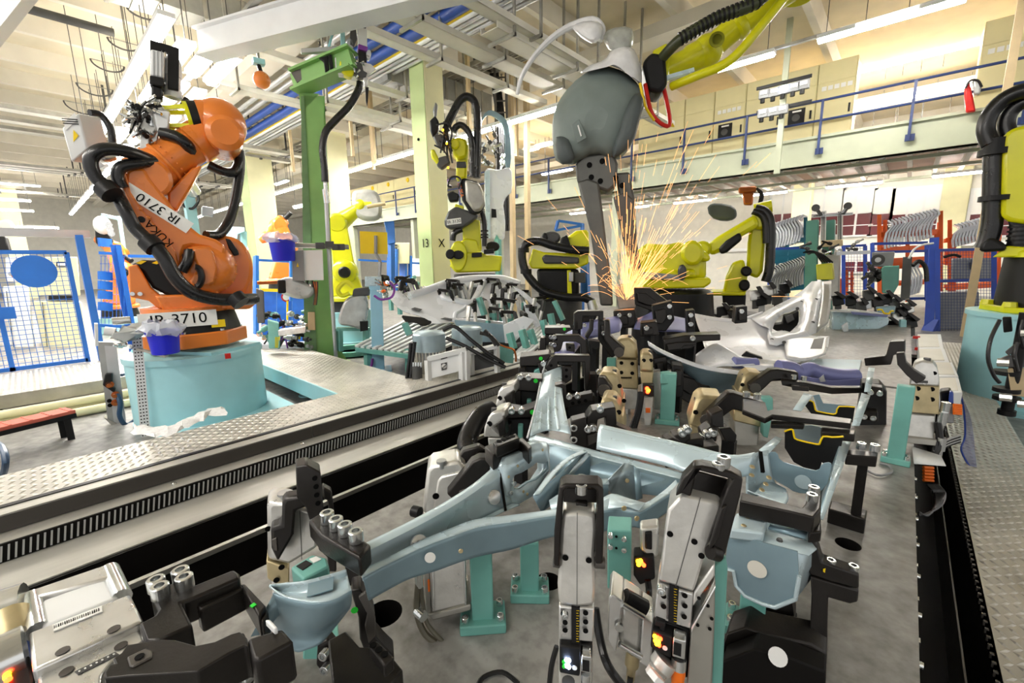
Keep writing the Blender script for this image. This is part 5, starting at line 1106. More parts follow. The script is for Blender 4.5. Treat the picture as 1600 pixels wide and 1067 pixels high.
# ============================================================ YELLOW ROBOT BASES BEHIND THE JIG
setview(870)
Q = PD(868, 445, 8.2)
rr = thing('industrial_robot', 'yellow robot with looping black hose left of the hanging weld gun', 'robot', tuple(Q))
pedestal(V((Q.x,Q.y,0)), Q.z-.25, .5, 'dark drum pedestal under the robot left of the weld gun', 'dgrey')
def q_(name, pts, d, th, m, bev=.03, rnd=0): return sl(name, pts, Q, d, th, K[m], rr, bev, rnd)
q_('base_cone', [(838,420),(905,420),(905,470),(842,466)], -.3, .6, 'blk', .06); q_('carousel', [(826,410),(832,388),(850,394),(900,396),(918,380),(920,412),(900,420),(830,420)], -.35, .7, 'yellow')
q_('shoulder', [(884,372),(900,360),(920,358),(922,400),(886,400)], -.3, .5, 'yellow', .06); q_('motor', ell(862,371,14,10,18), -.35, .3, 'dgrey', .04); q_('motor_end', ell(851,372,5,9,14), -.4, .3, 'blk', .03)
q_('dark_sleeve', [(846,402),(852,398),(905,402),(905,412),(850,412)], -.42, .08, 'dgrey', .03); q_('gear_housing', [(876,372),(886,366),(892,384),(884,394),(874,390)], -.45, .2, 'blk', .03)
hose('dress_hose', [(920,392),(895,390),(865,384),(842,377),(824,380),(816,393),(818,415),(828,435),(850,455),(885,464),(912,465),(926,472)], Q, .075, K['hose'], rr, -.5)
for (x_, y_) in ((818,391),(822,424)): M().lathe(PP(x_,y_,Q-FH*.5)-V((0,0,.04)), (0,0,1), [(0,.1),(.08,.1)], 14).obj('hose_clamp', K['blk'], rr)
M().lathe(PP(925,474,Q-FH*.5), V((.3,0,-1)), [(-.05,.09),(.15,.1)], 14).obj('hose_end', K['silver'], rr)
t = thing('yellow_bracket', 'narrow yellow bracket plate with valve right of the black robot base', 'bracket', tuple(PP(895,465,Q))); sl('plate', [(886,422),(892,422),(894,468),(887,468)], Q, -.5, .05, K['yellow'], t); sl('valve', [(889,425),(896,425),(896,440),(889,440)], Q, -.56, .05, K['silver'], t); sl('dark_box', [(898,426),(915,426),(915,442),(898,442)], Q, -.4, .1, K['dgrey'], t); sl('foot', [(848,466),(875,466),(876,472),(850,472)], Q, -.3, .2, K['yellow'], t)
t = thing('blue_post_group', 'pair of blue fence posts behind the yellow robot left of the gun', 'post', tuple(PD(915,470,8.6))); M().bar(PD(916,470,8.6), PD(914,410,8.6), .14, .1).obj('post', K['blue'], t); M().bar(PD(868,360,9), PD(912,352,9), .05, .05).obj('rail', K['blue'], t); M().bar(PD(872,345,9), PD(912,351,9), .05, .05).obj('rail', K['blue'], t); M().bar(PD(868,360,9), PD(872,345,9), .05, .05).obj('rail', K['blue'], t); M().bar(PD(910,350,9), V((PD(911,470,9).x,PD(911,470,9).y,0)), .06, .06).obj('post', K['blue'], t)
setview(1050)
C = PD(1052, 452, 6.9)
cr = thing('industrial_robot', 'large yellow robot crouching behind the spark shower', 'robot', tuple(C))
pedestal(V((C.x,C.y,0)), C.z-.42, .62, 'black round pedestal plate under the crouching yellow robot', 'blk')
def c_(name, pts, d, th, m, bev=.03, rnd=0): return sl(name, pts, C, d, th, K[m], cr, bev, rnd)
M().lathe(V((C.x,C.y,C.z-.42)), (0,0,1), [(0,.62),(.38,.58),(.42,.5)], 36).obj('base_cone', K['blk'], cr)
c_('carousel', [(990,448),(996,436),(1110,434),(1112,442),(1100,450),(1000,452)], -.45, .8, 'yellow'); c_('body', [(985,440),(984,412),(992,392),(1010,380),(1040,382),(1060,378),(1094,384),(1104,400),(1104,440)], -.35, .7, 'yellow', .1)
c_('shoulder_disc', ell(1082,395,18,20,20), -.5, .3, 'yellow', .05); c_('belt_cover', [(1000,426),(1030,422),(1086,420),(1090,434),(1004,436)], -.48, .2, 'yellow', .05); c_('sleeve', [(996,424),(1068,430),(1070,438),(998,436)], -.52, .06, 'grey', .02)
c_('shine_motor', ell(1066,425,7,12,14), -.55, .2, 'dgrey', .03); c_('left_hand', [(984,440),(980,420),(990,414),(1000,428),(998,444)], -.45, .3, 'yellow', .05)
c_('link_arm', [(1076,388),(1086,380),(1104,394),(1112,404),(1104,410),(1090,404)], -.42, .2, 'yellow', .05)
sgn = c_('name_plate', [(1012,462),(1028,463),(1028,476),(1012,476)], -.72, .01, 'paper', 0); text('510', .12, PP(1020.5,469.5,C-FH*.735), UH, (0,0,1), K['ink'], sgn)
# second yellow robot with raised arm to the right
S2 = PD(1140, 470, 7.4)
setview(1150)
rb2 = thing('industrial_robot', 'yellow robot with raised elbow and black hoses right of the sparks', 'robot', tuple(PD(1140,488,7.4)))
pedestal(V((S2.x,S2.y,0)), PD(1140,488,7.4).z, .42, 'dark pedestal of the yellow robot with raised elbow', 'dgrey')
def s2(name, pts, d, th, m, bev=.03, rnd=0): return sl(name, pts, S2, d, th, K[m], rb2, bev, rnd)
s2('base_plate', [(1108,456),(1166,456),(1164,462),(1110,462)], -.4, .7, 'yellow', .02); s2('base_block', [(1128,458),(1166,460),(1164,488),(1130,488)], -.3, .5, 'blk', .03); s2('carousel', [(1128,460),(1134,432),(1144,410),(1162,404),(1168,430),(1166,460)], -.3, .5, 'yellow', .05)
s2('motor', ell(1166,424,9,8,14), -.45, .3, 'blk', .03); s2('motor', ell(1163,446,9,9,14), -.4, .3, 'blk', .03)
s2('link_arm', [(1166,428),(1168,380),(1172,352),(1184,342),(1194,350),(1196,380),(1192,424),(1184,436)], -.15, .3, 'yellow', .05); s2('elbow', ell(1186,344,13,15,18), -.25, .45, 'yellow', .05)
s2('forearm', [(1102,384),(1120,370),(1180,334),(1188,352),(1160,368),(1128,392),(1110,400)], -.35, .3, 'yellow', .06); s2('forearm_motor', [(1122,388),(1134,376),(1156,362),(1160,374),(1136,394),(1126,398)], -.45, .16, 'blk', .04); s2('wrist', ell(1098,388,14,12,18), -.4, .35, 'yellow', .05)
hose('dress_hose', [(1180,326),(1194,330),(1203,345),(1204,380),(1202,420),(1196,440)], S2, .07, K['hose'], rb2, -.2); hose('dress_hose', [(1176,330),(1190,336),(1196,350),(1197,380)], S2, .05, K['hose'], rb2, -.25)
M().tube([PP(1178,328,S2), PP(1206,322,S2)], .1, 10).obj('pale_duct', K['yellow'], rb2)
t = thing('brake_motor', 'rusty orange cross valve on top of the yellow robot at the sparks', 'motor', tuple(PD(1165,320,7.2)))
for pts, m in (([(1154,292),(1182,290),(1182,300),(1154,302)],'copper'),([(1160,300),(1178,300),(1176,320),(1162,320)],'copper')): M().slab([PD(a,b,7.2) for a,b in pts], FH*.15).obj('casting', K[m], t, bev=.03)
for k in range(3): M().tube([PD(1182,294,7.2), PD(1188+2*k,305,7.2), PD(1184,325+3*k,7.2)], .018, 6).obj('cable', K['hose'], t)
tag(M().slab(chaikin([PD(1104,320,7.6), PD(1120,316,7.6), PD(1150,322,7.6), PD(1152,340,7.6), PD(1130,345,7.6), PD(1108,338,7.6)], 1), FH*.35).obj('grey_drum', K['gclothd'], bev=.06), 'dull grey wrapped drum above the forearm of the yellow robot', 'drum')

# ============================================================ HANGING WELD GUN WITH GREY LEATHER COVER
setview(940)
G = PD(940, 200, 4.9)
wg = thing('weld_gun', 'huge weld gun in a grey leather cover with long steel arms over the jig', 'weld gun', tuple(PD(985,478,4.9)))
def puff(name, pts, d, depth, m, par, P=None, k=4, sm=1):
    """closed outline swollen into a cushion: rings shrink toward both faces"""
    P = P or G; pts = chaikin(pts, sm); n_ = len(pts); cx = sum(p[0] for p in pts)/n_; cy = sum(p[1] for p in pts)/n_; rows = []
    for j in range(2*k+1):
        a = math.pi*(j/(2*k)-.5); s_ = .25+.75*math.cos(a)**.6 if abs(a) < 1.5 else .25
        rows.append([PP(cx+(x-cx)*s_, cy+(y-cy)*s_, P+FH*(d+depth*math.sin(a)/2)) for x, y in pts])
    g = M().grid(rows, True); g.add(rows[0], [tuple(range(n_))]); g.add(rows[-1], [tuple(range(n_))])
    return g.obj(name, m, par, sharp=60)
cov = [(862,200),(866,172),(880,146),(906,119),(940,100),(978,112),(1000,134),(1010,158),(998,190),(990,226),(964,254),(928,242),(902,258),(870,256),(864,235)]
cv = puff('leather_cover', cov, 0, .75, K['gcloth'], wg)
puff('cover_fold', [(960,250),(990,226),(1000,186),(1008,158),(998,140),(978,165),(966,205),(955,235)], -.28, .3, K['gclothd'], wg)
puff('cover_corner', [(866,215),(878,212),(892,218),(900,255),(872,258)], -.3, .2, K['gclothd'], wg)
sl('label_plate', [(892,194),(905,186),(917,215),(902,224)], G, -.46, .02, K['gcloth'], wg, .006); sl('label_slot', [(902,196),(904,195),(909,212),(907,213)], G, -.475, .01, K['paper'], wg, 0)
hd = puff('plastic_hood', [(903,116),(920,102),(945,94),(955,78),(972,70),(990,74),(998,92),(1004,118),(1002,134),(985,118),(970,108),(948,100),(925,108)], -.1, .55, mat('white_plastic_film', (238,238,238), .22, 0, .12, 6, .5, 9), wg)
tail = [(808,148,-.05),(815,120,-.08),(835,88,-.1),(862,60,-.12),(890,42,-.12),(925,32,-.1),(940,46,-.1),(935,62,-.1)]
puff('plastic_shroud', [(893,42),(905,34),(930,31),(944,40),(940,60),(928,70),(912,62),(900,52)], -.15, .4, MATS['white_plastic_film'], wg)
M().tube([PP(a,b,G+FH*c) for a,b,c in tail], lambda t: .02+.03*t, 8, 4).obj('film_strap', MATS['white_plastic_film'], wg)
puff('plastic_shroud', [(940,60),(950,44),(986,40),(992,60),(985,80),(955,84)], -.05, .4, mat('clear_film', (205,208,200), .2, 0, .2, 6, .5, 9, alpha=.7), wg)
sl('gun_yoke', [(898,256),(912,242),(958,236),(966,256),(962,290),(950,300),(918,288),(902,286)], G, -.2, .3, K['gun'], wg, .03)
for x_, y_ in ((921,258),(941,252),(924,277),(938,283),(962,278),(972,290)): M().lathe(PP(x_,y_,G-FH*.2), -FH, [(0,.03),(.012,.03)], 12).obj('bolt_hole', K['ink'], wg)
sl('gun_arm', [(902,284),(918,278),(936,285),(942,330),(950,400),(956,440),(958,478),(938,478),(932,430),(922,360)], G, -.22, .14, K['gun'], wg, .025)
sl('gun_arm', [(960,270),(984,268),(992,310),(996,380),(1006,440),(1004,450),(992,446),(982,400),(974,330)], G, -.1, .14, K['gun'], wg, .025)
sl('arm_insert', [(958,308),(976,300),(990,312),(992,370),(998,420),(980,400),(968,350)], G, -.16, .05, K['dsteel'], wg, .012)
sl('electrode_block', [(960,446),(992,440),(994,482),(966,484)], G, -.2, .16, K['steel'], wg, .02); M().cyl(PP(975,482,G-FH*.12), PP(977,492,G-FH*.12), .03).obj('electrode_tip', K['copper'], wg)
M().tube([PP(1008,132,G-FH*.1), PP(1020,180,G-FH*.2), PP(1046,196,G-FH*.1), PP(1040,150,G), PP(1034,130,G)], .022, 8, 5).obj('red_hose', K['redp'], wg)
M().tube([PP(1000,130,G-FH*.3), PP(1008,165,G-FH*.3), PP(1022,188,G-FH*.2)], .014, 8, 5).obj('yellow_hose', K['yel2'], wg)
tag_ = M().slab(tr([(1048,198),(1051,191),(1054,198)], G), FH*.01).obj('warning_tag', K['yel2'], wg)
sl('cable_block', [(1004,96),(1018,80),(1040,84),(1044,130),(1030,146),(1012,140)], G, -.1, .35, K['blk'], wg, .04)
# robot arm reaching in from the overhead gantry
ar = thing('gantry_robot', 'overhead yellow robot arm reaching down to the leather covered gun', 'robot', tuple(PD(1180,-60,4.6)))
A_ = PD(1250,-45,4.4); B_ = PD(1105,80,4.8); fd = (B_-A_).normalized(); L = (B_-A_).length
ygl = K['yellow']
M().lathe(A_, fd, [(0,.19),(.15,.2),(.3,.17),(L*.6,.145),(L*.62,.16),(L*.68,.16),(L*.7,.13),(L,.125)], 28).obj('forearm', ygl, ar)
M().ball(B_, .17, 20, 12).obj('wrist', ygl, ar); M().lathe(B_, PD(1040,110,4.9)-B_, [(0,.15),(.2,.14),(.24,.12),((PD(1040,110,4.9)-B_).length,.12)], 22).obj('wrist_flange', ygl, ar)
sl('wrist_plate', [(1020,78),(1042,66),(1048,80),(1042,138),(1030,142),(1022,120)], G, .05, .1, ygl, ar, .02)
M().lathe(A_, V((.2,.3,1)), [(-.2,.22),(.0,.26),(.4,.24),(1.3,.2)], 24).obj('link_arm', ygl, ar); M().cyl(A_+V((.25,.38,1.25)), (A_.x+.25, A_.y+.38, 6.98), .3).obj('ceiling_mount', K['dgrey'], ar)
M().tube([PD(1230,-40,4.2), PD(1180,5,4.2), PD(1120,28,4.3), PD(1065,60,4.4), PD(1035,90,4.6)], .055, 10, 5).obj('dress_hose', mat('green_hose', (60,66,40), .35), ar)
for k in range(26):
    t_ = k/25; a = [PD(1230,-40,4.2), PD(1180,5,4.2), PD(1120,28,4.3), PD(1065,60,4.4)]; i_ = min(2, int(t_*3)); p_ = a[i_].lerp(a[i_+1], t_*3-i_); M().lathe(p_, a[i_+1]-a[i_], [(0,.065),(.02,.065)], 12).obj('hose_rib', K['blk'], ar)
M().tube([PD(1230,-10,4.3), PD(1190,40,4.3), PD(1140,95,4.4), PD(1085,120,4.5), PD(1050,135,4.7)], .045, 10, 5).obj('dress_hose', K['yellow'], ar)
M().bar(PP(1022,128,G), PP(1084,110,G), .06, .04).obj('slide_bar', K['galv'], ar)
M().lathe(PD(1120,62,4.52), -FH, [(0,.075),(.01,.075),(.01,.05),(0,.05)], 24).obj('ring_emblem', mat('letter_olive', (150,152,20), .5), ar)
# sparks: glowing particles thrown from the electrode
sp = M()
o0 = PD(978, 470, 4.75)
for k in range(420):
    a = R.uniform(-.25, .95) if k % 5 else R.uniform(-1.2, 1.6); L_ = R.uniform(.15, 2.6)*R.random()**.4; v = (UH*math.sin(a)*.75+V((0,0,1))*math.cos(a)*1.0+FH*R.uniform(-.25,.25)).normalized()
    s0 = R.uniform(.05,1)*L_; ln = R.uniform(.05,.3); drop = .035
    pts = [o0+v*(s0+ln*i/3)-V((0,0,drop*((s0+ln*i/3)**2))) for i in range(4)]
    sp.tube(pts, R.uniform(.0012,.0024), 3, 1)
for k in range(50):
    a = R.uniform(-1.3,1.3); v = UH*math.sin(a)*R.uniform(.3,1)+FH*R.uniform(-.4,.2); h = R.uniform(.2,.7)
    t0_ = R.uniform(.1,.5); pts = [o0+v*(t0_+i*.07)+V((0,0,h*(1-((t0_+i*.07)*2-1)**2)-.1)) for i in range(5)]; sp.tube(pts, .0015, 3, 1)
tag(sp.obj('weld_sparks', K['spark']), 'fan of glowing orange weld sparks above the jig', 'sparks', kind='stuff')

# ============================================================ RIGHT SIDE: racks, fence, robot
setview(1400)
def rack(label, x0, x1, ytop, ybot, d, m, posts, n_, tilt, grp, shape=0, beams=()):
    t = thing('panel_rack', label, 'rack', tuple(PD((x0+x1)/2, ybot, d)))
    for (x, y) in posts: M().bar(PD(x, ybot, d), PD(x, y, d), .09, .09).obj('post', K[m], t)
    for (y, h) in beams: M().bar(PD(x0, y+5, d), PD(x1, y, d), .1, h).obj('beam', K[m], t); M().bar(PD(x0, y+5, d)+FH*.9, PD(x1, y, d)+FH*.9, .1, h).obj('rear_beam', K[m], t)
    for (x, y) in (posts[0], posts[-1]): M().bar(PD(x, ybot, d)+FH*.9, PD(x, y+15, d)+FH*.9, .09, .09).obj('rear_post', K[m], t)
    return t
def hung(x0, x1, n_, y0, y1, d, label, grp, m='panel', flip=1):
    w = (x1-x0)/n_; me = None
    prof = [(0,0),(.02,.03),(.10,.10),(.12,.2),(.06,.32),(0,.45),(-.02,.7),(.02,1.0)]
    a0 = PD(x0, y0, d); b0 = PD(x0, y1, d); H_ = (b0-a0).length; st = (PD(x0+w, y0-1.4, d)-a0)
    g = M(); front = [V((flip*q*.9, 0, -t_*H_)) for q, t_ in prof]; 
    vs = []; 
    for dx in (0, .05):
        for p_ in front: vs.append(UH*(p_.x+dx)+V((0,0,p_.z)))
    kx = len(front); f = [(i, i+1, kx+i+1, kx+i) for i in range(kx-1)]
    o = M().add([*vs, *[p_+FH*.8 for p_ in vs]], f + [tuple(2*kx+i for i in q[::-1]) for q in f] + [(i, i+1, 2*kx+i+1, 2*kx+i) for i in range(kx-1)] + [(kx+i+1, kx+i, 3*kx+i, 3*kx+i+1) for i in range(kx-1)] + [(0,kx,3*kx,2*kx),(kx-1,2*kx-1,4*kx-1,3*kx-1)]).obj('hanging_panel', K[m])
    tag(o, label, 'car panel', grp); o.location = a0
    for k in range(1, n_):
        c = o.copy(); COL.objects.link(c); c.location = a0+st*k
rack('tall orange rack of white curved panels right of the teal cabinet', 1376, 1463, 330, 480, 12.2, 'rorange', [(1374,336),(1383,344),(1418,364),(1463,360)], 14, 0, '', beams=((362,.14),(386,.16),(408,.3),(440,.1)))
hung(1386, 1464, 14, 344, 388, 12.0, 'white curved body panel hanging in the left orange rack', 'panels in the left orange rack')
rack('orange rack of white curved panels beside the right yellow robot', 1480, 1562, 330, 480, 12.2, 'rorange', [(1470,330),(1484,344),(1490,366),(1560,362)], 12, 0, '', beams=((370,.12),(398,.4),(445,.12)))
hung(1492, 1556, 12, 350, 386, 12.0, 'white curved body panel hanging in the right orange rack', 'panels in the right orange rack')
hung(1418, 1446, 6, 415, 465, 11.6, 'white zigzag panel in the lower tier of the left orange rack', 'lower tier panels', flip=-1)
rack('teal rack of white pillar panels behind the yellow robot', 1202, 1258, 340, 470, 12.5, 'rteal', [(1204,345),(1230,374),(1259,340)], 12, 0, '', beams=((374,.12),(392,.3),(402,.2),(448,.14)))
hung(1206, 1256, 11, 349, 390, 12.3, 'white pillar panel in the upper tier of the teal rack', 'upper teal rack panels', flip=-1)
hung(1204, 1256, 13, 417, 462, 12.3, 'steel grey pillar panel in the lower tier of the teal rack', 'lower teal rack panels', 'slat')
t = thing('orange_trolley', 'small orange trolley with panels behind the mesh fence', 'trolley', tuple(PD(1322,465,13)))
for (x, y) in ((1313,436),(1323,422),(1331,424)): M().bar(PD(x,462,13), PD(x,y,13), .07, .07).obj('post', K['rorange'], t)
for y in (437,445,458): M().bar(PD(1308,y,13), PD(1333,y-2,13), .06, .06).obj('rail', K['rorange'], t)
# blue fence
def fbay(x0, x1, yt, yb, d, label, mids=(), mesh=True, m='fblue', tilt=0):
    t = thing('mesh_fence', label, 'fence', tuple(PD((x0+x1)/2, yb, d)))
    for x in (x0, x1): M().bar(PD(x, yb, d), PD(x, yt, d), .08, .06).obj('frame_post', K[m], t)
    for y in (yt, yb-3) + tuple(mids): M().bar(PD(x0, y+1, d), PD(x1, y-1, d), .06, .06).obj('frame_bar', K[m], t)
    if mesh:
        g = M(); x = x0+3
        while x < x1: g.bar(PD(x, yb, d), PD(x, yt, d), .007, .007); x += 4.6
        y = yt+4
        while y < yb: g.bar(PD(x0, y, d), PD(x1, y, d), .007, .007); y += 4.6
        g.obj('wire_mesh', K['navy'], t, kind='stuff')
    return t
fbay(1465, 1553, 390, 522, 9.2, 'deep blue mesh fence gate in front of the grey switch boxes', (438,))
fbay(1363, 1448, 380, 470, 10.4, 'deep blue fence bay in front of the left orange rack', (393,), False)
fbay(1202, 1266, 388, 470, 11.6, 'deep blue fence bay in front of the teal rack', (), False)
fbay(1318, 1352, 384, 475, 11.4, 'deep blue mesh bay right of the perforated gantry', (), True)
t = thing('fence_post', 'broad deep blue fence post left of the mesh gate', 'post', tuple(PD(1455,530,9.3))); M().bar(PD(1450,532,9.3), PD(1460,372,9.3), .15, .12).obj('shaft', K['fblue'], t); M().bar(PD(1449,520,9.25), PD(1459,500,9.25), .2, .1).obj('foot', K['fblue'], t)
for k, (x0, x1, y0_, y1_, lab) in enumerate(((1488,1517,403,437,'grey switch box on the left behind the mesh gate'),(1518,1550,403,437,'grey switch box on the right behind the mesh gate'),(1468,1530,456,518,'large grey switch cabinet low behind the mesh gate'))):
    t = thing('switch_box', lab, 'box', tuple(PD((x0+x1)/2,y1_,9.5))); M().slab([PD(a,b,9.5) for a,b in ((x0,y0_+1),(x1,y0_),(x1,y1_),(x0,y1_+1))], FH*.4).obj('housing', K['grey'], t, bev=.02); M().slab([PD(a,b,9.48) for a,b in ((x0+2,y0_+4),(x1-2,y0_+3),(x1-2,y1_-2),(x0+2,y1_-2))], FH*.02).obj('door', K['grey'], t, bev=.005)
    if k < 2: M().slab([PD(a,b,9.45) for a,b in ((1514,410),(1522,410),(1522,421),(1515,421))], FH*.02).obj('dark_plate', K['dgrey'], t)
tag(M().tube([PD(1474,402,9.1), PD(1490,398,9.0), PD(1500,401,9.0)], .03, 8).obj('feed_cable', K['hose']), 'black cable entering the left grey switch box', 'cable'); tag(M().tube([PD(1515,440,9.1), PD(1522,455,9.0), PD(1518,480,9.0), PD(1512,505,9.0), PD(1505,520,9)], .025, 8).obj('feed_cable', K['hose']), 'black cable hanging over the large grey cabinet', 'cable')
# perforated gantry machine with lime box
t = thing('gantry_station', 'grey green station with perforated frame and lime yellow box', 'machine', tuple(PD(1290,470,9)))
for x, w in ((1272,.2),(1298,.2)): M().bar(V((PD(x,450,9).x,PD(x,450,9).y,0)), PD(x-2, 345, 9), w, .2).obj('column', K['gbox'], t)
for x in (1286, 1312): M().bar(PD(x, 380, 8.8), PD(x+1, 330, 8.8), .09, .03).obj('perforated_bar', K['silver'], t)
M().bar(PD(1270,338,8.8), PD(1330,334,8.8), .09, .05).obj('perforated_beam', K['silver'], t)
g = M()
for k in range(30): g.lathe(PD(1272+2*k, 337.6-.13*k, 8.76), -FH, [(0,.012),(.004,.012)], 6)
for k in range(22):
    for x in (1284.5, 1287.5, 1310.5, 1313.5): g.lathe(PD(x, 332+2.2*k, 8.76), -FH, [(0,.011),(.004,.011)], 6)
g.obj('punched_holes', K['ink'], t, kind='stuff')
for (x, y, s_) in ((1275,325,1),(1325,322,-1)): M().bar(PD(x,y,8.7), PD(x+s_*8,y+12,8.7), .05, .05).obj('lever', K['dgrey'], t); M().lathe(PD(x,y,8.7), -FH, [(0,.07),(.06,.07)], 12).obj('knob', K['dgrey'], t)
M().slab([PD(a,b,8.6) for a,b in ((1275,413),(1300,411),(1302,437),(1276,437))], FH*.25).obj('lime_box', K['yellow'], t, bev=.015); M().slab([PD(a,b,8.9) for a,b in ((1290,398),(1312,396),(1310,470),(1298,470))], FH*.25).obj('grey_body', K['steel'], t, bev=.02)
M().slab([PD(a,b,8.7) for a,b in ((1282,376),(1316,374),(1316,384),(1284,386))], FH*.15).obj('valve_block', K['tan'], t, bev=.01)
for k in range(12): M().lathe(PD(R.uniform(1262,1340), R.uniform(378,402), 8.6), V((R.uniform(-1,1),-.4,R.uniform(-.4,.4))), [(0,.035),(.06,.035),(.06,.02),(.2,.02)], 8).obj('fitting', K[R.choice(['chrome','dgrey','blk'])], t)
for k in range(5): M().tube([PD(1255+k*3,395,8.6), PD(1270+k*3,392+k,8.5), PD(1285+k*4,410,8.5)], .016, 6).obj('cable', K['hose'], t)
M().bar(PD(1305,396,8.5), PD(1358,394,8.5), .07, .07).obj('cross_bar', K['silver'], t)
t = thing('fan_unit', 'grey boxed fan motor above the teal cabinet', 'motor', tuple(PD(1376,440,8.8)))
M().slab([PD(a,b,8.8) for a,b in ((1362,394),(1398,393),(1394,418),(1362,416))], FH*.3).obj('housing', K['grey'], t, bev=.02); M().lathe(PD(1372,406,8.75), -FH, [(0,.11),(.05,.11),(.05,.06)], 20).obj('fan_ring', K['dgrey'], t); M().lathe(PD(1372,406,8.68), -FH, [(0,.05),(.03,.05)], 12).obj('hub', K['silver'], t)
for k in range(14): M().lathe(PD(R.uniform(1360,1380), R.uniform(418,438), 8.8), V((R.uniform(-1,1),-.5,R.uniform(-1,1))), [(0,.05),(.1,.05),(.1,.03),(.2,.03)], 8).obj('gear', K[R.choice(['dgrey','blk','silver'])], t)
tag(M().slab([PD(a,b,8.6) for a,b in ((1380,416),(1405,415),(1404,445),(1396,459),(1378,458),(1377,420))], FH*.4).obj('teal_cabinet', K['gbox'], bev=.02), 'green teal sheet cabinet below the boxed fan motor', 'cabinet')
t = thing('column_tool', 'dark column tool with looping white hose left of the blue post', 'machine', tuple(PD(1420,470,8.8))); M().bar(PD(1414,468,8.8), PD(1418,402,8.8), .14, .12).obj('column', K['dgrey'], t); M().tube([PD(1420,404,8.7), PD(1428,390,8.7), PD(1440,383,8.7), PD(1458,380,8.7)], .02, 8).obj('white_hose', K['white'], t); M().tube([PD(1426,415,8.7), PD(1436,408,8.7), PD(1446,418,8.7), PD(1448,440,8.7)], .04, 8).obj('black_hose', K['hose'], t)
# right yellow robot
setview(1580)
RR = PZ(1590, 640, 0); RR = RR + FH*.35; 
pedr = pedestal(V((RR.x+.08,RR.y,0)), PP(1570,484,RR).z, .58, 'round aqua pedestal under the yellow robot at the right edge')
ry = thing('industrial_robot', 'yellow robot with fat black hoses cut by the right picture edge', 'robot', (RR.x, RR.y, PP(1570,484,RR).z))
def y_(name, pts, d, th, m, bev=.03, rnd=0): return sl(name, pts, RR, d, th, K[m], ry, bev, rnd)
zb_ = PP(1570,484,RR).z; zc_ = PP(1570,402,RR).z; cxy = V((RR.x+.08, RR.y, 0))
M().lathe(cxy+V((0,0,zb_)), (0,0,1), [(0,.5),(.06,.5)], 8).obj('base_flange', K['yellow'], ry, bev=.01); M().lathe(cxy+V((0,0,zb_+.06)), (0,0,1), [(0,.40),(zc_-zb_-.06,.38)], 36).obj('base_cone', K['blk'], ry)
for k in range(8): M().lathe(cxy+V((math.cos(k*.785)*.44, math.sin(k*.785)*.44, zb_+.06)), (0,0,1), [(0,.06),(.05,.05)], 8).obj('flange_bolt', K['yellow'], ry)
M().lathe(cxy+V((0,0,zc_)), (0,0,1), [(0,.42),(.05,.42),(.12,.36)], 36).obj('carousel', K['yellow'], ry)
y_('link_body', [(1566,212),(1580,200),(1620,190),(1640,340),(1600,350),(1576,346),(1563,338)], -.3, .4, 'yellow', .06); y_('dark_recess', [(1574,342),(1600,338),(1625,360),(1600,365),(1580,372)], -.25, .3, 'blk', .03)
y_('bracket', [(1566,388),(1574,384),(1600,386),(1640,380),(1640,400),(1550,402),(1556,398)], -.3, .4, 'yellow', .02); y_('side_plate', [(1570,385),(1600,383),(1640,376),(1640,392),(1572,396)], -.2, .2, 'dgrey', .02)
hose('dress_hose', [(1640,136),(1600,142),(1568,156),(1546,180),(1540,205),(1548,225)], RR, .075, K['hose'], ry, -.25); hose('dress_hose', [(1640,158),(1600,160),(1578,176),(1572,196),(1578,215)], RR, .07, K['hose'], ry, -.15)
hose('dress_hose', [(1553,232),(1552,290),(1551,340),(1546,368),(1538,388)], RR, .085, K['hose'], ry, -.2); hose('ribbed_hose', [(1596,352),(1592,370),(1588,390)], RR, .08, K['hose'], ry, -.2)
M().lathe(PP(1555,230,RR-FH*.22), (0,0,-1), [(-.08,.1),(.02,.1),(.02,.125),(.08,.125)], 20).obj('hose_clamp', K['blk'], ry); M().lathe(PP(1556,306,RR-FH*.22), (0,0,-1), [(0,.13),(.05,.13)], 20).obj('hose_clamp', K['blk'], ry)
y_('hose_elbow', [(1530,390),(1534,378),(1548,370),(1562,376),(1572,382),(1572,392),(1532,394)], -.35, .2, 'blk', .04)
for k in range(5): M().lathe(PP(1594-1*k,356+7*k,RR-FH*.2), (0,.0,1), [(0,.09),(.02,.09)], 16).obj('hose_rib', K['blk'], ry)
# tool bracket in front of the right pedestal
TBp = PZ(1575, 662, 0.0)
t = thing('tool_stand', 'black clamp pole with tan plate beside the right aqua pedestal', 'stand', (PD(1572,640,3.2).x, PD(1572,640,3.2).y, .1))
def tb_(name, pts, d, th, m, bev=.006): return M().slab([PD(a,b,3.2+d) for a,b in pts], FH*th).obj(name, K[m], t, bev=bev)
M().lathe(PD(1572,648,3.3), (0,0,1), [(0,.05),(.04,.05),(.04,.035),(.78,.035)], 18).obj('pole', K['blk'], t); tb_('pole_head', [(1566,496),(1580,496),(1582,518),(1568,520)], 0, .08, 'blk')
for y in (585, 612, 625): M().lathe(PD(1572,y,3.28), (0,0,1), [(0,.075),(.03,.075)], 16).obj('collar', K['blk'], t)
tb_('arm', [(1560,562),(1575,556),(1605,560),(1605,574),(1578,574),(1562,570)], 0, .06, 'dgrey'); tb_('tan_plate', [(1574,576),(1610,574),(1610,622),(1580,618)], .02, .02, 'tan'); tb_('red_tag', [(1588,528),(1597,527),(1597,536),(1588,536)], 0, .03, 'redp'); tb_('side_arm', [(1570,550),(1592,532),(1600,530),(1600,536),(1576,556)], 0, .03, 'dgrey')
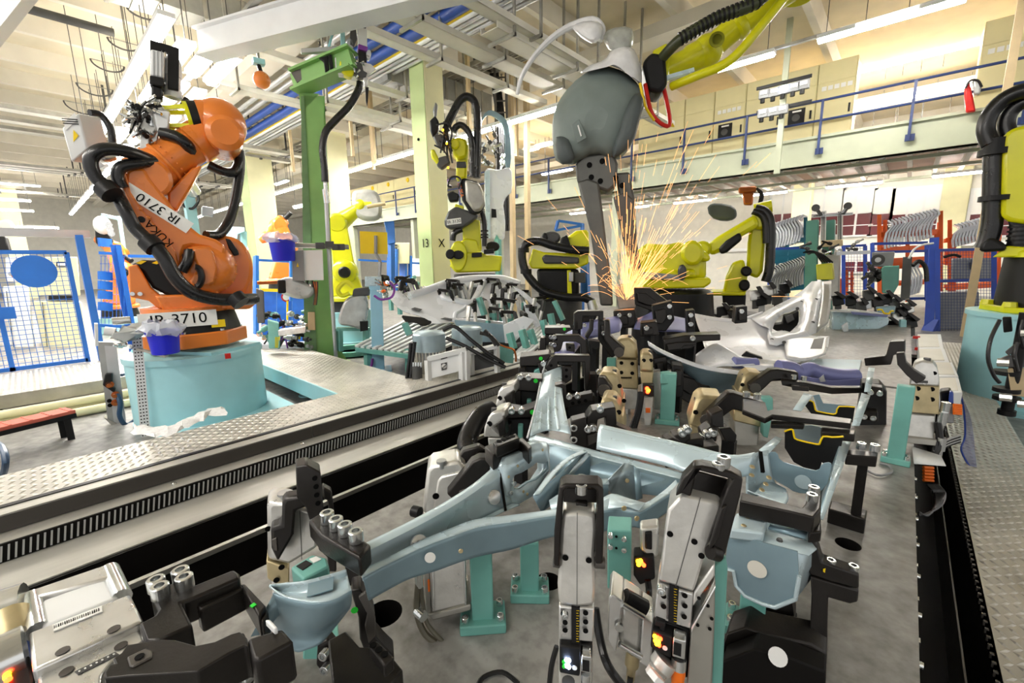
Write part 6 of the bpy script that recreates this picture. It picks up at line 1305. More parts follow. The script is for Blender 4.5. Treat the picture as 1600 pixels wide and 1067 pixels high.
for pts in ([(1562,500),(1548,530),(1544,560),(1552,585),(1562,598)], [(1590,535),(1585,555),(1590,580)], [(1598,500),(1594,520),(1600,545)]): M().tube([PD(a,b,3.15) for a,b in pts], .012, 8, 5).obj('hose', K['hose'], t)
for (x, y) in ((1562,620),(1590,630),(1595,520),(1558,566)): M().lathe(PD(x,y,3.15), V((1,-.2,.1)), [(0,.03),(.06,.03)], 8).obj('fitting', K['chrome'], t)
tag(M().slab([PD(a,b,5.2) for a,b in ((1514,492),(1520,490),(1524,496),(1517,500))], FH*.05).obj('red_lever', K['redp'], bev=.01), 'small red handle at the left rim of the right aqua pedestal', 'handle')
# ============================================================ JIG BASE PLATE (real holes)
setview(1000)
jp = thing('jig_base_plate', 'large grey steel jig base plate carrying all the clamps', 'base plate', (-.7, 1.8, -.36))
PXA, PXB, PYA, PYB = -1.515, .13, -.7, 4.3
holes = sorted([(PZ(600,958,.6), .052), (PZ(1325,850,.6), .038), (PZ(857,908,.6), .04)], key=lambda h: h[0].y)
g = M(); yy0 = PYA
for c, r in holes:
    s = r*1.4; a, b = c.y-s, c.y+s
    if a > yy0: g.bx(PXA, PXB, yy0, a, .5, .6)
    g.bx(PXA, c.x-s, a, b, .5, .6); g.bx(c.x+s, PXB, a, b, .5, .6)
    n = 24; o = []; i_ = []
    for k in range(n):
        t = 2*math.pi*k/n; dx, dy = math.cos(t), math.sin(t); q = s/max(abs(dx), abs(dy)); o.append(V((c.x+dx*q, c.y+dy*q, .6))); i_.append(V((c.x+dx*r, c.y+dy*r, .6)))
    g.grid([o, i_], True); M().grid([i_, [p-V((0,0,.1)) for p in i_]], True).obj('hole_wall', K['pit'], jp); yy0 = b  # hole walls black: the shade inside is put into the colour
g.bx(PXA, PXB, yy0, PYB, .5, .6)
for c, r in holes: M().lathe((c.x,c.y,.505), (0,0,1), [(0,r*.98),(.002,r*.98)], 20).obj('hole_shade', K['ink'], jp)  # black discs stand for the shade down in the holes
g.obj('top_plate', K['plate'], jp, sharp=30)
M().bx(PXA+.1, PXB-.1, PYA+.05, PYB-.05, -.36, .3).obj('plinth', K['pit'], jp)
M().bx(PXA+.03, PXB-.04, PYA, PYB, .3, .40).obj('under_frame', K['pit'], jp); M().bx(PXA+.03, PXA+.05, PYA, PYB, .4, .498).obj('side_beam', K['teal'], jp); M().bx(PXB-.06, PXB-.04, PYA, PYB, .4, .498).obj('side_beam', K['pit'], jp)  # under frame black, for the shade seen through the holes
for k in range(14): M().lathe((PXB+.0, 1.18+.21*k, .565), (1,0,0), [(0,.009),(.012,.009)], 10).obj('edge_bolt', K['chrome'], jp)
j2 = thing('jig_base_plate', 'farther grey jig base plate behind the white inner side panel', 'base plate', (-.7, 6.3, -.36)); M().bx(PXA, PXB, 4.36, 8.6, .5, .6).obj('top_plate', K['plate'], j2); M().bx(PXA+.05, PXB-.05, 4.4, 8.5, -.36, .5).obj('plinth', K['pit'], j2)

# ------------------------------------------------------------ helpers of the jig
def dl(name, pts, dep, th, m, par, bev=.004, rnd=0):
    if rnd: pts = chaikin(pts, rnd)
    return M().slab([PD(a, b, dep) for a, b in pts], FH*th).obj(name, K[m] if isinstance(m, str) else m, par, bev=bev)
def hz(name, pts, z, th, m, par, bev=.004, rnd=0):
    if rnd: pts = chaikin(pts, rnd)
    return M().slab([PZ(a, b, z) for a, b in pts], (0,0,-th)).obj(name, K[m] if isinstance(m, str) else m, par, bev=bev)
bm_ = M().lathe((0,0,0), (0,0,1), [(0,.5),(.75,.5),(.8,.44),(.8,.27),(.4,.25)], 14); bolt_me = bpy.data.meshes.new('cap_screw'); bolt_me.from_pydata([tuple(v) for v in bm_.v], [], bm_.f); bolt_me.materials.append(K['chrome'])
bolt_me.polygons.foreach_set('use_smooth', [True]*len(bolt_me.polygons)); bolt_me.set_sharp_from_angle(angle=.6)
def bolt(p, d, par, s=.022): return inst(bolt_me, 'cap_screw', at(p, d, s), par)
def bz(pts, z, par, s=.022):
    for x, y in pts: bolt(PZ(x, y, z), (0,0,1), par, s)
def bd(pts, dep, par, s=.022, d=None):
    for x, y in pts: bolt(PD(x, y, dep), d or -FH, par, s)
def hole(x, y, dep, r, par, name='hole'): return M().lathe(PD(x, y, dep), -FH, [(0,r),(.0015,r)], 14).obj(name, K['ink'], par)
def dot(x, y, dep, r, par, m='green'): return M().lathe(PD(x, y, dep), -FH, [(0,r),(.0012,r)], 14).obj('marker_dot', K[m], par)
def prop(t, pts, D, m='blk'):
    c = PD(sum(p[0] for p in pts)/len(pts), sum(p[1] for p in pts)/len(pts), D)
    if c.z > .64: M().bar(c, (c.x, c.y, .6), .05, .04).obj('leg', K[m], t)
def nm(label, cat, p, name, grp=None): return thing(name, label, cat, tuple(p), grp)
def cr3(P, k=4):
    Q = []
    for i in range(len(P)-1):
        a = P[max(i-1,0)]; b = P[i]; c = P[i+1]; d = P[min(i+2,len(P)-1)]
        for j in range(k):
            t = j/k; Q.append(.5*((2*b)+(c-a)*t+(2*a-5*b+4*c-d)*t*t+(3*b-a-3*c+d)*t**3))
    return Q+[P[-1]]
def surf(name, rows, m, par, th=.003, k=4):
    R_ = [cr3([V(p) for p in r], k) for r in rows]; n = len(R_[0]); cols = [cr3([r[i] for r in R_], 3) for i in range(n)]
    return M().grid(cols).obj(name, K[m] if isinstance(m, str) else m, par, solid=th, sharp=50)
def zr(pts, z): return [PZ(a, b, z) for a, b in pts]
def weld(x, y, z, par, r=.006):
    p = PZ(x, y, z); return p

# ============================================================ FRONT BODY STRUCTURE HELD IN THE JIG
# upper longitudinal rail
ru = nm('long blue-grey sheet rail running to the cross member in the jig', 'body rail', PZ(690,830,.86), 'longitudinal_rail')
top = [(566,864,.955),(582,857,.955),(620,838,.96),(661,817,.965),(707,791,.965),(752,761,.965),(784,733,.965)]
bot = [(566,906,.87),(590,892,.87),(628,868,.87),(668,850,.87),(712,829,.87),(762,805,.87),(800,786,.87)]
T = [PZ(a,b,c) for a,b,c in top]; Bq = [PZ(a,b,c) for a,b,c in bot]
Tb = [p+V((-.035,0,-.004)) for p in T]; Tbb = [p+V((-.05,0,-.06)) for p in T]
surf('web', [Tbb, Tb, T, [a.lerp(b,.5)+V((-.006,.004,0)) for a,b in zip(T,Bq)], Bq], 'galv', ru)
fl = [PZ(a,b,.868) for a,b in ((572,912),(596,897),(634,874),(676,857),(722,835),(775,805),(812,789))]
surf('lower_flange', [Bq, fl], 'galv', ru)
for (x, y) in ((653,848),(771,776)):
    e = M().lathe(PZ(x,y,.915)+V((.004,0,0)), V((1,-.3,.5)), [(0,.022),(.003,.020),(.006,.008)], 18).obj('embossed_boss', K['alub'], ru)
M().bar(PZ(780,734,.966), PZ(790,798,.872), .006, .012).obj('seam_gap', K['ink'], ru)
# boxed end of the rail with oval cut-out
bxr = nm('blue-grey sheet bracket with oval cut-out joining rail and cross member', 'body bracket', PZ(820,760,.86), 'rail_bracket')
o_ = [(784,733),(790,716),(802,712),(820,706),(838,694),(852,690),(856,694),(858,718),(858,735),(833,774),(812,786),(796,794),(790,786)]
i_ = [(801,749),(804,742),(815,738),(832,728),(838,722),(850,724),(856,720),(857,733),(848,742),(838,750),(826,754),(812,764),(803,764)]
pl0 = PZ(790,760,.92); nb_ = V((1,-.12,.25)).normalized()
O = [PP(a,b,pl0,nb_) for a,b in o_]; I = [PP(a,b,pl0,nb_) for a,b in i_]
M().grid([O, I], True).obj('face', K['galv'], bxr, solid=.003); M().grid([O, [p+V((-.05,0,-.01)) for p in O]], True).obj('rim', K['galv'], bxr, solid=.003); M().grid([I, [p+V((-.012,0,0)) for p in I]], True).obj('hole_lip', K['galvd'], bxr, solid=.002)
for (x, y) in ((796,770),(801,755)): bolt(PP(x,y,pl0+nb_*.003,nb_), nb_, bxr, .014)
for (x, y) in ((830,715),(848,703),(809,728),(818,768),(795,745),(824,772)): M().lathe(PP(x,y,pl0+nb_*.002,nb_), nb_, [(0,.005),(.001,.004)], 10).obj('spot_weld', K['brass_alu'], bxr)
# diagonal brace from the cup to the centre
br = nm('curved blue-grey brace with white round sticker sweeping toward the clamps', 'body brace', PZ(740,860,.86), 'diagonal_brace')
tp = [(567,902,.93),(600,884,.93),(627,871,.93),(668,852,.93),(712,836,.93),(752,823,.93),(800,816,.93),(865,806,.93),(930,800,.93),(960,796,.93),(990,800,.93),(1004,798,.93),(1030,782,.93),(1062,762,.93)]
bt = [(576,938),(608,920),(640,904),(680,892),(718,878),(752,868),(800,858),(865,838),(930,832),(962,826),(990,823),(1003,824),(1030,808),(1062,786)]
T = [PZ(a,b,c) for a,b,c in tp]; Bq = [PP(a,b,p,V((CF.x,CF.y,0)).normalized()) for (a,b),p in zip(bt,T)]
bk = [PZ(a,b,.93) for a,b in ((562,894),(596,876),(622,863),(662,843),(704,826),(742,812),(792,806),(860,797),(925,786),(956,772),(985,780),(1008,786),(1036,768),(1056,750))]
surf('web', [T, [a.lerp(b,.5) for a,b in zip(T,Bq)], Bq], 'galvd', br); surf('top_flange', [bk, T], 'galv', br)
M().lathe(PP(672,871,T[3]-FH*.014), V((.75,-.65,.1)), [(0,.013),(.001,.013)], 20).obj('white_sticker', K['paper'], br)
for (x, y) in ((691,869),(720,861),(995,810),(975,794)): M().lathe(PP(x,y,T[4]-FH*.02), V((.75,-.65,.1)), [(0,.006),(.0015,.005)], 10).obj('spot_weld', K['brass_alu'], br)
# inner sheets between brace and cross member
inn = nm('angled blue-grey gusset sheets between rail and cross member', 'body gusset', PZ(880,760,.86), 'gusset_sheet')
def vsheet(name, pts, m, par, th=.003):   # each point: px, py, z
    return M().add([PZ(a,b,c) for a,b,c in pts], [tuple(range(len(pts)))]).obj(name, K[m], par, solid=th)
surf('diagonal_flange', [zr([(833,774),(858,740),(885,716),(912,702)],.945), zr([(843,772),(868,740),(893,718),(918,706)],.945)], 'galv', inn)
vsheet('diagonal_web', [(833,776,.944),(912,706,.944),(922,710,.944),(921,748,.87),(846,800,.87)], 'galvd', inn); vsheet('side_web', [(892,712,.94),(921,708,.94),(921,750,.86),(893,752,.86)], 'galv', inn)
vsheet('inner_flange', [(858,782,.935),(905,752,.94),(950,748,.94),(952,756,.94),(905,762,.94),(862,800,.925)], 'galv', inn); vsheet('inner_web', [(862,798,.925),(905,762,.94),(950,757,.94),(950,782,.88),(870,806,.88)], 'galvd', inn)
gt2 = nm('upright blue-grey angle bracket beside the middle clamp yoke', 'body bracket', PZ(970,785,.86), 'angle_bracket')
vsheet('left_face', [(943,757,.94),(976,722,.965),(990,727,.965),(994,782,.87),(955,770,.87)], 'galv', gt2); vsheet('right_face', [(990,727,.965),(1000,735,.96),(1004,778,.87),(994,782,.87)], 'galvd', gt2); vsheet('foot_flange', [(954,772,.945),(1008,786,.945),(998,798,.943),(980,791,.943),(950,795,.943)], 'galv', gt2)
M().lathe(PZ(980,751,.92), V((.5,-.8,.2)), [(0,.007),(.002,.005)], 10).obj('spot_weld', K['brass_alu'], gt2)
# cross member along X
cm = nm('long blue-grey cross member with bright top flange across the jig', 'cross member', (-.7,1.355,.8), 'cross_member')
surf('front_flange', [zr([(830,678),(880,690),(940,707),(1000,722),(1072,741)],.93), zr([(826,688),(876,699),(936,716),(996,731),(1064,749)],.93)], 'galv', cm)
vsheet('front_web', [(858,694,.93),(936,716,.93),(996,731,.93),(1064,749,.93),(1058,778,.86),(990,770,.86),(930,765,.86),(860,740,.86)], 'galvd', cm)
surf('rear_wall', [zr([(936,668),(980,678),(1040,692),(1090,704),(1140,716),(1178,712)],.985), zr([(934,678),(980,690),(1040,704),(1090,715),(1140,726),(1176,722)],.97), zr([(932,702),(978,713),(1040,728),(1090,744),(1140,748),(1172,742)],.93)], 'galv', cm)
surf('rear_flange', [zr([(938,663),(982,673),(1042,687),(1092,699),(1142,711),(1180,707)],.988), zr([(936,668),(980,678),(1040,692),(1090,704),(1140,716),(1178,712)],.985)], 'galv', cm)
for (x, y) in ((1015,749),(1036,756),(1060,745),(945,730)): M().lathe(PZ(x,y,.9), V((0,-1,0)), [(0,.008),(.002,.006)], 10).obj('spot_weld', K['brass_alu'], cm)
# tunnel sheet
tn = nm('curved pale blue tunnel sheet rising behind the cross member', 'body sheet', PZ(860,685,.86), 'tunnel_sheet')
surf('skin', [[PZ(848,584,1.0),PZ(862,578,1.01),PZ(878,572,1.0)],[PZ(840,620,.98),PZ(858,612,.985),PZ(878,606,.98)],[PZ(834,650,.96),PZ(858,640,.955),PZ(882,636,.96)],[PZ(828,682,.935),PZ(858,672,.93),PZ(892,678,.935)]], 'galv', tn)
M().tube([PZ(856,555,1.02), PZ(846,590,1.0), PZ(838,630,.975), PZ(828,670,.945), PZ(824,684,.93)], .004, 6).obj('edge_lip', K['panel'], tn)
for k in range(3): M().tube([PZ(850+9*k,606,.985), PZ(846+11*k,640,.96), PZ(843+15*k,672,.935)], .006, 6).obj('pressed_rib', K['galv'], tn)
surf('upper_skin', [[PZ(884,520,1.02),PZ(905,512,1.03),PZ(930,508,1.02)],[PZ(868,548,1.01),PZ(888,540,1.02),PZ(906,540,1.01)],[PZ(858,575,1.0),PZ(872,568,1.01),PZ(884,570,1.0)]], 'lilac', tn)
# right longitudinal box
rbx = nm('blue-grey sheet box member with stepped cut-outs along the right of the jig', 'body member', (-.2, 1.7, .62), 'box_member')
vsheet('right_flange', [(1313,690,.905),(1330,690,.905),(1318,726,.905),(1306,760,.905),(1286,812,.905),(1280,810,.905),(1298,750,.905)], 'galv', rbx)
vsheet('right_flange', [(1331,665,.905),(1343,665,.905),(1360,618,.905),(1346,614,.905)], 'galv', rbx); vsheet('right_flange', [(1350,612,.905),(1360,612,.905),(1367,575,.905),(1357,574,.905)], 'galv', rbx)
vsheet('right_wall', [(1313,690,.905),(1298,750,.905),(1280,810,.905),(1268,830,.76),(1285,760,.76),(1302,712,.76)], 'galvd', rbx)
vsheet('left_flange', [(1186,703,.93),(1212,682,.93),(1222,686,.93),(1200,710,.93)], 'galv', rbx); vsheet('left_flange', [(1239,640,.92),(1256,614,.92),(1270,618,.92),(1252,642,.92)], 'galv', rbx)
surf('left_wall', [[PZ(1166,722,.95),PZ(1180,708,.95),PZ(1200,703,.95)],[PZ(1166,760,.88),PZ(1184,745,.88),PZ(1206,740,.88)],[PZ(1166,790,.83),PZ(1190,770,.83),PZ(1214,762,.83)]], 'galv', rbx)
def panel_y(name, pts, Y, m, th=.004): return M().slab([PY(a,b,Y) for a,b in pts], (0,th,0)).obj(name, K[m], rbx, bev=.001)
panel_y('stepped_panel', chaikin([(1196,716),(1202,706),(1214,706),(1218,720),(1241,727),(1262,733),(1279,736),(1284,724),(1298,722),(1300,730),(1290,764),(1268,772),(1243,770),(1228,760),(1206,748)],1), 1.62, 'galvd')
M().lathe(PY(1255,753,1.615), (0,-1,0), [(0,.024),(.002,.024)], 24).obj('round_boss', K['galv'], rbx)
panel_y('dark_panel', [(1226,676),(1234,671),(1240,673),(1244,687),(1279,696),(1286,683),(1318,683),(1312,706),(1296,732),(1284,722),(1280,736),(1255,730),(1240,722),(1226,700)], 1.93, 'blk')  # black face stands for the shade inside the box
M().tube([PY(a,b,1.925) for a,b in ((1226,674),(1234,671),(1239,672),(1241,682),(1246,687),(1276,694),(1281,692),(1286,682),(1300,683),(1318,682))], .0035, 6, 2).obj('yellow_seal', K['yel2'], rbx)
panel_y('rear_panel', [(1228,668),(1268,664),(1300,672),(1300,690),(1280,696),(1246,688)], 2.1, 'galv')
panel_y('dark_panel', [(1258,634),(1262,626),(1271,628),(1276,642),(1305,647),(1311,636),(1336,636),(1332,660),(1270,650)], 2.55, 'blk')  # black again for the shaded inside of the box
M().tube([PY(a,b,2.545) for a,b in ((1256,632),(1261,626),(1271,628),(1274,640),(1280,643),(1302,647),(1307,644),(1311,635),(1336,636))], .0035, 6, 2).obj('yellow_seal', K['yel2'], rbx)
panel_y('rear_panel', [(1270,618),(1280,616),(1286,630),(1334,634),(1334,648),(1280,646)], 2.75, 'galvd')
surf('tray', [[PY(1196,748,1.6),PY(1216,758,1.58),PY(1228,764,1.58)],[PY(1180,770,1.4),PY(1206,775,1.4),PY(1232,778,1.4)],[PY(1168,766,1.3),PY(1196,778,1.3),PY(1226,790,1.3)]], 'galv', rbx)
for (x, y) in ((1201,752),(1196,762),(1190,771),(1175,735),(1174,748)): M().lathe(PY(x,y,1.38)+V((0,0,.012)), (.3,-.3,1), [(0,.008),(.002,.006)], 10).obj('spot_weld', K['brass_alu'], rbx)
M().bar(PZ(1188,706,.952), PZ(1192,738,.9), .01, .012).obj('slot', K['ink'], rbx)
# near pan with the round opening
pn = nm('deep blue-grey sheet pan with round opening near the right clamp', 'body pan', PY(1190,946,1.12), 'sheet_pan')
fy = 1.12
M().slab([PY(a,b,fy) for a,b in ((1140,834),(1246,862),(1248,900),(1243,934),(1211,947),(1192,942),(1164,929),(1150,914),(1146,890),(1132,886),(1136,856))], (0,.004,0)).obj('front_wall', K['galvd'], pn)
M().tube([PY(a,b,fy-.003) for a,b in ((1132,887),(1146,892),(1150,915),(1164,931),(1192,944),(1211,949),(1243,936),(1249,900))], .005, 8, 1).obj('bottom_lip', K['galv'], pn)
M().lathe(PY(1183,889,fy-.002), (0,-1,0), [(0,.022),(.0015,.022)], 28).obj('round_opening', K['offw'], pn)
vsheet('top_flange', [(1140,834,.9),(1160,818,.9),(1268,848,.9),(1276,858,.9),(1264,868,.9),(1246,864,.9)], 'galv', pn)
M().slab([PY(a,b,1.3) for a,b in ((1160,790),(1262,815),(1268,850),(1150,820))], (0,.004,0)).obj('rear_wall', K['galv'], pn)
vsheet('right_wall', [(1246,863,.9),(1268,848,.9),(1266,905,.76),(1244,934,.74)], 'galv', pn)
bxs = M().slab([PZ(a,b,.93) for a,b in ((1150,800),(1200,806),(1194,832),(1140,826))], (0,0,-.03)).obj('raised_boss', K['galv'], pn, bev=.006)
for (x, y) in ((1168,808),(1162,821),(1178,804)): M().lathe(PZ(x,y,.931), (0,0,1), [(0,.007),(.002,.005)], 10).obj('spot_weld', K['brass_alu'], pn)
M().lathe(PZ(1218,845,.901), (0,0,1), [(0,.008),(.006,.006)], 8).obj('stud', K['dgrey'], pn)
vsheet('channel', [(1205,815,.92),(1262,832,.92),(1258,842,.91),(1200,826,.91)], 'galvd', pn)

# ============================================================ TEAL STANDS
def stand(px, py, ptop, w, label, foot=1.0, pb=None):
    p = PZ(px, py, .6); t = nm(label, 'stand', p, 'teal_stand', 'teal jig stands'); zt = PP(px, ptop, p).z
    u = UH
    M().box((p.x,p.y,.6+(zt-.6)/2), (w,w*.8,zt-.6), u).obj('column', K['teal'], t, bev=.004); M().box((p.x,p.y,.615), (w*2.1*foot,w*1.5*foot,.03), u).obj('foot', K['teal'], t, bev=.004)
    for sx in (-.8,.8):
        for sy in (-.45,.45): bolt(V((p.x,p.y,.63))+u*(sx*w*foot)+FH*(sy*w*foot), (0,0,1), t, .02)
    return t
setview(755); stand(755, 972, 852, .06, 'teal stand bolted beside the grey cylinder under the brace')
setview(830); stand(828, 928, 842, .055, 'teal stand left of the aluminium clamp with blue lights')
setview(1045); stand(1042, 660, 582, .085, 'teal stand on the open plate behind the cross member', .8)
setview(1400); stand(1398, 722, 600, .065, 'tall teal stand carrying the clamp by the right walkway', .8)
setview(1180); stand(1172, 985, 900, .06, 'teal stand under the deep sheet pan')
setview(500); t = nm('teal post below the cup shaped sheet at the lower edge', 'stand', PZ(505,1075,.6), 'teal_stand', 'teal jig stands'); dl('column', [(474,1005),(530,1000),(532,1080),(472,1080)], 1.12, .07, 'teal', t)
setview(300); t = nm('teal post below the black arm at the lower left', 'stand', PZ(300,1100,.6), 'teal_stand', 'teal jig stands'); dl('column', [(270,1035),(320,1035),(324,1090),(272,1090)], 1.35, .08, 'teal', t)

# ============================================================ FOREGROUND CLAMP WITH BLUE LIGHTS
setview(902)
DF = .74
c1 = nm('bright aluminium power clamp with glowing blue white sensor', 'clamp', PZ(900,1100,.6), 'power_clamp')
dl('housing', [(880,802),(905,800),(930,804),(932,826),(929,870),(931,920),(929,946),(902,950),(873,945),(871,915),(874,870),(876,826)], DF, .1, 'alu', c1, .006)
dl('seam', [(901.6,802),(902.4,802),(902,948),(901.2,948)], DF-.0008, .002, 'dgrey', c1, 0)
dl('scale_block', [(873,947),(929,950),(927,1004),(873,1000)], DF+.004, .1, 'alub', c1, .003)
sc_ = dl('scale_strip', [(893,949),(906,950),(905,1007),(893,1004)], DF-.001, .008, 'blk', c1, 0)
for k in range(13): M().bar(PD(900.5,954+4*k,DF-.002), PD(903.5 if k % 2 else 905,954.2+4*k,DF-.002), .0006, .0006).obj('scale_mark', K['yel2'], sc_)
for (x, y) in ((880,958),(883,972),(883,984),(915,957),(915,971),(915,985)): hole(x, y, DF-.0, .0045, c1)
bd([(883,958)], DF-.003, c1, .011)
for (x, y) in ((883.5,871),(920,875)): hole(x, y, DF-.0008, .0052, c1)
kb = M().lathe(PD(903,829,DF+.012), (0,0,1), [(-.008,.004),(.006,.004),(.007,.0075),(.011,.0075),(.012,.006)], 16).obj('knob', K['dsteel'], c1)
yk = dl('yoke', [(872,777),(874,761),(884,756),(935,757),(943,764),(944,824),(942,882),(930,882),(931,824),(934,790),(933,768),(928,763),(886,763),(881,768),(877,830),(874,887),(865,884),(866,830)], DF-.015, .035, 'black', c1, .003)
dl('yoke_plate', [(881,762),(934,763),(933,786),(880,785)], DF+.03, .012, 'black', c1, .002); dl('pusher', [(900,785),(918,786),(917,803),(900,803)], DF+.02, .015, 'black', c1, .002)
bd([(908,770)], DF-.01, c1, .02, V((0,0,1))); bd([(909,757)], DF+.02, c1, .02, V((0,0,1)))
M().cyl(PD(866,874,DF), PD(875,876,DF), .012).obj('pivot_pin', K['dsteel'], c1); M().cyl(PD(930,878,DF), PD(944,879,DF), .01).obj('pivot_pin', K['dsteel'], c1)
sb = dl('sensor_block', [(874,1008),(908,1012),(906,1058),(874,1052)], DF-.008, .03, 'blk', c1, .003); dl('sensor_cap', [(874,1003),(926,1008),(925,1030),(874,1018)], DF+.006, .04, 'blk', c1, .002)
for (x, y, m) in ((885,1031,'ledb'),(889,1032,'ledb'),(885,1040,'ledb'),(889,1042,'ledb'),(881,1034,'green'),(881,1041,'green')): M().ball(PD(x,y,DF-.01), .0035, 8, 6).obj('led', K[m], sb)
dot(898, 1043, DF-.0088, .0042, sb, 'paper')
cn = dl('connector', [(909,1024),(924,1026),(924,1054),(908,1050)], DF-.014, .022, 'chrome', c1, .002); dl('connector_face', [(910,1031),(921,1033),(921,1050),(910,1048)], DF-.0148, .003, 'blk', cn, 0); M().cyl(PD(915,1052,DF-.008), PD(914,1075,DF-.008), .008).obj('plug', K['chrome'], cn)
dl('lower_body', [(873,1000),(927,1005),(925,1085),(873,1080)], DF+.03, .08, 'alu', c1, .003); M().lathe(PD(888,1064,DF-.004), V((0,0,-1)), [(0,.011),(.03,.011)], 16).obj('dark_plug', K['dgrey'], c1)

# ============================================================ FOREGROUND CLAMP WITH AMBER LIGHTS
setview(1085)
DG = .74
c2 = nm('scratched aluminium power clamp with amber and red lights and big black yoke', 'clamp', PZ(1090,1110,.6), 'power_clamp')
hs_ = dl('housing', [(1044,797),(1066,772),(1123,786),(1127,794),(1112,836),(1098,880),(1090,908),(1084,926),(1028,908),(1033,880),(1038,830)], DG, .07, 'alu', c2, .005)
dl('seam', [(1094,778),(1095,778),(1060,905),(1056,918),(1055,917),(1059,904)], DG-.0008, .002, 'dgrey', c2, 0)
for (x, y) in ((1047,834),(1085,846),(1096,868)): hole(x, y, DG-.0008, .0052, c2)
M().lathe(PD(1079,792,DG+.012), (0,0,1), [(-.006,.004),(.008,.004),(.009,.0085),(.013,.0085),(.015,.006)], 16).obj('knob', K['dsteel'], c2)
dl('side_face', [(1084,926),(1117,880),(1117,900),(1082,950)], DG+.004, .06, 'alu', c2, .003)
dl('scale_block', [(1027,910),(1083,928),(1080,984),(1022,966)], DG+.003, .07, 'alub', c2, .003)
sc_ = dl('scale_strip', [(1046,914),(1061,919),(1057,977),(1044,972)], DG-.002, .008, 'blk', c2, 0)
for k in range(13): M().bar(PD(1053,920+4.2*k,DG-.003), PD(1056.5 if k % 2 else 1058,921+4.2*k,DG-.003), .0006, .0006).obj('scale_mark', K['yel2'], sc_)
for (x, y) in ((1037,931),(1037,947),(1070,930),(1070,946),(1069,963)): hole(x, y, DG, .0045, c2)
bd([(1034,918)], DG-.003, c2, .015)
dl('lower_body', [(1080,984),(1117,905),(1117,962),(1112,1085),(1072,1090),(1076,1030)], DG+.002, .06, 'steel', c2, .003); dl('ridge', [(1080,982),(1118,915),(1118,921),(1080,990)], DG-.003, .05, 'alub', c2, .002)
for (x, y) in ((1092,934),(1106,946),(1090,976),(1112,966),(1109,982)): hole(x, y, DG-.0005, .003, c2)
dl('front_dark', [(1022,966),(1078,984),(1074,1060),(1018,1030)], DG+.012, .03, 'blk', c2, .002)
yk = dl('yoke', [(1055,777),(1066,748),(1084,729),(1097,728),(1143,737),(1161,748),(1157,775),(1133,868),(1117,868),(1108,858),(1127,786),(1138,760),(1145,750),(1089,735),(1082,766),(1079,777),(1066,771)], DG-.012, .03, 'black', c2, .003)
dl('yoke_plate', [(1080,768),(1089,736),(1145,751),(1134,786)], DG+.025, .02, 'black', c2, .002); dl('yoke_bar', [(1127,794),(1136,790),(1124,842),(1112,858),(1108,856)], DG-.018, .02, 'black', c2, .002)
bd([(1122,738),(1130,728)], DG+.0, c2, .022, V((0,0,1))); M().cyl(PD(1110,862,DG-.015), PD(1122,866,DG-.01), .012).obj('pivot_pin', K['black'], c2)
sb = dl('sensor_block', [(1018,982),(1052,996),(1048,1030),(1016,1012)], DG-.01, .03, 'blk', c2, .003)
for (x, y, m) in ((1023,994,'ledy'),(1028,996,'ledr'),(1024,1001,'ledy'),(1029,1003,'ledy'),(1032,998,'ledr'),(1030,1008,'ledr'),(1026,1006,'ledy')): M().ball(PD(x,y,DG-.012), .0034, 8, 6).obj('led', K[m], sb)
dot(1039, 1012, DG-.0108, .0042, sb, 'paper'); dl('sensor_hook', [(1024,968),(1040,974),(1038,990),(1030,986),(1030,980),(1022,978)], DG-.005, .015, 'blk', sb, .002)
cn = dl('connector', [(1052,996),(1072,1002),(1070,1032),(1050,1026)], DG-.014, .022, 'chrome', c2, .002); dl('connector_face', [(1053,1003),(1065,1007),(1064,1026),(1052,1022)], DG-.0148, .003, 'blk', cn, 0)
M().cyl(PD(1061,1028,DG-.006), PD(1060,1044,DG-.006), .012).obj('plug', K['chrome'], cn); M().lathe(PD(1060,1042,DG-.006), V((0,0,-1)), [(0,.011),(.012,.012),(.03,.010),(.06,.009)], 14).obj('orange_plug', K['orcable'], cn)
M().lathe(PD(1040,1030,DG-.002), V((-.3,-.5,-.7)), [(0,.02),(.015,.02),(.02,.016),(.028,.016)], 18).obj('pipe_union', K['alu'], c2); M().lathe(PD(1026,1052,DG-.03), V((-.3,-.6,-.6)), [(0,.016),(.01,.016)], 6).obj('hex_nut', K['white'], c2)
tpl = nm('teal upright plate at the right flank of the amber lit clamp', 'plate', PZ(1125,1120,.6), 'mount_plate'); dl('plate', [(1116,884),(1134,872),(1137,890),(1128,1085),(1112,1085)], DG+.04, .015, 'teal', tpl, .003)
# small pneumatic cylinder between both clamps
setview(985)
pc = nm('small aluminium pneumatic cylinder between the two front clamps', 'cylinder', PD(985,1060,.86), 'pneumatic_cylinder')
dl('end_block', [(951,935),(956,928),(974,940),(966,1000),(962,1022),(949,1000)], .84, .07, 'alub', pc, .003); dl('barrel', [(970,934),(1006,958),(1002,1028),(966,1010)], .85, .07, 'alu', pc, .01); dl('end_block', [(1004,962),(1022,974),(1016,1046),(999,1036)], .84, .07, 'alub', pc, .003)
M().cyl(PD(972,944,.84), PD(1006,964,.84), .006).obj('tie_rod', K['chrome'], pc); M().cyl(PD(968,1006,.84), PD(1002,1026,.84), .006).obj('tie_rod', K['chrome'], pc); M().cyl(PD(976,932,.86), PD(1008,950,.86), .016).obj('dark_rail', K['blk'], pc)
M().lathe(PD(968,978,.835), -FH, [(0,.008),(.006,.008)], 12).obj('port', K['chrome'], pc)
M().lathe(PD(988,1030,.86), V((-.05,0,-1)), [(-.02,.012),(.012,.014),(.02,.009),(.05,.008),(.055,.006)], 12).obj('hose_fitting', K['brass_alu'], pc)
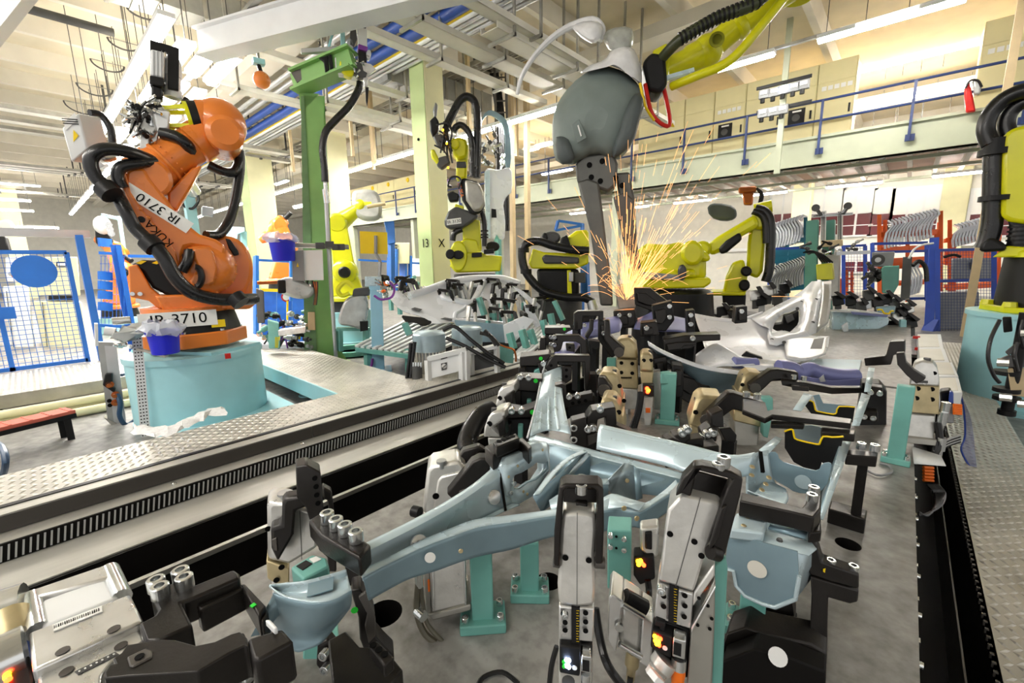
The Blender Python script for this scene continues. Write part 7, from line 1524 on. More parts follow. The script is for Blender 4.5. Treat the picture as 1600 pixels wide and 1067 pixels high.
M().tube([PD(985,1058,.86), PD(984,1068,.86), PD(980,1085,.86)], .006, 8).obj('hose', K['hose'], pc)
lb = nm('teal mounting block with four cap screws between the front clamps', 'block', PD(968,930,1.0), 'mount_block')
dl('block', [(949,828),(987,830),(986,905),(984,922),(949,920)], 1.0, .06, 'teal', lb, .003); bd([(954,835),(975,840),(954,852),(975,857)], .996, lb, .012)
for (x, y) in ((963,838),(963,856)): hole(x, y, .9985, .003, lb)
sv = nm('dark sensor with red lights behind the amber lit clamp', 'sensor', PD(1010,900,1.05), 'sensor'); dl('frame', [(1000,826),(1030,822),(1028,872),(1012,870),(1000,860)], 1.05, .04, 'alu', sv, .006); dl('slot', [(1008,832),(1019,831),(1019,860),(1008,858)], 1.045, .01, 'blk', sv, .003); dl('body', [(990,870),(1022,868),(1024,905),(1000,915),(990,900)], 1.04, .04, 'blk', sv, .004)
for (x, y, m) in ((997,877,'ledy'),(1001,876,'ledy'),(998,882,'ledy'),(1003,880,'ledr'),(1006,883,'ledr')): M().ball(PD(x,y,1.036), .005, 8, 6).obj('led', K[m], sv)
M().tube([PD(1012,905,1.04), PD(1014,925,1.04), PD(1010,950,1.0)], .008, 8).obj('cable', K['hose'], sv)

# ============================================================ BLACK BRACKETS AT RIGHT
setview(1300)
b1 = nm('heavy black arm with two cap screws reaching right from the amber lit clamp', 'bracket arm', PZ(1220,830,.9), 'clamp_bracket')
hz('arm', [(1158,768),(1190,776),(1252,793),(1258,786),(1264,766),(1284,772),(1283,794),(1272,808),(1240,800),(1156,782)], .98, .045, 'black', b1, .004); bz([(1271,771),(1268,783)], .98, b1, .026)
hz('end_tab', [(1262,800),(1282,796),(1284,830),(1264,832)], .935, .03, 'black', b1)
b2 = nm('black stepped bracket with printed codes spanning the box member', 'bracket arm', PZ(1270,650,.9), 'clamp_bracket')
hz('bar', [(1160,622),(1196,628),(1200,641),(1212,638),(1331,654),(1330,662),(1208,648),(1196,654),(1160,640)], .98, .022, 'black', b2); hz('lower_bar', [(1205,656),(1258,660),(1256,664),(1205,662)], .95, .02, 'black', b2); hz('print_block', [(1283,667),(1337,672),(1336,679),(1284,674)], .95, .03, 'black', b2); bz([(1166,620),(1183,623)], .982, b2, .03)
for k in range(3): M().bar(PY(1290,674+3.4*k,2.02), PY(1333,680+3.4*k,2.02), .002, .002).obj('print_line', K['grey'], b2)
b3 = nm('black bracket on a tall leg beside the right flange with two cap screws', 'bracket', PZ(1332,830,.6), 'leg_bracket')
hz('block', [(1322,702),(1372,706),(1371,714),(1322,710)], .9, .04, 'black', b3); bz([(1345,701),(1366,704)], .902, b3, .03); p = PZ(1334,826,.6)
M().bar((p.x,p.y+.02,.6), (p.x,p.y+.02,.87), .03, .05).obj('leg', K['black'], b3); M().bx(p.x-.08, p.x+.03, p.y-.02, p.y+.06, .6, .66).obj('foot', K['black'], b3, bev=.004)
for k in range(3): M().bar(PY(1330,718+3.4*k,p.y-.01+.4), PY(1368,722+3.4*k,p.y-.01+.4), .002, .002).obj('print_line', K['grey'], b3)
b4 = nm('large black I shaped bracket with green dot standing right of the pan', 'bracket', PZ(1280,1090,.6), 'leg_bracket')
dl('upper_arm', [(1258,862),(1267,846),(1276,850),(1284,878),(1300,884),(1342,898),(1342,920),(1300,910),(1266,898),(1258,884)], 1.12, .045, 'black', b4); bd([(1297,884),(1333,893)], 1.14, b4, .024, V((0,0,1))); dot(1262, 880, 1.118, .006, b4); M().slab([PD(a,b,1.118) for a,b in ((1286,889),(1290,888),(1289,895),(1286,893))], FH*.001).obj('yellow_mark', K['yel2'], b4)
dl('column', [(1266,900),(1342,923),(1340,941),(1328,944),(1294,934),(1292,1010),(1296,1040),(1293,1090),(1264,1090),(1264,1010),(1268,930)], 1.125, .045, 'black', b4)
dl('base_beam', [(1135,990),(1165,980),(1195,990),(1268,1006),(1292,1022),(1290,1090),(1130,1090),(1128,1010)], 1.08, .09, 'black', b4); dl('spacer', [(1190,946),(1238,944),(1241,962),(1190,964)], 1.17, .06, 'black', b4, .002); dl('spacer', [(1190,965),(1241,963),(1241,982),(1190,980)], 1.165, .06, 'black', b4, .002); dl('spacer', [(1188,981),(1242,983),(1242,1004),(1188,992)], 1.16, .07, 'blk', b4, .002)
dl('base_block', [(1128,1034),(1180,1014),(1230,1026),(1290,1050),(1290,1090),(1122,1090)], 1.03, .06, 'pit', b4); M().lathe(PD(1215,1026,1.02), V((.2,-.6,.5)), [(0,.02),(.004,.02)], 18).obj('bright_cap', K['alub'], b4)
for k in range(8): M().bx(.128, .14, 1.3+.2*k, 1.32+.2*k, .53, .55).obj('edge_clip', K['chrome'], jp)
t = nm('tall black housing beside the right flange behind the printed block', 'locator', PZ(1362,760,.6), 'locator_unit', 'black locator units')
dl('housing', [(1346,598),(1376,600),(1386,612),(1385,690),(1376,704),(1342,700),(1338,660)], 2.6, .14, 'blk', t, .008); dl('block', [(1352,602),(1380,606),(1380,618),(1352,616)], 2.52, .08, 'black', t, .006); dl('block', [(1340,640),(1372,644),(1372,660),(1342,656)], 2.5, .08, 'black', t, .006); dl('leg', [(1356,700),(1372,702),(1372,745),(1358,742)], 2.62, .06, 'black', t, .005); bd([(1360,612),(1374,614),(1350,650),(1364,652)], 2.49, t, .03)
# right clamp on the teal stand
setview(1440)
c3 = nm('aluminium clamp with black hooked arm on the teal stand by the right walkway', 'clamp', PZ(1440,720,.6), 'power_clamp')
DR = 2.25
dl('housing', [(1424,580),(1428,568),(1440,563),(1456,566),(1464,576),(1468,596),(1468,604),(1420,602)], DR, .12, 'alu', c3, .01); dl('body', [(1420,602),(1468,604),(1467,648),(1418,644)], DR, .11, 'brass_alu', c3, .004); dl('cylinder', [(1420,646),(1462,650),(1458,694),(1414,690)], DR+.01, .1, 'alu', c3, .006); dl('end_cap', [(1412,682),(1464,688),(1462,697),(1412,692)], DR-.01, .13, 'steel', c3, .004)
dl('arm', [(1400,552),(1413,551),(1416,566),(1428,578),(1447,590),(1444,594),(1432,600),(1416,586),(1402,570)], DR-.05, .05, 'black', c3); dl('arm_head', [(1390,534),(1414,533),(1414,552),(1396,555),(1392,570),(1352,572),(1350,560),(1384,556)], DR+.05, .08, 'black', c3)
for (x, y) in ((1434,607),(1456,608),(1432,622),(1456,624)): hole(x, y, DR-.001, .012, c3)
dl('type_plate', [(1432,594),(1450,595),(1450,599),(1432,598)], DR-.002, .003, 'dgrey', c3, 0); hole(1460, 583, DR-.001, .01, c3); M().lathe(PD(1448,565,DR+.03), (0,0,1), [(0,.015),(.02,.015)], 12).obj('knob', K['dgrey'], c3)
M().tube([PD(1465,660,DR), PD(1468,690,DR), PD(1455,712,DR), PD(1420,724,DR), PD(1390,728,DR)], .016, 8).obj('hose', K['hose'], c3); M().tube([PD(1462,690,DR), PD(1458,708,DR), PD(1440,716,DR)], .012, 8).obj('hose', K['hose'], c3)
for (x, y) in ((1472,655),(1470,695),(1476,640)): M().lathe(PD(x,y,DR), V((0,0,-1)), [(-.04,.02),(.03,.02),(.03,.012),(.07,.012)], 10).obj('fitting', K['chrome'], c3)
tag(M().tube([PZ(1345,728,.61), PZ(1370,742,.61), PZ(1392,738,.61), PZ(1390,728,.61), PZ(1375,724,.61)], .006, 6).obj('loose_cable', K['grey']), 'thin grey cable loop lying on the plate beside the teal stand', 'cable')
vb = nm('valve terminal with orange plugs and grey box behind the right clamp', 'valve terminal', PD(1490,660,2.4), 'valve_terminal')
dl('dark_head', [(1468,612),(1486,610),(1490,635),(1470,640)], 2.4, .1, 'blk', vb, .01); dl('blue_cap', [(1484,612),(1490,614),(1490,632),(1482,628)], 2.37, .05, 'fblue', vb, .006); dl('grey_box', [(1474,636),(1490,634),(1490,662),(1474,660)], 2.37, .08, 'grey', vb, .005)
for k in range(6): M().cyl(PD(1490,632+2.8*k,2.35), PD(1502,633+2.8*k,2.35), .006).obj('orange_plug', K['orcable'], vb)
for k in range(6): M().tube([PD(1500,690-2*k,2.35), PD(1480,697-2*k,2.35), PD(1462,708-1.5*k,2.35)], .006, 6).obj('cable', K['silver'] if k % 2 else K['hose'], vb)
# lower orange plugs and cables in the gap beside the plate
vb2 = nm('lower row of orange plugs in the dark gap below the plate edge', 'valve terminal', PD(1450,760,2.6), 'valve_terminal')
for k in range(5): M().cyl(PD(1443,730+5*k,2.75), PD(1458,731+5*k,2.75), .009).obj('orange_plug', K['orcable'], vb2)
for k in range(9): M().tube([PD(1448+2*k,756,2.7), PD(1460+2*k,770,2.7), PD(1462+k,790,2.6), PD(1448-k,806,2.5), PD(1436,800,2.5)], .007, 6).obj('cable', K['hose'], vb2)
# clear plastic guard sheet hanging over the walkway
clr = mat('clear_blue_sheet', (150,160,215), .12, 0, 0, alpha=.35)
gs = nm('clear bluish plastic guard sheet hanging over the right walkway edge', 'guard sheet', PD(1510,735,3.1), 'guard_sheet')
surf('sheet', [[PD(1500,613,3.45), PD(1506,640,3.4), PD(1508,680,3.3), PD(1502,704,3.2), PD(1520,736,3.1)],[PD(1512,640,3.35), PD(1518,660,3.3), PD(1522,690,3.2), PD(1524,712,3.12), PD(1526,730,3.08)]], clr, gs, .004)
M().tube([PD(1500,613,3.45), PD(1506,640,3.4), PD(1508,680,3.3), PD(1502,704,3.2), PD(1520,736,3.1)], .006, 6).obj('blue_edge', K['fblue'], gs)
tag(M().add([PZ(1425,698,.61), PZ(1470,712,.61), PZ(1478,728,.61), PZ(1428,724,.61)], [(0,1,2,3)]).obj('tray_sheet', K['white'], solid=.004), 'white sheet tray under the hoses by the right clamp', 'tray')
# white duct covers along the far right plate edge
for k, (pts, lab) in enumerate(((((1434,522),(1470,522),(1475,545),(1436,546)),'farthest white cable duct cover beside the right walkway'),(((1436,545),(1476,545),(1484,566),(1438,566)),'second white cable duct cover beside the right walkway'),(((1462,566),(1488,566),(1498,588),(1464,588)),'third white cable duct cover beside the right walkway'),(((1463,590),(1498,590),(1504,613),(1468,614)),'nearest white cable duct cover beside the right walkway'))):
    t = thing('duct_cover', lab, 'cover', tuple(PZ(*pts[0], .62)), 'duct covers'); M().slab([PZ(a,b,.66) for a,b in pts], (0,0,-.12)).obj('lid', K['white'], t, bev=.005); M().slab([PZ(a,b,.665).lerp(PZ(*pts[0],.665),.15) for a,b in pts], (0,0,-.01)).obj('label_sheet', K['offw'], t)
tag(M().bar(PD(1436,525,5.2), PD(1436,585,4.6), .03, .03).obj('profile_rail', K['silver']), 'aluminium profile with red tabs along the far plate edge', 'rail')
for k, (x, y) in enumerate(((1432,527),(1435,545),(1436,566))): tag(M().box(PD(x,y,5-.3*k), (.06,.04,.03), UH).obj('red_tab', K['redp']), 'small red tab on the far plate edge, %s from the back' % ['first','second','third'][k], 'tab', 'red tabs')

# ============================================================ LEFT FOREGROUND: clamp with bolted black arm, cup sheet
setview(470)
DL = 1.22
c4 = nm('worn aluminium clamp with black L arm and four bright screws at left', 'clamp', PZ(440,1000,.6), 'power_clamp')
dl('housing', [(417,792),(424,784),(446,784),(494,800),(498,856),(452,884),(418,876)], DL, .1, 'alu', c4, .012); dl('seam', [(468,798),(469,798),(472,874),(471,874)], DL-.001, .003, 'dgrey', c4, 0)
dl('lower_body', [(416,876),(452,888),(452,916),(430,912),(418,905)], DL+.005, .1, 'brass_alu', c4, .004); dl('cylinder', [(424,905),(452,914),(452,1010),(438,1068),(430,1000)], DL+.02, .09, 'alu', c4, .006)
for (x, y) in ((440,886),(432,906),(419,826)): hole(x, y, DL-.0, .008, c4)
dl('yoke', [(441,787),(446,779),(477,773),(482,792),(462,799),(459,836),(434,880),(424,858),(423,826),(440,821)], DL-.05, .05, 'black', c4, .008); dl('yoke_back', [(504,761),(519,769),(523,808),(515,808),(513,783),(505,781)], DL+.06, .04, 'black', c4, .006); dl('pivot_plate', [(424,844),(432,840),(434,862),(427,860)], DL-.053, .005, 'dsteel', c4, .002)
M().lathe(PD(445,779,DL+.02), (0,0,1), [(-.01,.01),(.012,.01),(.013,.018),(.02,.018)], 14).obj('knob', K['silver'], c4)
dl('post', [(462,730),(479,726),(501,738),(506,800),(504,826),(484,814),(478,794),(464,778)], DL-.06, .06, 'black', c4, .004)
hz('arm', [(481,812),(505,798),(526,816),(580,850),(562,872),(500,836)], 1.04, .045, 'black', c4, .006); bz([(512,815),(526,825),(540,834),(557,845)], 1.041, c4, .03)
for (x, y) in ((492,747),(494,760),(495,773),(497,786)): hole(x, y, DL-.0615, .007, c4)
dl('jaw', [(496,838),(526,862),(526,894),(514,894),(512,872),(498,860)], DL-.06, .05, 'black', c4, .004); dl('jaw', [(536,866),(580,872),(580,893),(564,900),(562,918),(544,916)], DL-.12, .06, 'black', c4, .004); M().bar(PD(560,878,DL-.13), PD(580,872,DL-.11), .012, .004).obj('shim', K['silver'], c4)
tb4 = nm('light teal block with black sticker and two screws beside the left clamp', 'block', PZ(480,960,.7), 'mount_block'); hz('block', [(454,886),(488,866),(510,871),(514,884),(474,905)], .98, .08, 'teal', tb4, .004); hz('sticker', [(463,884),(478,875),(488,880),(473,890)], .982, .003, 'blk', tb4, 0); hz('label', [(483,873),(494,869),(502,873),(490,879)], .982, .003, 'paper', tb4, 0); bd([(481,902),(508,892)], 1.05, tb4, .026, V((.5,-.8,.2)))
cu = nm('blue-grey cup shaped sheet end with oily bolt at lower left', 'body sheet', PZ(470,1010,.85), 'cup_sheet')
surf('cup', [zr([(421,914),(446,911),(478,907),(520,896),(541,890)],.985), zr([(424,920),(450,926),(488,926),(520,916),(544,904)],.965), zr([(421,915),(444,932),(489,941),(522,936),(549,921)],.985)], 'galv', cu)
surf('front_wall', [zr([(427,926),(444,933),(489,942),(522,937),(549,922)],.984), zr([(424,955),(446,968),(488,976),(524,964),(548,945)],.93), zr([(432,982),(452,994),(486,994),(514,980),(540,958)],.89), zr([(452,996),(462,1018),(482,1014),(500,1006),(516,988)],.87)], 'galvd', cu)
vsheet('left_fin', [(428,926,.985),(392,994,.9),(412,990,.9),(438,958,.94)], 'galvd', cu); bd([(431,955)], .985, cu, .026, V((.35,-.8,.3))); M().lathe(PD(431,956,.988), V((.35,-.8,.3)), [(0,.026),(.001,.024)], 18).obj('oil_stain', K['blk'], cu)
for (x, y) in ((431,935),(437,965),(477,1010)): M().lathe(PD(x,y,.98), V((.35,-.8,.3)), [(0,.007),(.002,.005)], 10).obj('spot_weld', K['brass_alu'], cu)
hz('dark_patch', [(482,908),(522,896),(520,920),(480,932)], .98, .002, 'galvd', cu, 0)
ba = nm('black upright arm with green dot and three holes below the cup sheet', 'bracket arm', PZ(590,1080,.6), 'clamp_bracket')
setview(585)
dl('arm', [(548,924),(562,920),(570,932),(584,962),(588,996),(600,1010),(616,1026),(616,1042),(596,1064),(574,1030),(562,1000),(560,966)], 1.0, .05, 'black', ba, .004); dl('light_face', [(560,934),(572,926),(586,962),(587,994),(576,1006),(570,980),(574,960)], .992, .01, 'dsteel', ba, .002); dot(554, 953, .998, .008, ba)
hz('base', [(600,1010),(630,1046),(600,1080),(520,1080),(512,1000),(540,985),(562,1010)], .8, .05, 'black', ba); hz('top_block', [(575,1006),(590,1000),(616,1026),(600,1040)], .86, .03, 'black', ba)
for (x, y) in ((583,1008),(592,1015),(601,1022)): M().lathe(PZ(x,y,.861), (0,0,1), [(0,.007),(.001,.007)], 12).obj('hole', K['ink'], ba)
dl('side_plate', [(496,1010),(512,1000),(528,1020),(530,1035),(504,1052),(494,1040)], 1.02, .04, 'black', ba); bd([(510,1018),(512,1040)], 1.015, ba, .022, V((.5,-.8,.1)))
# grey rectangular cylinder behind the brace, with hoses
setview(700)
gc = nm('grey rectangular cylinder hanging under the brace with two hoses', 'cylinder', PD(700,975,1.2), 'pneumatic_cylinder')
dl('barrel', [(670,880),(728,868),(730,950),(674,962)], 1.2, .09, 'alu', gc, .006); dl('end_cap', [(668,962),(736,944),(736,954),(676,970)], 1.19, .12, 'steel', gc, .004); dl('tie_rod', [(674,888),(677,888),(679,955),(676,956)], 1.19, .01, 'alub', gc, .002); dl('tie_rod', [(724,874),(727,873),(729,946),(726,946)], 1.19, .01, 'alub', gc, .002); dl('side_plate', [(662,886),(670,882),(674,964),(666,964)], 1.2, .08, 'steel', gc, .003)
dl('warning_label', [(668,908),(671,907),(672,924),(669,925)], 1.19, .006, 'orcable', gc, 0)
for k, pts in enumerate(([(655,900),(652,930),(652,960),(664,990),(690,1012),(708,1040),(712,1075)],[(657,900),(660,940),(668,975),(694,1005),(716,1030),(722,1075)])): M().tube([PD(a,b,1.17) for a,b in pts], .009 if k == 0 else .006, 8).obj('hose', mat('olive_hose', (96,92,78), .4), gc)
M().lathe(PD(655,905,1.17), V((0,0,-1)), [(-.04,.012),(.02,.012)], 10).obj('fitting', K['chrome'], gc); M().lathe(PD(652,955,1.17), V((1,0,0)), [(0,.014),(.03,.014)], 10).obj('fitting', K['chrome'], gc)
tag(M().tube([PZ(745,1078,.61), PZ(755,1058,.61), PZ(785,1050,.61), PZ(810,1068,.61)], .006, 6).obj('loose_cable', K['hose']), 'thin black cable loop on the plate at the lower edge', 'cable'); tag(M().tube([PD(870,1010,.9), PD(862,1040,.9), PD(858,1080,.9)], .006, 6).obj('loose_cable', K['hose']), 'thin black cable hanging left of the blue lit clamp', 'cable'); tag(M().tube([PD(930,950,.95), PD(938,1000,.93), PD(950,1040,.9), PD(975,1075,.9)], .009, 8).obj('loose_cable', K['hose']), 'black cable curving between the two front clamps', 'cable')
# mid clamp with wide black yoke
c5 = nm('aluminium clamp with wide black yoke beside the shuttle pit', 'clamp', PZ(690,890,.6), 'power_clamp')
D5 = 1.55
dl('housing', [(660,800),(668,735),(676,727),(716,720),(730,732),(722,770),(700,806),(668,808)], D5, .12, 'alu', c5, .012); dl('front_face', [(684,752),(690,745),(728,735),(712,782),(690,806),(676,804)], D5-.01, .03, 'alu', c5, .006); hole(681, 775, D5-.012, .012, c5); M().lathe(PD(690,728,D5), (0,0,1), [(-.01,.008),(.012,.008),(.013,.018),(.022,.018)], 14).obj('knob', K['silver'], c5)
dl('yoke_arm', [(698,772),(738,722),(750,716),(775,716),(777,735),(762,752),(745,775),(712,786)], D5-.05, .05, 'black', c5, .006); dl('yoke_back', [(712,720),(724,704),(748,697),(760,704),(745,708),(738,725),(730,738)], D5+.06, .04, 'black', c5, .006); dl('pivot_plate', [(717,768),(726,764),(730,772),(719,780)], D5-.053, .005, 'dsteel', c5, .002)
hz('arm_head', [(757,697),(806,676),(816,688),(770,712)], 1.02, .05, 'black', c5); hz('head_block', [(770,690),(806,677),(812,684),(776,699)], 1.05, .035, 'black', c5); hz('hook', [(810,686),(816,682),(831,697),(826,703)], 1.03, .05, 'black', c5)
for k in range(4): M().lathe(PZ(780+7*k,689-2.6*k,1.051), (0,0,1), [(0,.009),(.001,.009)], 10).obj('hole', K['ink'], c5)
dl('lower_body', [(662,806),(688,808),(690,870),(664,874)], D5+.03, .1, 'alu', c5, .005); M().lathe(PD(656,801,D5-.02), V((-1,-.3,0)), [(0,.02),(.03,.02)], 10).obj('grease_nipple', K['blk'], c5)

# aluminium gripper block at the lower left corner
setview(130)
gb = nm('bright aluminium clamp block with piston rods and barcode at the lower left corner', 'clamp', PZ(120,1060,.72), 'power_clamp')
hz('end_cap', [(34,926),(178,877),(184,899),(36,938)], .98, .10, 'alub', gb, .005); hz('cylinder_body', [(60,938),(169,899),(187,934),(64,982)], .975, .12, 'white', gb, .01)
for a, b in (((50,934),(60,986)),((171,891),(190,934))): M().cyl(PZ(*a,.965), PZ(*b,.965), .017).obj('piston_rod', K['chrome'], gb)
hz('front_block', [(44,988),(203,927),(224,969),(50,1048)], .99, .12, 'alub', gb, .005); hz('second_block', [(58,1046),(216,978),(226,1000),(176,1032),(159,1054),(157,1080),(60,1080)], .975, .12, 'alub', gb, .004)
bl = hz('barcode_label', [(82,976),(159,946),(160,955),(84,986)], .9925, .002, 'paper', gb, 0)
for k in range(22):
    x = 84+3.3*k; y = 977-1.28*k; w_ = R.choice((.6,1.0,1.5)); hz('bar', [(x,y),(x+w_,y-.4),(x+w_+.2,y+3.6),(x+.2,y+4)], .9935, .001, 'ink', bl, 0)
for (x, y, z) in ((98,1017,.991),(178,983,.991),(104,1049,.976),(189,1009,.976)): M().lathe(PZ(x,y,z), (0,0,1), [(0,.009),(.001,.009)], 14).obj('hole', K['dsteel'], gb)
sc_ = hz('scale_slot', [(116,1049),(180,1018),(186,1022),(122,1054)], .9765, .004, 'dgrey', gb, 0)
for k in range(7): hz('scale_mark', [(122+9*k,1048-4.4*k),(125+9*k,1046.5-4.4*k),(126+9*k,1048-4.4*k),(123+9*k,1049.5-4.4*k)], .9785, .001, 'paper', sc_, 0)
cn = M().cyl(PZ(-5,958,.97), PZ(38,944,.97), .04).obj('coupling', K['chrome'], gb); M().cyl(PZ(14,964,.97), PZ(24,1000,.95), .03).obj('coupling_nut', K['brass_alu'], gb); M().tube([PZ(22,996,.95), PZ(28,1012,.92), PZ(36,1030,.85)], .018, 10).obj('blue_hose', K['pipeblue'], gb); M().cyl(PZ(-5,1034,.97), PZ(40,1014,.97), .04).obj('coupling', K['chrome'], gb)
hz('dark_sensor', [(8,1040),(46,1022),(52,1060),(50,1080),(8,1080)], .96, .08, 'blk', gb, .004)
for k in range(2): M().ball(PZ(11+k*2,1058+4*k,.962), .005, 8, 6).obj('led', K['ledr' if k else 'ledy'], gb)
setview(300)
bb = nm('black frame bracket with pairs of cap screws at lower left', 'bracket', PZ(300,990,.72), 'frame_bracket')
hz('plate', [(234,927),(276,907),(305,913),(365,889),(374,895),(374,903),(295,937),(283,941),(301,976),(249,1000),(226,1002),(216,974),(241,961),(246,953)], 1.0, .05, 'black', bb, .005)
hz('frame_bar', [(305,944),(376,911),(382,918),(312,953)], .98, .05, 'black', bb); hz('frame_bar', [(374,912),(383,911),(416,946),(404,962)], .98, .05, 'black', bb); hz('frame_end', [(402,960),(416,946),(420,958),(410,972)], .97, .05, 'black', bb); hz('green_mark', [(390,946),(397,941),(401,944),(394,949)], .9815, .002, 'green', bb, 0)
bz([(246,921),(252,932),(284,906),(290,917)], 1.0, bb, .03); bd([(296,953),(307,970),(312,1000)], 1.33, bb, .03, V((.8,.2,.1)))
for (x, y) in ((323,956),(341,948),(358,941)): M().lathe(PZ(x,y,.955), V((.3,-1,0)), [(0,.01),(.004,.01)], 10).obj('hole', K['silver'] if x == 341 else K['ink'], bb)
bc = nm('curved black clamp arm with steel plate and two screws at the lower edge', 'bracket arm', PZ(290,1090,.7), 'clamp_bracket')
hz('arm', [(162,1052),(171,1038),(180,1036),(176,1028),(189,1020),(198,1007),(233,1001),(251,998),(274,999),(307,1008),(336,1002),(361,990),(375,986),(386,996),(389,1009),(383,1008),(356,1021),(309,1049),(198,1056),(164,1060)], 1.03, .06, 'black', bc, .006, 0)
hz('pivot_plate', [(198,1026),(228,1012),(238,1016),(237,1026),(208,1041),(202,1040)], 1.033, .004, 'dsteel', bc, .002); M().lathe(PZ(218,1026,1.034), (0,0,1), [(0,.006),(.001,.006)], 10).obj('hole', K['ink'], bc)
hz('end_block', [(386,998),(400,993),(441,981),(457,999),(456,1003),(402,1032),(394,1028)], 1.03, .07, 'black', bc, .006); dl('front_plate', [(362,1026),(384,1008),(394,1030),(402,1034),(456,1004),(457,1018),(440,1036),(400,1056),(392,1085),(364,1085)], 1.0, .05, 'black', bc, .005); bd([(391,1051),(430,1029)], .985, bc, .034, V((.4,-.85,.1))); hz('white_clip', [(414,968),(422,967),(434,980),(428,982),(418,972)], 1.045, .012, 'white', bc, .002)

# ============================================================ MIDDLE BANK OF BLACK LOCATORS
setview(860)
def loc_unit(label, D, parts, bolts=(), dots=(), holes=(), teal=None):
    q = parts[0][0][0]; t = nm(label, 'locator', PD(q[0], q[1]+40, D), 'locator_unit', 'black locator units')
    for k, (pts, dd_, th, m) in enumerate(parts): dl(('arm','jaw','block','plate','post','bar','spacer','tip','carrier')[k % 9], pts, D+dd_, th, m, t, .005)
    prop(t, parts[-1][0], D+.06)
    for x, y in bolts: bd([(x,y)], D-.01, t, .03)
    for x, y in dots: dot(x, y, D-.003, .011, t)
    for x, y in holes: hole(x, y, D-.002, .009, t)
    return t
loc_unit('black locator block with green dot, second from the front on the left bank', 2.2, [([(803,594),(812,590),(848,592),(844,606),(838,612),(803,610)],0,.12,'black'),([(800,610),(813,611),(813,640),(801,640)],-.02,.08,'black'),([(813,610),(840,612),(832,640),(814,640)],.03,.1,'blk'),([(823,625),(830,625),(830,650),(823,650)],.0,.06,'teal')], [(813,588),(826,589)], [(837,595)])
loc_unit('black locator block with green dot, third from the front on the left bank', 2.5, [([(812,558),(830,556),(858,553),(861,556),(848,572),(812,572)],0,.14,'black'),([(812,572),(844,572),(838,588),(814,588)],.04,.12,'blk'),([(810,575),(821,575),(822,590),(810,590)],-.02,.06,'black'),([(834,580),(845,574),(845,590),(834,590)],0,.06,'teal')], [(813,588),(826,589),(849,568)], [(845,560)])
loc_unit('black locator block with green dot at the far end of the left bank', 3.0, [([(851,512),(880,512),(892,512),(886,520),(870,523),(851,522)],0,.14,'black'),([(852,522),(870,523),(868,538),(852,540)],.03,.1,'black'),([(844,528),(853,528),(853,552),(842,552)],-.03,.1,'black'),([(840,545),(850,543),(854,556),(842,556)],.0,.1,'black')], [(861,526),(861,537)], [(882,514)])
loc_unit('black locator block with green dot nearest the front on the left bank', 1.9, [([(787,640),(815,644),(836,636),(830,652),(788,655)],0,.1,'black'),([(786,655),(830,654),(822,682),(790,684)],.03,.1,'blk'),([(782,664),(798,664),(798,684),(782,684)],-.03,.06,'black'),([(809,665),(817,665),(817,690),(809,690)],.0,.06,'teal')], [(800,640),(815,640)], [(832,644)])
loc_unit('large black portal locator arching over the tunnel sheet', 2.45, [([(853,573),(862,558),(868,555),(922,556),(922,566),(922,590),(914,612),(913,566),(872,566),(870,590),(858,598),(851,598)],0,.06,'black'),([(872,564),(896,564),(896,571),(872,571)],.01,.06,'blk'),([(878,571),(894,573),(893,594),(884,600),(878,596)],.0,.06,'black'),([(914,585),(932,585),(934,620),(916,620)],.05,.08,'blk'),([(840,568),(853,566),(854,578),(848,600)],.02,.04,'black')], [(849,567),(851,579),(935,580),(936,610)], [], [(861,571),(861,581),(861,591),(885,578),(885,588)])
loc_unit('middle black portal locator behind the large one', 2.85, [([(863,530),(868,524),(905,524),(916,532),(918,556),(908,556),(907,538),(900,534),(880,534),(877,546),(866,552)],0,.07,'black'),([(884,538),(898,538),(898,554),(886,554)],.0,.06,'black'),([(920,532),(938,534),(936,555),(922,553)],.05,.1,'blk')], [(866,526),(866,538)], [], [(869,530),(869,538),(890,543)])
loc_unit('far black portal locator with a bent tongue', 3.25, [([(897,490),(903,486),(943,486),(943,522),(936,524),(936,494),(911,494),(910,514),(897,516)],0,.08,'black'),([(922,500),(928,500),(927,516),(918,530),(914,526),(921,514)],-.01,.06,'black'),([(898,500),(904,500),(904,516),(898,516)],.0,.06,'black')], [(913,508)])
loc_unit('black cross locator with row of slots over the tunnel sheet', 2.15, [([(847,634),(848,626),(866,624),(867,602),(878,600),(884,602),(886,622),(926,614),(928,626),(890,636),(876,640),(850,640)],0,.06,'black'),([(838,636),(870,636),(870,646),(840,648)],-.02,.05,'black'),([(886,626),(930,618),(930,640),(900,652),(888,650)],.02,.06,'blk')], [(858,622),(889,618),(902,617)], [], [(877,608),(877,615),(895,630),(905,628),(915,626)])
loc_unit('dark angled locator with arched grip at the left end of the cross member', 1.75, [([(917,652),(924,642),(962,636),(964,664),(948,672),(946,652),(934,656),(932,676),(916,682),(914,668)],0,.08,'black'),([(946,654),(962,664),(990,676),(996,690),(984,694),(960,680)],.03,.06,'black'),([(892,658),(916,652),(918,700),(894,704)],-.03,.06,'black'),([(916,680),(936,676),(936,690),(918,698)],-.01,.06,'dsteel')], [(896,666),(896,684),(918,668),(926,666),(937,637)], [(905,664)])
loc_unit('black block locator bolted to the middle of the cross member', 1.62, [([(1040,688),(1052,684),(1064,690),(1062,728),(1040,732)],0,.06,'black'),([(1052,682),(1078,672),(1080,686),(1062,698)],.03,.06,'black'),([(1062,690),(1100,684),(1100,698),(1066,704)],.06,.06,'black')], [(1045,694),(1045,714),(1064,674),(1072,669)])
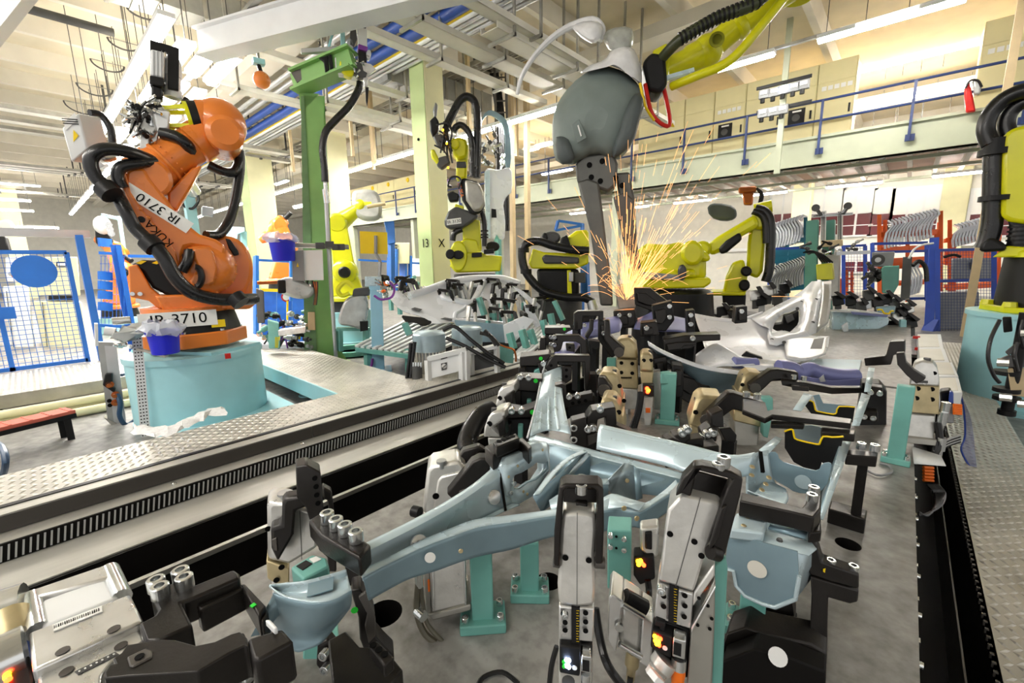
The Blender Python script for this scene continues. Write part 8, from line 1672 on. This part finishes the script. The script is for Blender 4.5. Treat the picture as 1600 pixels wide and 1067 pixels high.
loc_unit('black locator with upright post behind the front yoke', 1.78, [([(1098,676),(1112,666),(1122,668),(1120,690),(1100,694)],0,.07,'black'),([(1111,648),(1130,640),(1132,668),(1112,668)],.02,.06,'black'),([(1080,690),(1100,686),(1104,712),(1082,714)],-.02,.06,'black'),([(1098,700),(1124,696),(1124,728),(1100,728)],-.12,.07,'black'),([(1124,670),(1142,668),(1152,680),(1148,708),(1138,712),(1134,690)],.05,.06,'black')], [(1103,676),(1112,674),(1093,682),(1106,704),(1114,699)])
setview(1000)
# clutter of dark locators between the tunnel sheet and the white panel
for k, (lab, D, pts, bl) in enumerate((('dark locator plate under the name plate of the crouching robot', 3.4, [(1018,478),(1050,470),(1054,500),(1040,518),(1022,516)], [(1046,478),(1046,495)]),('black stop block beside the lilac sheet edge', 3.1, [(1000,505),(1026,502),(1030,524),(1000,526)], [(1010,512)]),('black slotted locator beyond the lilac sheet', 3.3, [(1072,486),(1086,484),(1086,520),(1074,524)], [(1079,492),(1079,506)]),('low black bar with hooked end left of the white panel', 3.0, [(1036,530),(1070,524),(1126,522),(1126,532),(1090,534),(1080,545),(1040,550)], [(1082,528)]),('dark gripper jaw behind the gold clamps', 3.2, [(934,500),(944,500),(946,525),(958,540),(966,552),(956,560),(944,545),(934,530)], [(944,520)]),('black guide block beside the electrode', 3.6, [(958,486),(992,484),(994,512),(960,514)], [(968,492),(984,492)]),('black stop plate left of the electrode', 3.6, [(902,488),(930,486),(930,500),(904,502)], []),('black slanted plate under the crouching robot', 3.9, [(990,450),(1016,450),(1050,476),(1050,492),(1018,486),(992,476)], []),('black post locator at the left edge of the white panel', 3.5, [(1150,480),(1168,478),(1168,504),(1148,506)], [(1158,486)]),('dark jig frame block under the wheel arch sheet', 3.0, [(1060,580),(1100,590),(1120,620),(1090,640),(1060,620)], []),('black frame post right of the teal stand', 2.75, [(1050,570),(1068,572),(1068,620),(1052,622)], []),('black lower frame block beside the gold clamp', 2.9, [(1020,560),(1042,556),(1044,592),(1024,590)], []))):
    t = nm(lab, 'locator', PD(pts[0][0], pts[0][1]+30, D), 'locator_block', 'dark locator blocks'); dl('block', pts, D, .14, 'black' if k % 2 else 'blk', t, .008); dl('spacer', [((a-pts[0][0])*.5+pts[0][0]+6, (b-pts[0][1])*.5+pts[0][1]+8) for a, b in pts], D-.03, .05, 'black', t, .005)
    if k != 8: prop(t, pts, D+.1)
    for x, y in bl: bd([(x,y)], D-.04, t, .035)

# ============================================================ GOLD STAINED CLAMPS
def gold(label, D, head, body, arm, piv=None, bolts=(), cyl=None, writing=False):
    t = nm(label, 'clamp', PD(sum(p[0] for p in body)/len(body), max(p[1] for p in body), D), 'power_clamp', 'gold stained clamps')
    dl('housing', head, D, .16, 'brass_alu', t, .015); dl('body', body, D+.005, .15, 'brass_alu', t, .006)
    prop(t, body, D+.09, 'alu')
    if cyl: dl('cylinder', cyl, D+.01, .13, 'alu', t, .008)
    if arm: dl('arm', arm, D-.06, .07, 'black', t, .008)
    if piv: M().lathe(PD(*piv, D-.065), -FH, [(0,.03),(.01,.03)], 14).obj('pivot', K['dsteel'], t)
    for x, y in bolts: hole(x, y, D-.001, .012, t)
    M().lathe(PD(head[len(head)//3][0], head[len(head)//3][1]+1, D+.05), (0,0,1), [(-.01,.012),(.02,.012)], 12).obj('knob', K['dgrey'], t)
    return t
t = gold('tall gold stained clamp with scribbled body behind the tunnel sheet', 2.75, [(962,534),(970,529),(984,528),(994,538),(997,562),(962,560)], [(963,561),(996,562),(997,608),(962,606)], [(944,500),(952,500),(953,524),(964,534),(976,544),(974,556),(966,560),(956,548),(944,530)], (967,550), [(971,567),(988,568),(971,582),(988,583)], [(972,606),(996,608),(996,640),(974,640)])
M().tube([PD(968+.7*i, 590+(-1 if i % 2 else 1.4)*(1+.4*math.sin(i*1.7)), 2.744) for i in range(28)], .0022, 4, 2).obj('handwriting', K['ink'], t)
dl('side_plate', [(948,560),(962,560),(962,580),(948,578)], 2.72, .04, 'gbox', t)
gold('gold stained clamp with round black jaw beside the portal locators', 2.3, [(935,586),(942,582),(960,582),(966,590),(972,622),(975,650),(955,640),(936,618)], [(955,625),(975,624),(976,646),(958,644)], [(934,590),(944,590),(957,608),(952,616),(940,620),(933,618)], (944,609), [(968,603),(975,626)])
gold('low gold stained clamp half hidden by the arched grip', 2.05, [(938,628),(944,622),(960,624),(968,636),(970,652),(974,668),(958,664),(940,640)], [(955,650),(974,650),(978,672),(960,670)], None, None, [(967,644)])
t = gold('twin gold stained clamp with glowing red sensor behind the cross member', 2.65, [(1000,556),(1003,551),(1016,551),(1020,558),(1021,582),(1000,580)], [(1000,580),(1021,582),(1020,600),(1002,600)], None, None, [(1006,563),(1017,563)], [(1006,640),(1020,640),(1016,675),(1008,678)])
dl('sensor', [(1004,602),(1022,602),(1022,620),(1004,618)], 2.6, .06, 'blk', t)
for x, y, m in ((1011,607,'ledr'),(1013,610,'ledy'),(1012,612,'ledr')): M().ball(PD(x,y,2.595), .012, 8, 6).obj('led', K[m], t)
dl('valve', [(1006,620),(1020,620),(1019,645),(1008,645)], 2.62, .05, 'alu', t); dl('warning_label', [(1009,638),(1016,638),(1016,645),(1009,645)], 2.61, .01, 'orcable', t, 0)
for k in range(3): M().tube([PD(1004-2*k,612,2.6), PD(1000-2*k,640,2.6), PD(992-3*k,668,2.6)], .014, 8).obj('hose', K['hose'], t)
dl('rear_plate', [(1020,582),(1032,580),(1034,640),(1022,640)], 2.8, .08, 'alu', t)
t = gold('large gold stained clamp with long black arm over the box member', 2.1, [(1076,664),(1080,650),(1088,626),(1096,618),(1130,620),(1120,650),(1100,676)], [(1078,664),(1100,664),(1100,690),(1082,690)], [(1098,652),(1138,614),(1146,614),(1196,630),(1198,648),(1160,644),(1146,640),(1108,668),(1100,662)], (1104,656), [(1087,644)])
dl('cylinder', [(1146,642),(1188,652),(1184,702),(1148,696)], 2.35, .12, 'steel', t, .008); dl('cylinder_cap', [(1147,640),(1190,650),(1189,668),(1146,658)], 2.34, .14, 'brass_alu', t, .008)
t = gold('gold stained clamp with flat black arm under the lilac beam', 2.7, [(1152,618),(1158,600),(1162,588),(1172,582),(1192,584),(1190,604),(1180,620)], [(1150,612),(1180,612),(1180,628),(1152,626)], [(1170,602),(1204,578),(1216,577),(1248,582),(1248,594),(1206,596),(1196,606),(1182,618),(1172,612)], (1180,606), [(1160,601)])
# teal mount beside
for k, (pts, D, lab) in enumerate((([(1188,622),(1208,622),(1208,642),(1190,642)],2.5,'teal plate bolted beside the long black arm'),([(1192,655),(1206,654),(1200,685),(1192,682)],2.3,'small teal bracket below the stepped black bar'),([(1032,584),(1048,582),(1048,600),(1032,600)],2.62,'teal head of the stand behind the cross member'),([(986,540),(994,538),(996,552),(988,552)],2.9,'small teal lug on the tall gold clamp'))):
    tag(dl('teal_bracket', pts, D, .06, 'teal', None, .005), lab, 'bracket', 'small teal brackets')
# left bank aluminium heads
for k, (pts, arm, D, lab) in enumerate((([(774,632),(778,612),(784,604),(802,600),(803,616),(790,628),(798,642),(768,642)],[(786,620),(800,612),(802,638),(796,640)],2.1,'aluminium clamp head behind the second locator of the left bank'),([(756,668),(762,652),(768,644),(786,640),(790,656),(772,668),(786,684),(754,684)],[(776,662),(788,652),(790,680),(780,684)],1.85,'aluminium clamp head behind the nearest locator of the left bank'))):
    t = nm(lab, 'clamp', PD(pts[0][0], 720, D), 'power_clamp', 'left bank clamps'); dl('housing', pts, D, .12, 'alu', t, .01); dl('jaw', arm, D-.04, .05, 'black', t, .006); hole(pts[1][0]+3, pts[1][1]+10, D-.001, .012, t); M().lathe(PD(pts[2][0]+4, pts[2][1], D+.03), (0,0,1), [(-.01,.012),(.02,.012)], 12).obj('knob', K['dgrey'], t)
    dl('body', [(pts[0][0]+6,pts[-1][1]),(pts[-2][0],pts[-2][1]),(pts[-2][0],pts[-2][1]+24),(pts[0][0]+8,pts[-1][1]+24)], D+.01, .11, 'alu', t, .005)
tag(M().tube([PD(768,640,2.1), PD(752,648,2.05), PD(738,668,2.0), PD(730,690,1.95), PD(732,706,1.9)], .045, 10).obj('cable_sleeve', K['hose']), 'thick black cable sleeve behind the left bank clamps', 'cable')

# ============================================================ WHITE INNER SIDE PANEL AND LILAC PARTS
setview(1200)
DW = 4.0
ws = nm('white pressed inner side panel with pillar opening behind the clamps', 'car panel', PD(1190,570,DW), 'inner_side_panel')
def wd(x, y): return DW + (560-y)*.012
def wp(x, y, o=0): return PD(x, y, wd(x, y)+o)
def wrow(pts, o=0): return [wp(a, b, o) for a, b in pts]
surf('floor_skin', [wrow([(1086,494),(1120,500),(1150,502),(1172,497),(1206,491)]), wrow([(1090,508),(1122,514),(1152,516),(1176,514),(1204,512)],.06), wrow([(1096,524),(1126,530),(1156,532),(1190,532),(1232,524)],.1), wrow([(1100,540),(1130,548),(1160,552),(1200,552),(1260,545)],.06), wrow([(1104,548),(1140,558),(1170,563),(1210,566),(1250,566)])], 'panel', ws, .006, 3)
surf('sill_skin', [wrow([(1230,524),(1262,524),(1296,526)]), wrow([(1226,540),(1262,544),(1294,542)],-.02), wrow([(1230,560),(1258,564),(1290,553)],-.02)], 'panel', ws, .006)
oo = [(1172,497),(1190,490),(1212,478),(1236,466),(1254,454),(1262,446),(1268,440),(1284,439),(1283,460),(1279,490),(1275,520),(1262,526),(1240,530),(1214,540),(1202,538),(1199,526),(1200,512),(1188,508)]
ii = [(1208,510),(1211,502),(1218,494),(1226,489),(1236,487),(1244,483),(1250,484),(1251,490),(1249,500),(1246,508),(1238,516),(1233,520),(1226,517),(1219,518),(1211,520),(1206,520),(1205,518),(1206,514)]
M().grid([wrow(oo), wrow([((a[0]*.45+b[0]*.55),(a[1]*.45+b[1]*.55)) for a,b in zip(oo,ii)],-.05), wrow(ii)], True).obj('pillar_skin', K['panel'], ws, solid=.008, sharp=60)
M().grid([wrow(ii), wrow(ii,.06)], True).obj('opening_lip', K['panel'], ws, solid=.004)
surf('front_lip', [wrow([(1086,490),(1120,496),(1150,498),(1172,493),(1192,486)],-.03), wrow([(1086,495),(1120,501),(1150,503),(1172,498),(1192,491)])], 'panel', ws, .006)
surf('pillar_side', [wrow([(1284,440),(1283,470),(1276,520)]), wrow([(1299,439),(1298,475),(1294,505)],.08)], 'slat', ws, .006)
M().slab(wrow([(1272,530),(1288,528),(1284,545),(1266,545)],-.03), FH*.01).obj('square_opening', K['dgrey'], ws)
for (x, y) in ((1252,472),(1275,468),(1270,504),(1206,531),(1246,482),(1225,535)): M().lathe(wp(x,y,-.03), -FH, [(0,.018),(.004,.018)], 10).obj('hole', K['dgrey'], ws)
mh = nm('black mechanism seen through the pillar opening of the white panel', 'mechanism', wp(1228,520,.2), 'mechanism'); dl('block', [(1208,508),(1222,506),(1224,494),(1234,492),(1248,486),(1248,510),(1234,522),(1222,516),(1208,518)], wd(1228,505)+.2, .2, 'blk', mh, .01); dl('lever', [(1226,494),(1238,490),(1242,500),(1230,506)], wd(1228,505)+.17, .05, 'dgrey', mh, .01)
# wheel arch sheet with bright lip
wa = nm('curved grey wheel arch sheet with bright lip hanging off the white panel', 'body sheet', PD(1120,610,3.0), 'wheel_arch')
lip = [(1012,533),(1030,544),(1056,556),(1086,567),(1112,573),(1146,578),(1180,582)]
surf('lip', [[PD(a,b,2.9) for a,b in lip], [PD(a+2,b+7,2.88) for a,b in lip]], 'panel', wa, .006); surf('arch', [[PD(a+2,b+7,2.9) for a,b in lip], [PD(a,b,2.98) for a,b in ((1020,545),(1040,560),(1064,574),(1082,588),(1104,598),(1140,596),(1176,594))], [PD(a,b,3.1) for a,b in ((1030,556),(1050,570),(1068,584),(1088,604),(1104,616),(1136,612),(1170,608))]], 'galvd', wa, .005)
surf('pale_apron', [[PD(a,b,3.2) for a,b in ((1074,566),(1090,552),(1108,540),(1120,536))], [PD(a,b,3.1) for a,b in ((1086,569),(1110,560),(1130,554),(1150,552))], [PD(a,b,2.95) for a,b in ((1112,575),(1130,572),(1150,572),(1180,570))]], 'panel', wa, .005)
dk = nm('pale sheet seat cross panel with opening beside the lilac beam', 'body sheet', PD(1160,575,2.9), 'seat_panel'); dl('dark_opening', [(1158,556),(1166,549),(1172,552),(1190,558),(1192,562),(1168,564)], 3.3, .04, 'blk', dk)
vs_ = M().add([PD(1136,562,3.1), PD(1150,556,3.2), PD(1222,566,3.0), PD(1230,574,2.9), PD(1180,580,2.85)], [(0,1,2,3,4)]).obj('skin', K['panel'], dk, solid=.006)
ll = nm('lilac tubular beam lying across the box member', 'body beam', PD(1280,590,2.75), 'lilac_beam')
M().tube([PD(1216,574,2.85), PD(1236,576,2.85), PD(1250,584,2.85), PD(1264,577,2.85), PD(1280,583,2.85), PD(1310,588,2.85), PD(1338,588,2.85)], .05, 12, 4).obj('tube', K['lilac'], ll); M().slab([PD(a,b,2.75) for a,b in ((1250,586),(1300,594),(1352,590),(1350,602),(1300,604),(1256,598))], FH*.02+V((0,0,-.03))).obj('flange', K['lilac'], ll, bev=.006); M().slab([PD(a,b,2.72) for a,b in ((1280,592),(1287,586),(1290,596),(1282,597))], FH*.02).obj('tab', K['silver'], ll)
l2 = nm('small lilac bracket on the pale seat panel', 'body bracket', PD(1165,575,2.95), 'lilac_bracket'); M().tube([PD(1146,566,3.0), PD(1164,568,3.0), PD(1182,568,3.0)], .04, 10, 3).obj('tube', K['lilac'], l2)
l3 = nm('lilac floor sheet with raised ribs under the weld gun', 'body sheet', PD(1040,515,3.6), 'lilac_sheet')
surf('skin', [[PD(a,b,3.7) for a,b in ((996,498),(1010,492),(1024,486),(1044,492),(1072,498))], [PD(a,b,3.55) for a,b in ((992,508),(1010,504),(1030,504),(1052,508),(1080,512))], [PD(a,b,3.45) for a,b in ((990,514),(1012,516),(1034,518),(1058,518),(1088,522))]], 'lilac', l3, .006)
l4 = nm('pale lilac floor edge sheet left of the electrode', 'body sheet', PD(920,525,3.4), 'lilac_sheet'); surf('skin', [[PD(a,b,3.6) for a,b in ((904,506),(930,500),(965,494))], [PD(a,b,3.4) for a,b in ((892,522),(925,516),(972,506))], [PD(a,b,3.3) for a,b in ((890,530),(925,528),(968,518))]], 'lilac', l4, .006)
bb2 = nm('flat black bracket bar under the lilac beam', 'bracket arm', PD(1300,605,2.6), 'clamp_bracket'); dl('bar', [(1220,594),(1260,598),(1300,606),(1356,606),(1356,614),(1300,616),(1250,608),(1222,602)], 2.6, .06, 'black', bb2); dl('block', [(1236,602),(1264,606),(1264,612),(1238,610)], 2.57, .05, 'black', bb2); bd([(1240,592),(1256,594)], 2.6, bb2, .03, V((0,0,1)))
# far rear clutter: second front structure at the back of the line
rs = nm('second blue-grey front structure waiting farther down the line', 'body structure', PD(1350,525,6), 'front_structure')
dl('side_sheet', [(1300,486),(1340,488),(1384,494),(1390,498),(1388,508),(1372,516),(1340,518),(1300,522)], 6.0, .3, 'galv', rs, .02); dl('top_sheet', [(1298,487),(1330,485),(1386,491),(1384,495),(1340,490)], 5.9, .25, 'panel', rs, .01); dl('lilac_strip', [(1330,487),(1388,492),(1386,496),(1332,491)], 5.85, .05, 'lilac', rs, .005); dl('bracket', [(1316,510),(1325,504),(1326,518),(1318,519)], 5.8, .1, 'panel', rs, .01); M().tube([PD(a,b,5.8) for a,b in ((1371,484),(1378,484),(1381,489),(1389,490),(1392,486),(1396,486))], .012, 6, 2).obj('yellow_seal', K['yel2'], rs); dl('dark_lip', [(1370,480),(1400,478),(1398,490),(1372,488)], 6.0, .1, 'galvd', rs, .01)
far = [(1335,535,'alu'),(1362,528,'blk'),(1378,520,'black'),(1394,510,'blk'),(1404,498,'alu'),(1412,520,'alu'),(1425,505,'blk'),(1350,540,'silver'),(1330,470,'blk'),(1345,480,'dgrey'),(1398,475,'dgrey'),(1412,488,'blk'),(1310,470,'blk'),(1288,470,'dgrey'),(1372,472,'black'),(1386,468,'blk'),(1420,482,'alu'),(1358,462,'dgrey'),(1200,455,'alu'),(1190,470,'blk'),(1214,468,'dgrey'),(1226,452,'blk'),(1180,462,'alu'),(1135,500,'alu'),(1145,492,'black'),(1128,488,'blk')]
for k, (x, y, m) in enumerate(far):
    D = 6.3 if x > 1280 else 5.6; t = nm('far clamp of the rear jig behind the white inner side panel', 'clamp', PD(x,y+8,D), 'small_clamp', 'far jig clamps'); a = R.uniform(-.6,.6)
    dl('body', [(x-9,y-8),(x+7,y-10),(x+10,y+6),(x-8,y+9)], D, .12, m, t, .015); dl('arm', [(x-4+8*a,y-14),(x+3+8*a,y-15),(x+14,y-6),(x+8,y-2)], D-.05, .06, 'black', t, .008); dl('cylinder', [(x-5,y+8),(x+5,y+7),(x+5,y+20),(x-5,y+21)], D+.02, .08, 'silver' if k % 2 else 'dgrey', t, .008)
for k, (x, y0_, y1_) in enumerate(((1347,522,560),(1362,520,545),(1412,500,545))): tag(dl('far_post', [(x-5,y0_),(x+5,y0_),(x+4,y1_),(x-6,y1_)], 6.1, .1, 'aqua', None, .01), 'light teal post of the rear jig, %s from the left' % ['first','second','third'][k], 'post', 'rear jig posts')
for k, (pts, lab) in enumerate((([(1265,572),(1278,560),(1300,556),(1345,566),(1290,578)],'grey floor plate end behind the lilac beam'),)): tag(hz('cross_plate', [(1250,572),(1272,560),(1346,562),(1342,582)], .62, .02, 'galvd', None), lab, 'plate')
